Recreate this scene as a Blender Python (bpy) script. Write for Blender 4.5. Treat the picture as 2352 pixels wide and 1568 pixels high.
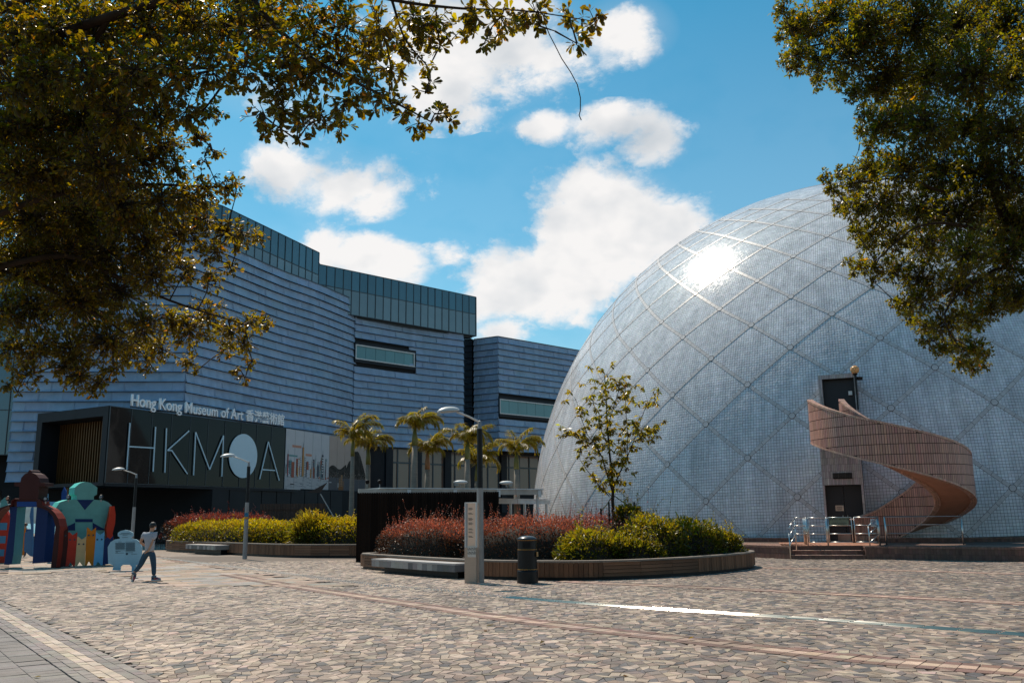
import bpy, math, random
import numpy as np
from mathutils import Vector, Matrix

for o in list(bpy.data.objects):
    bpy.data.objects.remove(o)
SC = bpy.context.scene
COL = SC.collection
rnd = random.Random(7)
rng = np.random.default_rng(11)
R = math.radians

# ---------------------------------------------------------------- camera
cam_data = bpy.data.cameras.new('camera')
cam_data.sensor_width = 36.0
cam_data.lens = 36.0 * 2060 / 2352
cam_data.clip_start = 0.1
cam_data.clip_end = 6000
cam = bpy.data.objects.new('camera', cam_data)
COL.objects.link(cam)
CAM_POS = Vector((0, 0, 1.75))
cam.matrix_world = Matrix.Translation(CAM_POS) @ Matrix.Rotation(math.pi / 2 + math.atan(402 / 2060), 4, 'X') @ Matrix.Rotation(-0.012, 4, 'Z')
SC.camera = cam

# ---------------------------------------------------------------- sun and sky
SUN_EL, SUN_AZ = R(57.5), R(33)          # azimuth counted from +Y towards -X
SUN_DIR = Vector((-math.sin(SUN_AZ) * math.cos(SUN_EL), math.cos(SUN_AZ) * math.cos(SUN_EL), math.sin(SUN_EL)))
sl = bpy.data.lights.new('sun', 'SUN')
sl.energy = 4.9
sl.angle = R(0.53)
sl.color = (1.0, 0.875, 0.73)
sun = bpy.data.objects.new('sun', sl)
COL.objects.link(sun)
sun.location = (-30, 40, 80)
sun.rotation_euler = SUN_DIR.to_track_quat('Z', 'Y').to_euler()

world = bpy.data.worlds.new('World')
SC.world = world
world.use_nodes = True


CLOUDS = [
    ((0.11,0.958,0.311), 0.115, 0.085, 1.25), ((0.164,0.958,0.311), 0.085, 0.055, 1.1), ((0.084,0.949,0.357), 0.055, 0.035, 0.9),
    ((0.042,0.968,0.26), 0.13, 0.065, 1.1), ((-0.012,0.973,0.236), 0.09, 0.035, 1.0), ((-0.005,0.98,0.201), 0.05, 0.03, 0.9),
    ((0.112,0.936,0.426), 0.085, 0.028, 0.75), ((0.16,0.94,0.406), 0.05, 0.038, 0.85), ((0.039,0.936,0.426), 0.05, 0.025, 0.75),
    ((-0.2,0.948,0.365), 0.115, 0.06, 0.95), ((-0.251,0.945,0.377), 0.06, 0.06, 0.95), ((-0.156,0.952,0.343), 0.06, 0.035, 0.85), ((-0.157,0.963,0.286), 0.115, 0.042, 0.95), ((-0.21,0.961,0.296), 0.05, 0.05, 0.95), ((-0.07,0.963,0.287), 0.05, 0.03, 0.7),
    ((-0.033,0.919,0.513), 0.14, 0.08, 0.8), ((-0.077,0.927,0.471), 0.08, 0.05, 0.7), ((0.049,0.922,0.498), 0.06, 0.035, 0.7), ((0.127,0.916,0.525), 0.06, 0.04, 0.75), ((-0.267,0.929,0.459), 0.14, 0.04, 0.5)]


def build_sky():
    nt = world.node_tree
    nt.nodes.clear()
    N, L = nt.nodes.new, nt.links.new
    out = N('ShaderNodeOutputWorld')
    bg = N('ShaderNodeBackground')
    bg.inputs['Strength'].default_value = 0.085
    L(bg.outputs[0], out.inputs[0])
    sky = N('ShaderNodeTexSky')
    sky.sky_type = 'NISHITA'
    sky.sun_disc = False
    sky.sun_elevation = SUN_EL
    sky.sun_rotation = -SUN_AZ
    sky.altitude = 0
    sky.air_density = 1.0
    sky.dust_density = 0.6
    sky.ozone_density = 2.5
    tint = N('ShaderNodeMix'); tint.data_type = 'RGBA'; tint.blend_type = 'MULTIPLY'
    L(sky.outputs[0], tint.inputs[6])
    tint.inputs[7].default_value = (0.27, 1.30, 1.38, 1)
    tc = N('ShaderNodeTexCoord')
    nz = N('ShaderNodeTexNoise'); nz.inputs['Scale'].default_value = 5.2
    nz.inputs['Detail'].default_value = 10.0; nz.inputs['Roughness'].default_value = 0.68
    nz.inputs['Distortion'].default_value = 0.15
    mp = N('ShaderNodeMapping'); mp.inputs['Scale'].default_value = (1, 1, 1.5)
    L(tc.outputs['Generated'], mp.inputs[0])
    L(mp.outputs[0], nz.inputs['Vector'])
    wide = N('ShaderNodeTexNoise'); wide.inputs['Scale'].default_value = 2.1
    wide.inputs['Detail'].default_value = 2.0
    L(mp.outputs[0], wide.inputs['Vector'])

    def m(op, a, b=None, c=None, clamp=False):
        n = N('ShaderNodeMath'); n.operation = op; n.use_clamp = clamp
        for i, v in enumerate((a, b, c)):
            if v is None:
                continue
            if isinstance(v, (int, float)):
                n.inputs[i].default_value = v
            else:
                L(v, n.inputs[i])
        return n.outputs[0]
    sep0 = N('ShaderNodeSeparateXYZ'); L(tc.outputs['Generated'], sep0.inputs[0])
    L(m('ADD', m('MULTIPLY', sep0.outputs['Z'], 3.0, clamp=True), 0.35, clamp=True), tint.inputs[0])
    # cumulus clouds: direction, angular half-width and half-height (radians)
    clouds = CLOUDS
    cover = None
    for (dx, dy, dz), w, h, amt in clouds:
        dvec = Vector((dx, dy, dz)).normalized()
        side = dvec.cross(Vector((0, 0, 1))).normalized()
        up = side.cross(dvec)
        vals = []
        for ax, s in ((side, w), (up, h)):
            dt = N('ShaderNodeVectorMath'); dt.operation = 'DOT_PRODUCT'
            L(tc.outputs['Generated'], dt.inputs[0]); dt.inputs[1].default_value = ax / s
            vals.append(m('POWER', dt.outputs['Value'], 2.0))
        fr = N('ShaderNodeVectorMath'); fr.operation = 'DOT_PRODUCT'
        L(tc.outputs['Generated'], fr.inputs[0]); fr.inputs[1].default_value = dvec
        front = m('GREATER_THAN', fr.outputs['Value'], 0.0)
        d2 = m('ADD', vals[0], vals[1])
        mask = m('MULTIPLY', m('MULTIPLY', m('SUBTRACT', 1.0, m('MULTIPLY', m('SQRT', d2), 0.90), clamp=True), amt), front)
        cover = mask if cover is None else m('MAXIMUM', cover, mask)
    # away from the named clouds the same kind of broken cumulus goes on round the sky
    gen = m('MULTIPLY', m('SUBTRACT', wide.outputs['Fac'], 0.54, clamp=True), 2.6)
    sepn = N('ShaderNodeSeparateXYZ'); L(tc.outputs['Generated'], sepn.inputs[0])
    fwd = m('SUBTRACT', 1.0, m('MULTIPLY', m('SUBTRACT', sepn.outputs['Y'], 0.35, clamp=True), 3.0), clamp=True)
    cover = m('MAXIMUM', cover, m('MULTIPLY', gen, fwd))
    vo = N('ShaderNodeTexVoronoi'); vo.feature = 'F1'; vo.inputs['Scale'].default_value = 15.0
    vo.inputs['Detail'].default_value = 3.0; vo.inputs['Roughness'].default_value = 0.55; vo.normalize = True
    wob = N('ShaderNodeVectorMath'); wob.operation = 'MULTIPLY_ADD'
    L(nz.outputs['Color'], wob.inputs[0]); wob.inputs[1].default_value = (0.12, 0.12, 0.12); L(mp.outputs[0], wob.inputs[2])
    L(wob.outputs[0], vo.inputs['Vector'])
    puff = m('MULTIPLY', m('SUBTRACT', 0.42, vo.outputs['Distance']), 1.15)
    dens = m('SUBTRACT', m('ADD', m('ADD', cover, puff), m('MULTIPLY', m('SUBTRACT', nz.outputs['Fac'], 0.5), 2.0)), 0.36)
    alpha = N('ShaderNodeMapRange'); alpha.interpolation_type = 'SMOOTHSTEP'
    alpha.inputs['From Min'].default_value = 0.0; alpha.inputs['From Max'].default_value = 0.42
    L(dens, alpha.inputs['Value'])
    afac = m('MULTIPLY', alpha.outputs[0], m('GREATER_THAN', cover, 0.02))
    # cloud body: thin edges white, thick undersides greyer
    cr = N('ShaderNodeValToRGB')
    e = cr.color_ramp.elements
    e[0].position = 0.20; e[0].color = (11.2, 10.9, 10.7, 1)
    e[1].position = 0.95; e[1].color = (6.5, 7.1, 7.7, 1)
    n2 = N('ShaderNodeTexNoise'); n2.inputs['Scale'].default_value = 7.0; n2.inputs['Detail'].default_value = 6
    L(mp.outputs[0], n2.inputs['Vector'])
    # billows are brighter on the side that faces the sun
    nl = N('ShaderNodeTexNoise'); nl.inputs['Scale'].default_value = 5.2; nl.inputs['Detail'].default_value = 4.0
    mo = N('ShaderNodeVectorMath'); mo.operation = 'ADD'; mo.inputs[1].default_value = SUN_DIR * 0.035
    L(mp.outputs[0], mo.inputs[0]); L(mo.outputs[0], nl.inputs['Vector'])
    nl0 = N('ShaderNodeTexNoise'); nl0.inputs['Scale'].default_value = 5.2; nl0.inputs['Detail'].default_value = 4.0
    L(mp.outputs[0], nl0.inputs['Vector'])
    side_ = m('MULTIPLY', m('SUBTRACT', nl.outputs['Fac'], nl0.outputs['Fac']), 3.2)
    body = m('ADD', m('MULTIPLY', dens, 0.30), m('MULTIPLY', m('SUBTRACT', n2.outputs['Fac'], 0.45), 1.5))
    L(m('ADD', m('ADD', body, side_), m('MULTIPLY', vo.outputs['Distance'], 0.35)), cr.inputs[0])
    # thin veil over the whole sky in front (the photo's sky is milky low down)
    veil = m('MULTIPLY', m('SUBTRACT', 1.0, m('MULTIPLY', sepn.outputs['Z'], 1.75), clamp=True), 0.50)
    v2 = m('MULTIPLY', m('SUBTRACT', wide.outputs['Fac'], 0.35, clamp=True), 0.25)
    halo = m('MULTIPLY', m('POWER', m('MINIMUM', m('MAXIMUM', cover, 0.0), 1.0), 0.7), 0.30)
    thin = m('MAXIMUM', halo, m('MULTIPLY', veil, m('ADD', v2, 0.6)))
    afac2 = m('ADD', thin, m('MULTIPLY', m('MULTIPLY', afac, 0.97), m('SUBTRACT', 1.0, thin)))
    mx = N('ShaderNodeMix'); mx.data_type = 'RGBA'
    L(afac2, mx.inputs[0]); L(tint.outputs[2], mx.inputs[6]); L(cr.outputs[0], mx.inputs[7])
    L(mx.outputs[2], bg.inputs['Color'])


build_sky()



SC.view_settings.view_transform = 'Standard'
SC.view_settings.look = 'None'
SC.view_settings.gamma = 1.0
SC.view_settings.use_curve_mapping = False
SC.view_settings.exposure = 0.0
SC.render.engine = 'CYCLES'
SC.cycles.max_bounces = 8
SC.cycles.transparent_max_bounces = 8


# ---------------------------------------------------------------- materials
def principled(name):
    m = bpy.data.materials.new(name)
    m.use_nodes = True
    return m, m.node_tree, m.node_tree.nodes['Principled BSDF']


def mat(name, col, rough=0.6, metal=0.0, var=0.12, scale=4.0, bump=0.0, attr=False, stain=0.0, spec=0.5, emit=None, stretch=None, bscale=None, rand=0.0, coat=0.0, streak=0.0):
    """Procedural material: base colour broken up by noise, optionally times the mesh's own 'col' attribute."""
    m, nt, b = principled(name)
    N, L = nt.nodes.new, nt.links.new
    tc = N('ShaderNodeTexCoord')
    src = tc.outputs['Object']
    if stretch:
        mp = N('ShaderNodeMapping'); mp.inputs['Scale'].default_value = stretch
        L(src, mp.inputs[0]); src = mp.outputs[0]
    nz = N('ShaderNodeTexNoise'); nz.inputs['Scale'].default_value = scale
    nz.inputs['Detail'].default_value = 6; nz.inputs['Roughness'].default_value = 0.6
    L(src, nz.inputs['Vector'])
    mr = N('ShaderNodeMapRange')
    mr.inputs['From Min'].default_value = 0.25; mr.inputs['From Max'].default_value = 0.75
    mr.inputs['To Min'].default_value = 1 - var; mr.inputs['To Max'].default_value = 1 + var
    L(nz.outputs['Fac'], mr.inputs['Value'])
    fac = mr.outputs[0]
    if streak:
        mp2 = N('ShaderNodeMapping'); mp2.inputs['Scale'].default_value = (1.6, 1.6, 0.12)
        L(tc.outputs['Object'], mp2.inputs[0])
        n3 = N('ShaderNodeTexNoise'); n3.inputs['Scale'].default_value = 1.3; n3.inputs['Detail'].default_value = 5
        L(mp2.outputs[0], n3.inputs['Vector'])
        m3 = N('ShaderNodeMapRange'); m3.inputs['From Min'].default_value = 0.3; m3.inputs['From Max'].default_value = 0.7
        m3.inputs['To Min'].default_value = 1 - streak; m3.inputs['To Max'].default_value = 1 + streak * 0.4
        L(n3.outputs['Fac'], m3.inputs['Value'])
        mm = N('ShaderNodeMath'); mm.operation = 'MULTIPLY'; L(fac, mm.inputs[0]); L(m3.outputs[0], mm.inputs[1]); fac = mm.outputs[0]
    if rand:
        oi = N('ShaderNodeObjectInfo')
        m4 = N('ShaderNodeMapRange'); m4.inputs['To Min'].default_value = 1 - rand; m4.inputs['To Max'].default_value = 1 + rand
        L(oi.outputs['Random'], m4.inputs['Value'])
        mm = N('ShaderNodeMath'); mm.operation = 'MULTIPLY'; L(fac, mm.inputs[0]); L(m4.outputs[0], mm.inputs[1]); fac = mm.outputs[0]
    if stain:          # old stains and worn tracks that run across many pieces
        ge = N('ShaderNodeNewGeometry')
        for sc_, lo_, am_ in ((0.28, 0.35, stain), (1.5, 0.42, stain * 0.8)):
            ns = N('ShaderNodeTexNoise'); ns.inputs['Scale'].default_value = sc_; ns.inputs['Detail'].default_value = 7; ns.inputs['Roughness'].default_value = 0.62
            L(ge.outputs['Position'], ns.inputs['Vector'])
            m5 = N('ShaderNodeMapRange'); m5.inputs['From Min'].default_value = lo_; m5.inputs['From Max'].default_value = lo_ + 0.2
            m5.inputs['To Min'].default_value = 1 - am_; m5.inputs['To Max'].default_value = 1.04
            L(ns.outputs['Fac'], m5.inputs['Value'])
            mm = N('ShaderNodeMath'); mm.operation = 'MULTIPLY'; L(fac, mm.inputs[0]); L(m5.outputs[0], mm.inputs[1]); fac = mm.outputs[0]
    vm = N('ShaderNodeVectorMath'); vm.operation = 'SCALE'
    if attr:
        at = N('ShaderNodeAttribute'); at.attribute_name = 'col'
        L(at.outputs['Color'], vm.inputs[0])
    else:
        vm.inputs[0].default_value = col[:3]
    L(fac, vm.inputs['Scale'])
    L(vm.outputs[0], b.inputs['Base Color'])
    b.inputs['Roughness'].default_value = rough
    b.inputs['Metallic'].default_value = metal
    b.inputs['Specular IOR Level'].default_value = spec
    if coat:
        b.inputs['Coat Weight'].default_value = coat
        b.inputs['Coat Roughness'].default_value = 0.12
    if emit:
        b.inputs['Emission Color'].default_value = (*emit[:3], 1)
        b.inputs['Emission Strength'].default_value = emit[3]
    if bump:
        bp = N('ShaderNodeBump'); bp.inputs['Strength'].default_value = bump
        bp.inputs['Distance'].default_value = 0.02
        nb = N('ShaderNodeTexNoise'); nb.inputs['Scale'].default_value = bscale or scale * 6
        nb.inputs['Detail'].default_value = 5
        L(src, nb.inputs['Vector'])
        L(nb.outputs['Fac'], bp.inputs['Height'])
        L(bp.outputs[0], b.inputs['Normal'])
    return m


def leaf_mat(name, trans=0.45, tcol=(2.6, 2.0, 0.6), rough=0.38, spec=0.5):
    """Leaf: colour from the mesh's 'col' attribute (or a per-object shade), light passes through it."""
    m, nt, b = principled(name)
    N, L = nt.nodes.new, nt.links.new
    out = nt.nodes['Material Output']
    at = N('ShaderNodeAttribute'); at.attribute_name = 'col'
    L(at.outputs['Color'], b.inputs['Base Color'])
    b.inputs['Roughness'].default_value = rough
    b.inputs['Specular IOR Level'].default_value = spec
    tr = N('ShaderNodeBsdfTranslucent')
    vm = N('ShaderNodeVectorMath'); vm.operation = 'MULTIPLY'
    L(at.outputs['Color'], vm.inputs[0]); vm.inputs[1].default_value = tcol
    L(vm.outputs[0], tr.inputs['Color'])
    mx = N('ShaderNodeMixShader'); mx.inputs[0].default_value = trans
    L(b.outputs[0], mx.inputs[1]); L(tr.outputs[0], mx.inputs[2])
    L(mx.outputs[0], out.inputs['Surface'])
    return m


def glass_mat(name, col, rough=0.04, var=0.25, wav=0.0, spec=0.8):
    """Dark glazing seen from outside: mirror-like coat over a dim interior, with slightly uneven panes."""
    m, nt, b = principled(name)
    N, L = nt.nodes.new, nt.links.new
    oi = N('ShaderNodeObjectInfo')
    tc = N('ShaderNodeTexCoord')
    nz = N('ShaderNodeTexNoise'); nz.inputs['Scale'].default_value = 0.6; nz.inputs['Detail'].default_value = 3
    L(tc.outputs['Object'], nz.inputs['Vector'])
    mr = N('ShaderNodeMapRange'); mr.inputs['To Min'].default_value = 1 - var; mr.inputs['To Max'].default_value = 1 + var
    ad = N('ShaderNodeMath'); ad.operation = 'ADD'; L(oi.outputs['Random'], ad.inputs[0]); L(nz.outputs['Fac'], ad.inputs[1])
    ha = N('ShaderNodeMath'); ha.operation = 'MULTIPLY'; L(ad.outputs[0], ha.inputs[0]); ha.inputs[1].default_value = 0.5
    L(ha.outputs[0], mr.inputs['Value'])
    vm = N('ShaderNodeVectorMath'); vm.operation = 'SCALE'; vm.inputs[0].default_value = col
    L(mr.outputs[0], vm.inputs['Scale'])
    L(vm.outputs[0], b.inputs['Base Color'])
    b.inputs['Roughness'].default_value = rough
    b.inputs['Specular IOR Level'].default_value = spec
    b.inputs['IOR'].default_value = 1.52
    if wav:
        bp = N('ShaderNodeBump'); bp.inputs['Strength'].default_value = wav; bp.inputs['Distance'].default_value = 0.05
        n2 = N('ShaderNodeTexNoise'); n2.inputs['Scale'].default_value = 0.9
        L(tc.outputs['Object'], n2.inputs['Vector']); L(n2.outputs['Fac'], bp.inputs['Height'])
        L(bp.outputs[0], b.inputs['Normal'])
    return m


# ---------------------------------------------------------------- mesh helpers
def link(name, me, parent=None):
    o = bpy.data.objects.new(name, me)
    COL.objects.link(o)
    if parent is not None:
        o.parent = parent
    return o


def thing(name, label, cat, loc=(0, 0, 0), group=None, rotz=0.0):
    o = bpy.data.objects.new(name, None)
    COL.objects.link(o)
    o.empty_display_size = 0.3
    o.location = loc
    o.rotation_euler = (0, 0, rotz)
    return tag(o, label, cat, group)


def tag(o, label, cat, group=None):
    o['label'] = label
    o['category'] = cat
    if group:
        o['group'] = group
    return o


def kind(o, k):
    o['kind'] = k
    return o


def mesh_np(name, V, F, mats, cols=None, smooth=False, mi=None):
    """Mesh from numpy arrays; F is (n,3) or (n,4)."""
    me = bpy.data.meshes.new(name)
    V = np.asarray(V, np.float32).reshape(-1, 3); F = np.asarray(F, np.int32)
    n, k = F.shape
    me.vertices.add(len(V)); me.vertices.foreach_set('co', V.ravel())
    me.loops.add(n * k); me.loops.foreach_set('vertex_index', F.ravel())
    me.polygons.add(n)
    me.polygons.foreach_set('loop_start', np.arange(0, n * k, k, dtype=np.int32))
    if not isinstance(mats, (list, tuple)):
        mats = [mats]
    for m_ in mats:
        me.materials.append(m_)
    if mi is not None:
        me.polygons.foreach_set('material_index', np.asarray(mi, np.int32))
    me.polygons.foreach_set('use_smooth', np.full(n, smooth))
    me.update(calc_edges=True)
    if cols is not None:
        a = me.attributes.new('col', 'FLOAT_COLOR', 'FACE')
        c = np.ones((n, 4), np.float32); c[:, :3] = cols
        a.data.foreach_set('color', c.ravel())
    return me


class MB:
    """Collects simple solids and links them as one mesh object. Points are given relative to self.o."""
    def __init__(self, origin=(0, 0, 0)):
        self.v, self.f, self.c, self.mi = [], [], [], []
        self.o = Vector(origin)

    def add(self, verts, faces, col=None, mi=0):
        b = len(self.v)
        self.v.extend(tuple(Vector(p) - self.o) for p in verts)
        for f in faces:
            self.f.append(tuple(b + i for i in f)); self.c.append(col); self.mi.append(mi)
        return self

    def box(self, x0, x1, y0, y1, z0, z1, col=None, mi=0):
        return self.add([(x0, y0, z0), (x1, y0, z0), (x1, y1, z0), (x0, y1, z0), (x0, y0, z1), (x1, y0, z1), (x1, y1, z1), (x0, y1, z1)],
                        [(3, 2, 1, 0), (4, 5, 6, 7), (0, 1, 5, 4), (1, 2, 6, 5), (2, 3, 7, 6), (3, 0, 4, 7)], col, mi)

    def obox(self, c, a, b, h, col=None, mi=0):
        """Box from centre and three half-extent vectors."""
        c, a, b, h = Vector(c), Vector(a), Vector(b), Vector(h)
        p = [c - a - b - h, c + a - b - h, c + a + b - h, c - a + b - h, c - a - b + h, c + a - b + h, c + a + b + h, c - a + b + h]
        return self.add(p, [(3, 2, 1, 0), (4, 5, 6, 7), (0, 1, 5, 4), (1, 2, 6, 5), (2, 3, 7, 6), (3, 0, 4, 7)], col, mi)

    def prism(self, poly, off, col=None, mi=0):
        off = Vector(off); n = len(poly)
        p = [Vector(q) for q in poly]; q = [a + off for a in p]
        self.add(p + q, [tuple(range(n - 1, -1, -1)), tuple(range(n, 2 * n))] + [(i, (i + 1) % n, n + (i + 1) % n, n + i) for i in range(n)], col, mi)
        return self

    def tube(self, pts, rad, n=8, cap=True, col=None, mi=0):
        pts = [Vector(p) for p in pts]
        if not isinstance(rad, (list, tuple)):
            rad = [rad] * len(pts)
        vs, ref = [], None
        for i, p in enumerate(pts):
            t = (pts[min(i + 1, len(pts) - 1)] - pts[max(i - 1, 0)])
            if t.length < 1e-9:
                t = Vector((0, 0, 1))
            t.normalize()
            if ref is None:
                ref = Vector((1, 0, 0)) if abs(t.x) < 0.8 else Vector((0, 1, 0))
            a = (ref - t * ref.dot(t)).normalized(); b = t.cross(a); ref = a
            vs += [p + (a * math.cos(2 * math.pi * k / n) + b * math.sin(2 * math.pi * k / n)) * rad[i] for k in range(n)]
        fs = [(i * n + k, i * n + (k + 1) % n, (i + 1) * n + (k + 1) % n, (i + 1) * n + k) for i in range(len(pts) - 1) for k in range(n)]
        if cap:
            fs += [tuple(range(n - 1, -1, -1)), tuple(range((len(pts) - 1) * n, len(pts) * n))]
        return self.add(vs, fs, col, mi)

    def lathe(self, prof, c=(0, 0, 0), n=20, col=None, mi=0):
        c = Vector(c)
        vs = [c + Vector((r * math.cos(2 * math.pi * k / n), r * math.sin(2 * math.pi * k / n), z)) for r, z in prof for k in range(n)]
        fs = [(i * n + k, i * n + (k + 1) % n, (i + 1) * n + (k + 1) % n, (i + 1) * n + k) for i in range(len(prof) - 1) for k in range(n)]
        fs += [tuple(range(n - 1, -1, -1)), tuple(range((len(prof) - 1) * n, len(prof) * n))]
        return self.add(vs, fs, col, mi)

    def ball(self, c, r, nu=16, nv=10, sc=(1, 1, 1), col=None, mi=0):
        c = Vector(c)
        vs = []
        for j in range(nv + 1):
            th = math.pi * j / nv
            for i in range(nu):
                ph = 2 * math.pi * i / nu
                vs.append(c + Vector((r * sc[0] * math.sin(th) * math.cos(ph), r * sc[1] * math.sin(th) * math.sin(ph), r * sc[2] * math.cos(th))))
        fs = [(j * nu + i, (j + 1) * nu + i, (j + 1) * nu + (i + 1) % nu, j * nu + (i + 1) % nu) for j in range(nv) for i in range(nu)]
        return self.add(vs, fs, col, mi)

    def mesh(self, name, mats, smooth=False):
        me = bpy.data.meshes.new(name)
        me.from_pydata(self.v, [], self.f)
        if not isinstance(mats, (list, tuple)):
            mats = [mats]
        for m_ in mats:
            me.materials.append(m_)
        me.polygons.foreach_set('material_index', self.mi)
        me.polygons.foreach_set('use_smooth', [smooth] * len(self.f))
        if any(c is not None for c in self.c):
            a = me.attributes.new('col', 'FLOAT_COLOR', 'FACE')
            a.data.foreach_set('color', [x for c in self.c for x in ((*c[:3], 1.0) if c is not None else (0.5, 0.5, 0.5, 1.0))])
        me.update()
        return me

    def build(self, name, mats, parent=None, smooth=False):
        o = link(name, self.mesh(name, mats, smooth), parent)
        if parent is None:
            o.location = self.o
        else:
            o.location = self.o - Vector(world_loc(parent))
        return o


def world_loc(o):
    p = Vector((0, 0, 0))
    while o is not None:
        p += Vector(o.location); o = o.parent
    return p


def solid(name, mats, parent=None, origin=None, smooth=False):
    """Small helper: with solid(...) as b: ... is not needed; returns an MB whose origin is the parent's place."""
    return MB(world_loc(parent) if parent is not None and origin is None else (origin or (0, 0, 0)))


def plates(P, Nn, h):
    """Tiles: P is (n,4,3) corner points, Nn (n,4,3) outward normals, h plate height. -> V, F (five quads per tile)."""
    n = len(P)
    V = np.concatenate([P - Nn * 0.002, P + Nn * h], axis=1)
    base = (np.arange(n) * 8)[:, None, None]
    q = np.array([[4, 5, 6, 7], [0, 1, 5, 4], [1, 2, 6, 5], [2, 3, 7, 6], [3, 0, 4, 7]])[None]
    return V.reshape(-1, 3), (base + q).reshape(-1, 4)


def jitter_cols(base, n, amt=0.1, hue=0.03):
    base = np.asarray(base, float)
    c = np.tile(base, (n, 1)) * (1 + amt * rng.standard_normal((n, 1))) * (1 + hue * rng.standard_normal((n, 3)))
    return np.clip(c, 0.004, 0.95)


def catmull(pts, per=8):
    P = [np.array(p, float) for p in pts]
    P = [2 * P[0] - P[1]] + P + [2 * P[-1] - P[-2]]
    out = []
    for i in range(1, len(P) - 2):
        for k in range(per):
            t = k / per
            a, b, c, d = P[i - 1], P[i], P[i + 1], P[i + 2]
            out.append(0.5 * ((2 * b) + (-a + c) * t + (2 * a - 5 * b + 4 * c - d) * t * t + (-a + 3 * b - 3 * c + d) * t ** 3))
    out.append(P[-2])
    return np.array(out)


class Path2:
    """Plan curve by arc length."""
    def __init__(self, pts, smooth=True, per=10):
        p = np.array([q[:2] for q in pts], float)
        self.p = catmull(p, per) if smooth else p
        self.s = np.concatenate([[0], np.cumsum(np.linalg.norm(np.diff(self.p, axis=0), axis=1))])
        self.L = self.s[-1]

    def at(self, s):
        s = np.asarray(s, float)
        return np.stack([np.interp(s, self.s, self.p[:, 0]), np.interp(s, self.s, self.p[:, 1])], -1)

    def nrm(self, s):
        """Right-hand normal of the walking direction."""
        t = self.at(np.minimum(np.asarray(s) + 0.05, self.L)) - self.at(np.maximum(np.asarray(s) - 0.05, 0))
        t = t / np.linalg.norm(t, axis=-1, keepdims=True)
        return np.stack([t[..., 1], -t[..., 0]], -1)

    def find(self, q):
        """Arc length of the curve's point nearest to q."""
        i = np.argmin(((self.p - np.array(q[:2])) ** 2).sum(1))
        return self.s[i]

# ---------------------------------------------------------------- shared materials
M = {}
M['joint'] = mat('sandy_joint', (0.165, 0.13, 0.105), 0.95, var=0.3, scale=30)
M['far_paving'] = mat('far_paving', (0.27, 0.215, 0.172), 0.85, stain=0.2, var=0.35, scale=5.0, bump=0.3)
M['stone'] = mat('paving_stone', (0.3, 0.3, 0.3), 0.72, var=0.16, scale=18, bump=0.35, attr=True, stain=0.26, bscale=60, spec=0.4)
M['tile'] = mat('glazed_tile', (0.5, 0.5, 0.5), 0.42, var=0.08, scale=7, attr=True)
M['brick'] = mat('clay_tile', (0.3, 0.15, 0.1), 0.75, var=0.18, scale=9, bump=0.2, attr=True)
M['grout'] = mat('dark_grout', (0.06, 0.055, 0.052), 0.9, var=0.2, scale=10)
M['steel'] = mat('brushed_steel', (0.62, 0.60, 0.57), 0.28, 1.0, var=0.08, scale=20, stretch=(1, 1, 0.1))
M['black_metal'] = mat('black_metal', (0.006, 0.007, 0.009), 0.45, 0.0, spec=0.3, var=0.2, scale=8)
M['grey_metal'] = mat('grey_metal', (0.36, 0.36, 0.36), 0.45, 0.55, var=0.12, scale=6, streak=0.12)
M['white_metal'] = mat('white_metal', (0.72, 0.72, 0.70), 0.45, var=0.08, scale=3, streak=0.15)
M['soil'] = mat('soil', (0.035, 0.026, 0.018), 0.95, var=0.4, scale=20, bump=0.6)
M['plain'] = mat('painted', (0.5, 0.5, 0.5), 0.6, var=0.10, scale=3, attr=True, spec=0.22, streak=0.10)

# ---------------------------------------------------------------- ground, water, far hills
b = MB()
b.add([(-2500, -300, -0.03), (2500, -300, -0.03), (2500, 2500, -0.03), (-2500, 2500, -0.03)], [(0, 1, 2, 3)])
kind(b.build('ground', M['far_paving']), 'structure')

wm, wnt, wb = principled('harbour_water')
wb.inputs['Base Color'].default_value = (0.03, 0.09, 0.11, 1); wb.inputs['Roughness'].default_value = 0.18
_n = wnt.nodes.new('ShaderNodeTexNoise'); _n.inputs['Scale'].default_value = 0.6; _n.inputs['Detail'].default_value = 5
_b = wnt.nodes.new('ShaderNodeBump'); _b.inputs['Strength'].default_value = 0.7; _b.inputs['Distance'].default_value = 0.5
_t = wnt.nodes.new('ShaderNodeTexCoord')
wnt.links.new(_t.outputs['Object'], _n.inputs['Vector']); wnt.links.new(_n.outputs['Fac'], _b.inputs['Height']); wnt.links.new(_b.outputs[0], wb.inputs['Normal'])
b = MB()
b.add([(-2500, 150, -0.02), (-20, 150, -0.02), (-20, 2500, -0.02), (-2500, 2500, -0.02)], [(0, 1, 2, 3)])
kind(b.build('water', wm), 'structure')

hm = mat('wooded_hill', (0.045, 0.085, 0.10), 0.95, var=0.4, scale=0.02, bump=0.5)
xs = np.linspace(-2600, 700, 90)
prof = 60 + 38 * np.sin(xs * 0.004 + 1) + 22 * np.sin(xs * 0.013) + 10 * np.sin(xs * 0.041 + 2)
V, F = [], []
for i, x in enumerate(xs):
    for dy, k in ((0, 0.0), (90, 0.55), (220, 1.0), (600, 0.3)):
        V.append((x, 1700 + dy, -1 + prof[i] * k))
for i in range(len(xs) - 1):
    for k in range(3):
        F.append((i * 4 + k, i * 4 + 4 + k, i * 4 + 5 + k, i * 4 + 1 + k))
kind(link('hills', mesh_np('hills', V, F, hm, smooth=True)), 'structure')

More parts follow.
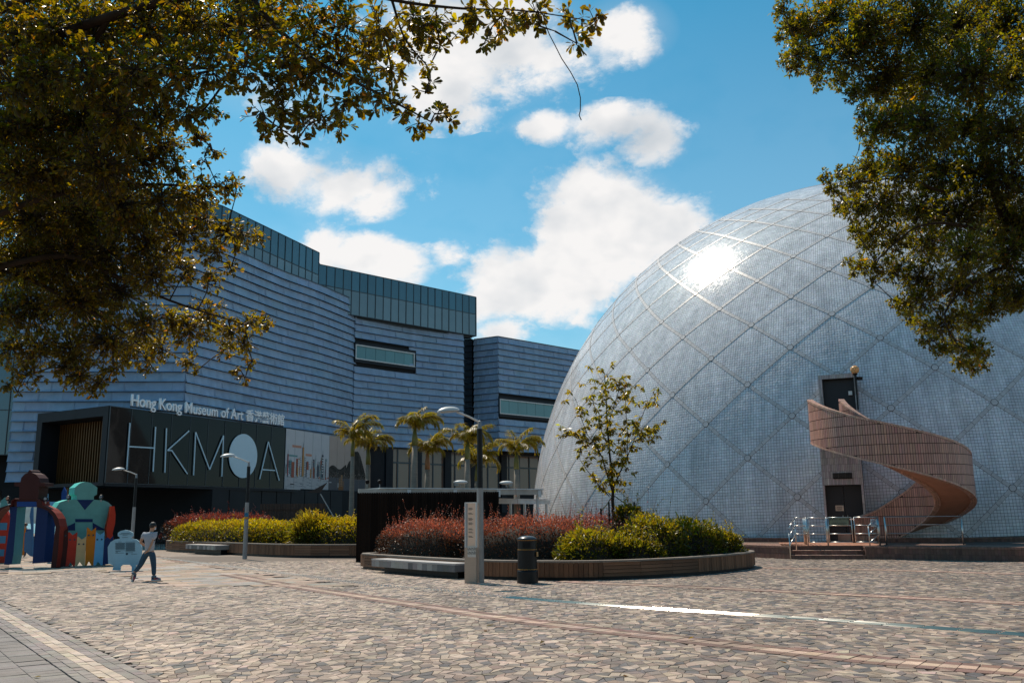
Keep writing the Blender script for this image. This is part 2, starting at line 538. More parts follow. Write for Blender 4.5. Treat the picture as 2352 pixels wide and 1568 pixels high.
# ---------------------------------------------------------------- plaza paving
P0 = np.array([-11.86, 21.38]); PD = np.array([0.588, -0.809]); PN = np.array([-0.809, -0.588])   # footpath edge, its direction, its inner side
BANDS = [
    Path2([(-9.5, 30.5)] + [(p[0], p[1]) for p in [(-6.558,25.708,0),(-3.914,21.794,0),(-1.58,18.434,0),(-0.15,16.381,0),(1.243,14.667,0),(2.395,13.442,0),(3.345,12.333,0),(4.184,11.496,0),(4.968,10.885,0),(5.607,10.427,0)]] + [(7.4, 8.9)]),
    Path2([(p[0], p[1]) for p in [(1.282,25.402,0),(2.119,24.604,0),(5.063,22.244,0),(7.04,20.365,0),(8.749,18.874,0),(9.734,17.823,0)]] + [(12.5, 15.2)]),
    Path2([(p[0], p[1]) for p in [(7.75,30.649,0),(11.289,28.561,0),(14.275,25.961,0)]] + [(18, 22.5)])]
TACT = Path2([(p[0], p[1]) for p in [(-17.667,45.349,0),(-9.302,33.196,0),(-4.002,25.29,0),(-1.977,23.043,0),(-0.185,20.701,0),(1.996,18.347,0),(3.799,16.764,0),(5.037,15.723,0),(6.081,14.695,0),(7.305,13.469,0)]] + [(9.0, 11.5)])
APRON = np.array([(p[0], p[1]) for p in [(-19.072,38.031,0),(-15.652,34.237,0),(-11.603,28.158,0),(-9.249,25.337,0),(-6.862,24.805,0),(-4.049,24.437,0),(-6.363,27.625,0),(-9.214,31.875,0),(-12.483,36.876,0),(-18.253,47.012,0),(-21.341,48.41,0),(-25.745,46.061,0),(-17.888,32.096,0),(-16.044,31.744,0),(-16.369,33.304,0)]])
APRON = APRON[[12, 13, 14, 1, 2, 3, 4, 5, 6, 7, 8, 9, 10, 11]]


def inside(poly, q):
    x, y = q[:, 0], q[:, 1]
    c = np.zeros(len(q), bool)
    n = len(poly)
    for i in range(n):
        (x1, y1), (x2, y2) = poly[i], poly[(i + 1) % n]
        cond = ((y1 > y) != (y2 > y)) & (x < (x2 - x1) * (y - y1) / (y2 - y1 + 1e-12) + x1)
        c ^= cond
    return c


def dist_to(path, q):
    d = np.full(len(q), 1e9)
    for a, bb in zip(path.p[:-1], path.p[1:]):
        v = bb - a; L2 = (v @ v)
        t = np.clip(((q - a) @ v) / L2, 0, 1)
        d = np.minimum(d, np.linalg.norm(q - a - t[:, None] * v, axis=1))
    return d


def top_pieces(name, quads, cols, material, parent, h=0.0, top=0.0, biggest=300, piece='paving_stone', rest='loose_paving'):
    """Flat pieces lying side by side: the 300 that show largest are objects of their own, the rest one mesh."""
    n = len(quads)
    ctr = quads.mean(1)
    e1 = quads[:, 2] - quads[:, 0]; e2 = quads[:, 3] - quads[:, 1]
    area = 0.5 * np.abs(e1[:, 0] * e2[:, 1] - e1[:, 1] * e2[:, 0])
    dd = np.hypot(ctr[:, 0], ctr[:, 1])
    show = area / dd ** 3
    show[np.abs(ctr[:, 0]) > 0.575 * ctr[:, 1] - 0.1] *= 0.001
    show[ctr[:, 1] < 9.9] *= 0.001
    order = np.argsort(-show)
    tops = rng.normal(0, 0.0022, n) + top
    zc = rng.normal(0, 0.0012, (n, 4)) + tops[:, None]
    bev = 0.006
    small = ctr[:, None, :] + (quads - ctr[:, None, :]) * (1 - bev / np.sqrt(area)[:, None, None])
    V = np.concatenate([np.concatenate([quads, np.full((n, 4, 1), -0.028)], 2),
                        np.concatenate([quads, zc[:, :, None] - 0.004], 2),
                        np.concatenate([small, zc[:, :, None]], 2)], 1)
    q = np.array([[8, 9, 10, 11], [4, 5, 9, 8], [5, 6, 10, 9], [6, 7, 11, 10], [7, 4, 8, 11], [0, 1, 5, 4], [1, 2, 6, 5], [2, 3, 7, 6], [3, 0, 4, 7]])
    po = np.array(world_loc(parent))
    for i in order[:biggest]:
        c = np.array([ctr[i, 0], ctr[i, 1], 0.0])
        me = mesh_np(piece, V[i] - c, q, material, np.tile(cols[i], (9, 1)))
        o = link(piece, me, parent); o.location = c - po
    r = order[biggest:]
    if len(r):
        F = (np.arange(len(r)) * 12)[:, None, None] + q[None]
        me = mesh_np(rest, V[r].reshape(-1, 3) - po, F.reshape(-1, 4), material, np.repeat(cols[r], 9, 0))
        kind(link(rest, me, parent), 'stuff')


def make_plaza():
    plaza = link('plaza', None); kind(plaza, 'structure')
    w, h = 0.114, 0.172
    nx, ny = 530, 203
    ii, jj = np.meshgrid(np.arange(nx + 1), np.arange(ny + 1), indexing='ij')
    X = (ii - nx / 2) * w + (jj % 2) * w * 0.45 + rng.normal(0, w * 0.19, ii.shape)
    Y = 6.2 + jj * h + rng.normal(0, h * 0.19, ii.shape) + 0.10 * np.sin(ii * 0.9 + jj * 0.35)
    # courses drift and bend like laid-by-eye paving
    X = X + 0.5 * np.sin(Y * 0.21 + 0.8); Y = Y + 0.55 * np.sin(X * 0.23 + 0.5) + 0.12 * X
    P = np.stack([X, Y], -1)
    Q = np.stack([P[:-1, :-1], P[1:, :-1], P[1:, 1:], P[:-1, 1:]], 2).reshape(-1, 4, 2)
    c = Q.mean(1)
    keep = (c[:, 1] > 6.3) & (c[:, 1] < 40) & (np.abs(c[:, 0]) < 0.66 * c[:, 1] + 1.5)
    Q, c = Q[keep], c[keep]
    keep = ((c - P0) @ PN < -0.02) & ~inside(APRON, c)
    for bpath in BANDS:
        keep &= dist_to(bpath, c) > 0.28
    keep &= dist_to(TACT, c) > 0.0
    Q, c = Q[keep], c[keep]
    g = 0.0065
    ctr = c[:, None, :]
    sz = np.sqrt(np.abs(np.cross(Q[:, 2] - Q[:, 0], Q[:, 3] - Q[:, 1])) * 0.5)
    Q = ctr + (Q - ctr) * (1 - g / np.maximum(sz, 0.05))[:, None, None]
    n = len(Q)
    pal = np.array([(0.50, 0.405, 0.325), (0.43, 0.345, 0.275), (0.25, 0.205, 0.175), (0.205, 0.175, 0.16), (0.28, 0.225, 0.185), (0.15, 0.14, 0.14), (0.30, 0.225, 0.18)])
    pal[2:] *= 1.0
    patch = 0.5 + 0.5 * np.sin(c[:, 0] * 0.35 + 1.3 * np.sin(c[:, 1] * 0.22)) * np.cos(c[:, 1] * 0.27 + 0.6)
    right = np.clip((c[:, 0] + 4) / 14, 0, 1)  # stones darken to the right, partly as painted lens fall-off
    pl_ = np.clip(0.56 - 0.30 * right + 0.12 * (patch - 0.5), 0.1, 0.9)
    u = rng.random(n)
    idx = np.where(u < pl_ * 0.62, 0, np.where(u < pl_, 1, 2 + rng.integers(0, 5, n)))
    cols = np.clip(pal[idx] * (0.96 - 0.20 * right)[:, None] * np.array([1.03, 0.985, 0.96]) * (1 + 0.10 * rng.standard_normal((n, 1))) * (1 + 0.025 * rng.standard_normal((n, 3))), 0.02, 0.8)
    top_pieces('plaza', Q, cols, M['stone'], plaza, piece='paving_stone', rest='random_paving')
    # bedding under the stones
    m = MB(); m.add([(-60, -2, -0.022), (60, -2, -0.022), (60, 46, -0.022), (-60, 46, -0.022)], [(0, 1, 2, 3)])
    m.build('bedding', M['joint'], plaza)
    return plaza


def strip_quads(path, s0, s1, off0, off1, step, gap=0.008):
    s = np.arange(s0, s1, step)
    a0, a1 = s + gap / 2, s + step - gap / 2
    def pt(ss, o):
        return path.at(ss) + path.nrm(ss) * o
    return np.stack([pt(a0, off0 + gap / 2), pt(a1, off0 + gap / 2), pt(a1, off1 - gap / 2), pt(a0, off1 - gap / 2)], 1)


plaza = make_plaza()

for bi, bp in enumerate(BANDS):
    band = link('paving_band', None); kind(band, 'structure')
    qs, cs = [], []
    for o0, o1, colr in ((-0.32, -0.12, (0.23, 0.135, 0.105)), (-0.12, 0.12, (0.50, 0.355, 0.27)), (0.12, 0.32, (0.23, 0.135, 0.105))):
        q = strip_quads(bp, 0, bp.L - 0.2, o0, o1, 0.20)
        qs.append(q); cs.append(jitter_cols(colr, len(q), 0.12))
    top_pieces('band', np.concatenate(qs), np.concatenate(cs), M['stone'], band, top=0.006, biggest=120, piece='band_tile', rest='far_band_tiling')

# footpath of narrow slabs in the near corner, with its border of small tiles
path = link('footpath', None); kind(path, 'structure')
border = link('paving_border', None); kind(border, 'structure')
line = Path2([P0 - PD * 9, P0 + PD * 22], smooth=False)
rows = [0.0, 0.125, 0.25, 0.37, 0.49, 0.61, 0.73]
bc = [(0.27, 0.225, 0.20), (0.25, 0.21, 0.19), (0.52, 0.415, 0.325), (0.50, 0.395, 0.31), (0.26, 0.22, 0.20), (0.24, 0.205, 0.19)]
qs, cs = [], []
for k in range(6):
    q = strip_quads(line, 0, line.L - 0.3, rows[k], rows[k + 1], 0.21, 0.006)
    qs.append(q); cs.append(jitter_cols(bc[k], len(q), 0.06))
top_pieces('border', np.concatenate(qs), np.concatenate(cs), M['stone'], border, top=0.003, piece='border_tile', rest='far_border_tiling')
qs, cs = [], []
for k in range(16):
    o0 = 0.74 + k * 0.36
    q = strip_quads(line, 0.1 * (k % 2), line.L - 0.3, o0, o0 + 0.358, 0.20, 0.0035)
    qs.append(q); cs.append(jitter_cols((0.205, 0.178, 0.165), len(q), 0.05, 0.015))
top_pieces('slabs', np.concatenate(qs), np.concatenate(cs), M['stone'], path, top=0.0, piece='paving_slab', rest='far_slab_paving')

# apron of larger flags round the art works
apron = link('stone_apron', None); kind(apron, 'structure')
w, h = 0.9, 0.62
qs, cs = [], []
ca, sa = math.cos(0.5), math.sin(0.5)
for i in range(-40, 60):
    for j in range(-40, 60):
        x, y = i * w + (j % 2) * 0.45, j * h
        q = np.array([(x + .005, y + .005), (x + w - .005, y + .005), (x + w - .005, y + h - .005), (x + .005, y + h - .005)])
        q = np.stack([q[:, 0] * ca - q[:, 1] * sa, q[:, 0] * sa + q[:, 1] * ca], 1) + np.array([-14, 33])
        if inside(APRON, q.mean(0)[None])[0]:
            qs.append(q); cs.append(jitter_cols((0.40, 0.285, 0.21) if rnd.random() < .6 else (0.34, 0.30, 0.265), 1, 0.08)[0])
top_pieces('apron', np.array(qs), np.array(cs), M['stone'], apron, top=0.002, piece='flagstone', rest='far_flag_paving', biggest=260)

# tactile guiding strip: domed studs far off, ribbed steel bars nearer the dome
tact = thing('tactile_strip', 'curving line of shiny metal guiding bars and studs set into the crazy paving', 'tactile strip')
bar_me = MB()
bar_me.prism([(-0.265, -0.021, 0.002), (-0.265, -0.004, 0.0145), (-0.265, 0.004, 0.0145), (-0.265, 0.021, 0.002)], (0.53, 0, 0))
bar_mesh = bar_me.mesh('guide_bar', mat('polished_bar', (0.24, 0.22, 0.20), 0.15, 1.0, var=0.05))
stud_me = MB(); stud_me.lathe([(0.022, 0.002), (0.018, 0.008), (0.008, 0.011)], n=8)
stud_mesh = stud_me.mesh('guide_stud', mat('stud_steel', (0.22, 0.25, 0.26), 0.6, 0.5))
s_mid = TACT.find((0.162,20.435,0))
k = 0
s = s_mid
while s < TACT.L - 0.3 and k < 290:
    for off in (-0.135, -0.045, 0.045, 0.135):
        p = TACT.at(s) + TACT.nrm(s) * off; t = TACT.nrm(s)
        o = link('guide_bar', bar_mesh, tact); o.location = (p[0], p[1], 0.0); o.rotation_euler = (rnd.gauss(0, .035), 0, math.atan2(t[0], -t[1]) + rnd.gauss(0, .012)); k += 1
    s += 0.56
k = 0
s = s_mid - 0.2
far = MB()
while s > 0.2:
    for off in (-0.14, -0.05, 0.05, 0.14):
        p = TACT.at(s) + TACT.nrm(s) * off
        if k < 280:
            o = link('guide_stud', stud_mesh, tact); o.location = (p[0], p[1], 0.0); k += 1
        else:
            far.lathe([(0.022, 0.002), (0.010, 0.010)], (p[0], p[1], 0), n=6)
    s -= 0.16
kind(far.build('far_studs', stud_mesh.materials[0], tact), 'stuff')

# joints and hairline cracks cut across the paving are left to the stones; fallen leaves lie on them

# ---------------------------------------------------------------- the tiled dome on its brick terrace
DC = np.array([23.92, 61.35, 0.715]); DA, DB = 22.66, 23.17
_tx, _ty = math.radians(-0.8), math.radians(-1.2)
DT = np.array([[1, 0, 0], [0, math.cos(_tx), -math.sin(_tx)], [0, math.sin(_tx), math.cos(_tx)]]) @ np.array([[math.cos(_ty), 0, math.sin(_ty)], [0, 1, 0], [-math.sin(_ty), 0, math.cos(_ty)]])


def dome_pt(az, ph, lift=0.0):
    az, ph = np.asarray(az, float), np.asarray(ph, float)
    c = np.stack([np.cos(ph) * np.cos(az), np.cos(ph) * np.sin(az), np.sin(ph)], -1)
    n = c / np.array([DA, DA, DB]); n /= np.linalg.norm(n, axis=-1, keepdims=True)
    p = c * np.array([DA, DA, DB]) + n * lift
    return p @ DT.T + DC, n @ DT.T


M['dome_tile'] = mat('dome_tile', (0.5, 0.5, 0.5), 0.17, var=0.10, scale=0.5, attr=True, spec=0.42, streak=0.22)
M['dome_grout'] = mat('dome_grout', (0.15, 0.145, 0.145), 0.9, var=0.3, scale=2)
M['rib_tile'] = mat('rib_tile', (0.54, 0.51, 0.50), 0.38, spec=0.3, var=0.15, scale=3)
dome = thing('planetarium_dome', 'huge pale tiled egg-shaped dome with a diagonal lattice of ribs', 'dome', (float(DC[0]), float(DC[1]), 0.0))
DL = np.array([DC[0], DC[1], 0.0])


def make_dome():
    # shell behind the tiles
    nu, nv = 160, 48
    az = np.linspace(0, 2 * np.pi, nu, endpoint=False); ph = np.linspace(R(-3), R(90), nv + 1)
    A, Ph = np.meshgrid(az, ph, indexing='ij')
    P, _ = dome_pt(A, Ph, -0.035)
    idx = lambda i, j: (i % nu) * (nv + 1) + j
    F = [(idx(i, j), idx(i + 1, j), idx(i + 1, j + 1), idx(i, j + 1)) for i in range(nu) for j in range(nv)]
    link('shell', mesh_np('shell', P.reshape(-1, 3) - DL, F, M['dome_grout'], smooth=True), dome)
    # square wall tiles
    NC = 1024
    da = 2 * np.pi / NC; dp = 0.1365 / 22.9
    a_i = np.arange(int(R(-218) / da), int(R(-52) / da)); p_j = np.arange(int(R(-1.0) / dp), int(R(66) / dp))
    AI, PJ = np.meshgrid(a_i, p_j, indexing='ij'); AI = AI.ravel(); PJ = PJ.ravel()
    # leave room for the two doorways
    ga = 0.0066 / 22.66
    a0, a1 = AI * da + ga, (AI + 1) * da - ga
    p0, p1 = PJ * dp + ga, (PJ + 1) * dp - ga
    ctr, _ = dome_pt((a0 + a1) / 2, (p0 + p1) / 2)
    cor, nor = [], []
    for a, p in ((a0, p0), (a1, p0), (a1, p1), (a0, p1)):
        c, n = dome_pt(a, p, -0.012); cor.append(c); nor.append(n)
    cor = np.stack(cor, 1); nor = np.stack(nor, 1)
    n = len(cor)
    # each tile sits at a slightly different angle
    tilt = rng.normal(0, 0.0014, (n, 4, 1))
    V, F = plates(cor + nor * tilt, nor, 0.012)
    cols = jitter_cols((0.72, 0.72, 0.74), n, 0.045, 0.012)
    row_t = 1 + 0.03 * np.sin(PJ * 1.7) * np.sin(AI * 0.013)
    cols = cols * row_t[:, None]
    link('wall_tiles', mesh_np('wall_tiles', V - DL, F, M['dome_tile'], np.repeat(cols, 5, 0)), dome)['kind'] = 'stuff'
    # lattice of ribs with a boss at every crossing
    zr = np.array([-0.25, 1.5, 3.18, 4.78, 6.33, 7.79, 9.14, 10.28, 11.46, 12.53, 13.48, 14.29, 15.03, 15.66, 16.2, 16.7, 17.15]) * 1.15
    phr = np.arcsin(np.clip(zr / DB, -1, 1))
    dl = 2 * np.pi / 32
    az0 = R(-124.58)
    items = []
    for k in range(len(zr) - 1):
        for j in range(-9, 7):
            aj = az0 + dl * (j + 0.5 * (k % 2))
            for sgn in (-1, 1):
                items.append((aj, phr[k], aj + sgn * dl / 2, phr[k + 1]))
    camv = np.array([0, 0, 1.75])
    vis = []
    for it in items:
        c, n = dome_pt((it[0] + it[2]) / 2, (it[1] + it[3]) / 2)
        d = camv - c
        vis.append((d @ n / np.linalg.norm(d), np.linalg.norm(d)))
    order = sorted(range(len(items)), key=lambda i: (vis[i][0] < 0.02, vis[i][1]))
    rest = MB(DL)

    def rib(mb, it):
        K = 6
        for q in range(K):
            t0, t1 = q / K, (q + 1) / K
            a = [it[0] + (it[2] - it[0]) * t for t in (t0, t1)]; p = [it[1] + (it[3] - it[1]) * t for t in (t0, t1)]
            (A0, n0), (A1, n1) = dome_pt(a[0], p[0]), dome_pt(a[1], p[1])
            d = A1 - A0; L = np.linalg.norm(d); d /= L
            side = np.cross(n0, d)
            for hw, z0, z1, mi, cut in ((0.089, -0.004, 0.005, 1, 0.0), (0.080, 0.005, 0.014, 0, 0.008)):
                c0, c1 = A0 + d * cut, A1 - d * cut
                vs = []
                for z in (z0, z1):
                    vs += [c0 - side * hw + n0 * z, c1 - side * hw + n1 * z, c1 + side * hw + n1 * z, c0 + side * hw + n0 * z]
                mb.add(vs, [(4, 5, 6, 7), (0, 1, 5, 4), (1, 2, 6, 5), (2, 3, 7, 6), (3, 0, 4, 7)], mi=mi)
    for rank, i in enumerate(order):
        it = items[i]
        if rank < 290 and vis[i][0] > 0.0:
            c, n = dome_pt((it[0] + it[2]) / 2, (it[1] + it[3]) / 2)
            mb = MB(c); rib(mb, it); mb.build('rib', [M['rib_tile'], M['grout']], dome)
        else:
            rib(rest, it)
    kind(rest.build('far_ribs', [M['rib_tile'], M['grout']], dome), 'stuff')
    for k in range(len(zr)):
        for j in range(-9, 7):
            aj = az0 + dl * (j + 0.5 * (k % 2))
            c, n = dome_pt(aj, phr[k])
            d = camv - c
            if d @ n < 0:
                continue
            t1 = np.cross(n, (0, 0, 1)); t1 /= np.linalg.norm(t1); t2 = np.cross(n, t1)
            mb = MB(c)
            for rr, z, mi in ((0.165, 0.015, 1), (0.140, 0.024, 0)):
                ring = [c + (t1 * math.cos(q * math.pi / 6) + t2 * math.sin(q * math.pi / 6)) * rr - n * 0.01 for q in range(12)]
                mb.prism(ring, n * (z + 0.01), mi=mi)
            mb.build('boss', [M['rib_tile'], M['grout']], dome)


make_dome()

# terrace the dome stands on
ST_U = np.array([0.969, -0.248]); ST_V = np.array([0.248, 0.969]); ST_O = np.array([10.75, 35.85])


def st(u, v, z=0.0):
    p = ST_O + ST_U * u + ST_V * v
    return (p[0], p[1], z)


def tile_wall(mb_list, p0, p1, z0, z1, tw, th, cols, lift=0.008, gap=0.008):
    """Tiles on a vertical wall from p0 to p1 (facing the right-hand side of p0->p1)."""
    p0, p1 = np.array(p0[:2], float), np.array(p1[:2], float)
    L = np.linalg.norm(p1 - p0); d = (p1 - p0) / L
    nn = np.array([d[1], -d[0], 0.0])
    nu = max(1, round(L / tw)); nv = max(1, round((z1 - z0) / th))
    quads = []
    for i in range(nu):
        for j in range(nv):
            a, b2 = i * L / nu + gap / 2, (i + 1) * L / nu - gap / 2
            c, e = z0 + j * (z1 - z0) / nv + gap / 2, z0 + (j + 1) * (z1 - z0) / nv - gap / 2
            quads.append([(*(p0 + d * a), c), (*(p0 + d * b2), c), (*(p0 + d * b2), e), (*(p0 + d * a), e)])
    P = np.array(quads); N_ = np.broadcast_to(nn, P.shape)
    V, F = plates(P, N_, lift)
    mb_list.append((V, F, np.repeat(jitter_cols(cols, len(P), 0.13), 5, 0)))


def tile_floor(mb_list, o, du, dv, nu, nv, z, cols, gap=0.010, lift=0.006):
    o, du, dv = np.array(o[:2], float), np.array(du, float), np.array(dv, float)
    quads = []
    gu, gv = gap / np.linalg.norm(du) / 2, gap / np.linalg.norm(dv) / 2
    for i in range(nu):
        for j in range(nv):
            quads.append([(*(o + du * (i + a) + dv * (j + b2)), z) for a, b2 in ((gu, gv), (1 - gu, gv), (1 - gu, 1 - gv), (gu, 1 - gv))])
    P = np.array(quads); N_ = np.broadcast_to(np.array([0, 0, 1.0]), P.shape)
    V, F = plates(P, N_, lift)
    mb_list.append((V, F, np.repeat(jitter_cols(cols, len(P), 0.15), 5, 0)))


def join_np(name, parts, material, parent, org):
    off, Vs, Fs, Cs = 0, [], [], []
    for V, F, C in parts:
        Vs.append(V); Fs.append(F + off); Cs.append(C); off += len(V)
    o = link(name, mesh_np(name, np.concatenate(Vs) - np.array(org), np.concatenate(Fs), material, np.concatenate(Cs)), parent)
    return o


BR = (0.235, 0.125, 0.09)
BRD = (0.17, 0.085, 0.062)
M['terrace_core'] = mat('terrace_core', (0.10, 0.062, 0.048), 0.9, var=0.2, scale=6)
terrace = link('terrace', None); kind(terrace, 'structure'); terrace.location = (14, 38, 0)
TO = (14, 38, 0)


def make_terrace():
    pl0, pl1 = np.array([7.6, 42.0]), np.array(st(-0.02, 0.12)[:2])
    pr0, pr1, pr2 = np.array(st(3.35, 0.0)[:2]), np.array([17.9, 32.1]), np.array([27.0, 27.2])
    s_in = np.array(st(0, 0.70)[:2]); e_in = np.array(st(2.75, 0.70)[:2]); e_out = np.array(st(2.75, -0.02)[:2])
    p_l = np.array([6.2, 47.0])
    plan = [p_l, pl0, pl1, s_in, e_in, e_out, pr0, pr1, pr2, np.array([48, 30.0]), np.array([48, 84.0]), np.array([6, 84.0])]
    b = MB(TO)
    b.prism([(p[0], p[1], -0.02) for p in plan], (0, 0, 0.505))
    b.build('terrace_core', M['terrace_core'], terrace)
    parts = []
    for p, q in ((p_l, pl0), (pl0, pl1), (pl1, s_in), (e_in, e_out), (e_out, pr0), (pr0, pr1), (pr1, pr2)):
        tile_wall(parts, p, q, 0.0, 0.40, 0.105, 0.2, BRD)
        tile_wall(parts, p, q, 0.405, 0.485, 0.105, 0.08, BR, lift=0.022)
    join_np('wall_tiling', parts, M['brick'], terrace, TO)['kind'] = 'stuff'
    parts = []
    # landing and the strip along the edge
    tile_floor(parts, st(-0.3, 0.70), ST_U * 0.125, ST_V * 0.2, 30, 22, 0.487, (0.34, 0.155, 0.095))
    d = pr2 - pr1; L = np.linalg.norm(d); d /= L; nn = np.array([-d[1], d[0]])
    d0 = pr1 - pr0; L0 = np.linalg.norm(d0); d0 /= L0; n0 = np.array([-d0[1], d0[0]])
    tile_floor(parts, pr0 + n0 * 0.01, d0 * 0.125, n0 * 0.2, int(L0 / 0.125), 9, 0.487, BR)
    tile_floor(parts, pr1 + nn * 0.01, d * 0.125, nn * 0.2, int(L / 0.125), 12, 0.487, BR)
    d = pl1 - pl0; L = np.linalg.norm(d); d /= L; nn = np.array([-d[1], d[0]])
    tile_floor(parts, pl0 + nn * 0.01, d * 0.125, nn * 0.2, int(L / 0.125) - 3, 9, 0.487, BR)
    join_np('floor_tiling', parts, M['brick'], terrace, TO)['kind'] = 'stuff'
    # steps
    for k in range(3):
        z0, z1 = k * 0.163, (k + 1) * 0.163
        v0 = 0.36 * k - 0.02
        b = MB(TO)
        b.prism([st(0.02, v0 + 0.012, z0), st(2.73, v0 + 0.012, z0), st(2.73, 0.74, z0), st(0.02, 0.74, z0)], (0, 0, 0.152))
        stp = b.build('step', M['terrace_core'], terrace)
        pts = []
        tile_wall(pts, st(0.02, v0 + 0.012), st(2.73, v0 + 0.012), z0 + 0.005, z1 - 0.022, 0.125, 0.2, BRD)
        tile_floor(pts, st(0.02, v0 - 0.004), ST_U * 0.125, ST_V * 0.19, 21, 2 if k < 2 else 1, z1 - 0.011, (0.50, 0.30, 0.23))
        join_np('step_tiling', pts, M['brick'], stp, TO)['kind'] = 'stuff'


make_terrace()
# low kerb ring round the foot of the dome
parts = []
ka = np.linspace(R(-214), R(-60), 150)
kr = DA + 0.75
kb = MB(TO)
for a0, a1 in zip(ka[:-1], ka[1:]):
    q = [(DC[0] + r * math.cos(a), DC[1] + r * math.sin(a)) for r, a in ((kr, a0), (kr, a1), (DA - 0.3, a1), (DA - 0.3, a0))]
    ang = 0.5 * (a0 + a1)
    mid = np.array([DC[0] + kr * math.cos(ang), DC[1] + kr * math.sin(ang)])
    s_loc = (mid - ST_O) @ ST_U
    if 0.3 < s_loc < 3.3:
        continue
    kb.prism([(x, y, 0.47) for x, y in q], (0, 0, 0.19))
    tile_wall(parts, q[0], q[1], 0.49, 0.62, 0.105, 0.13, BRD)
    tile_wall(parts, q[0], q[1], 0.62, 0.675, 0.105, 0.06, BR, lift=0.02)
kb.build('dome_kerb', M['terrace_core'], terrace)
join_np('kerb_tiling', parts, M['brick'], terrace, TO)['kind'] = 'stuff'

# ---------------------------------------------------------------- doors in the dome
M['door_dark'] = mat('dark_door_paint', (0.012, 0.012, 0.016), 0.5, var=0.15, scale=3)


def portal(label, px0, px1, z0, z1, ztop, yl, yr, reveal, two=True, warm=False):
    """Tiled box that stands out of the dome with a dark door set into it."""
    a, c = Vector((px0[0], px0[1], 0)), Vector((px1[0], px1[1], 0))
    u = (c - a); W = u.length; u.normalize(); v = Vector((-u.y, u.x, 0))
    t = thing('dome_door', label, 'door', (a.x, a.y, z0))
    jw = yl
    b = MB(t.location)
    def pr_(u0, u1, v0, v1, za, zb, mi=0):
        b.prism([a + u * u0 + v * v0 + Vector((0, 0, za)), a + u * u1 + v * v0 + Vector((0, 0, za)), a + u * u1 + v * v1 + Vector((0, 0, za)), a + u * u0 + v * v1 + Vector((0, 0, za))], (0, 0, zb - za), mi=mi)
    depth = 3.0
    pr_(0, jw, 0.012, depth, z0, z1); pr_(W - yr, W, 0.012, depth, z0, z1); pr_(0, W, 0.012, depth, z1, ztop)
    b.build('door_surround', M['grout'], t)
    pts = []
    def wall(p, q, za, zb, tw, th):
        tile_wall(pts, (p.x, p.y), (q.x, q.y), za, zb, tw, th, (0.42, 0.38, 0.37))
    wall(a, a + u * jw, z0, z1, 0.075, 0.4); wall(a + u * (W - yr), c, z0, z1, 0.075, 0.4); wall(a, c, z1, ztop, 0.075, 0.28)
    wall(a + u * jw, a + u * jw + v * reveal, z0, z1, 0.1, 0.4)
    wall(a + v * depth, a, z0, ztop, 0.1, 0.3)
    join_np('surround_tiling', pts, M['tile'], t, t.location)['kind'] = 'stuff'
    n = 2 if two else 1
    iw = (W - jw - yr) / n
    for k in range(n):
        b = MB(t.location)
        pr_(jw + k * iw + 0.01, jw + (k + 1) * iw - 0.01, reveal, reveal + 0.06, z0 + 0.01, z1 - 0.02)
        leaf = b.build('door_leaf', M['door_dark'], t)
        b = MB(t.location)
        hx = jw + (k + 1) * iw - 0.1 if k == 0 else jw + k * iw + 0.1
        b.tube([a + u * hx + v * (reveal - 0.05) + Vector((0, 0, z0 + 0.9)), a + u * hx + v * (reveal - 0.05) + Vector((0, 0, z0 + 1.15))], 0.015, 6)
        b.build('door_handle', M['steel'], leaf)
    return t, a, u, v, W



t, pa, pu, pv, pW = portal('dark double door at terrace level in the dome, with a white notice and tiled surround', (13.698,40.3,0.576), (15.26,39.65,0.574), 0.49, 2.95, 4.75, 0.08, 0.10, 0.32)
b = MB(t.location)
for k in range(6):
    zz = 3.23 + k * 0.045
    b.obox(pa + pu * (0.5 * pW + 0.02) + pv * (-0.02) + Vector((0, 0, zz)), pu * 0.40, pv * 0.03, Vector((0, 0, 0.016)))
b.obox(pa + pu * (0.5 * pW + 0.02) + pv * 0.01 + Vector((0, 0, 3.34)), pu * 0.42, pv * 0.01, Vector((0, 0, 0.16)))
b.build('vent_grille', M['black_metal'], t)
b = MB(t.location)
c0 = pa + pu * 0.62 + pv * 0.30 + Vector((0, 0, 1.95))
b.obox(c0, pu * 0.17, pv * 0.006, Vector((0, 0, 0.12)), (0.62, 0.50, 0.38))
for r_, wv in ((0.06, 0.11), (0.02, 0.12), (-0.03, 0.12), (-0.07, 0.08)):
    b.obox(c0 + Vector((0, 0, r_)) - pv * 0.008, pu * wv, pv * 0.002, Vector((0, 0, 0.011)), (0.16, 0.12, 0.10))
b.build('door_notice', M['plain'], t)
t, ua, uu, uv, uW = portal('dark upper door in the dome at the head of the spiral stair', (14.118,41,6.404), (15.602,40.35,6.31), 5.0, 7.78, 7.98, 0.14, 0.10, 0.30, two=False)
b = MB(t.location)
b.obox(ua + uu * (uW - 0.30) + uv * 0.24 + Vector((0, 0, 7.1)), uu * 0.08, uv * 0.06, Vector((0, 0, 0.09)))
b.build('switch_box', M['white_metal'], t)

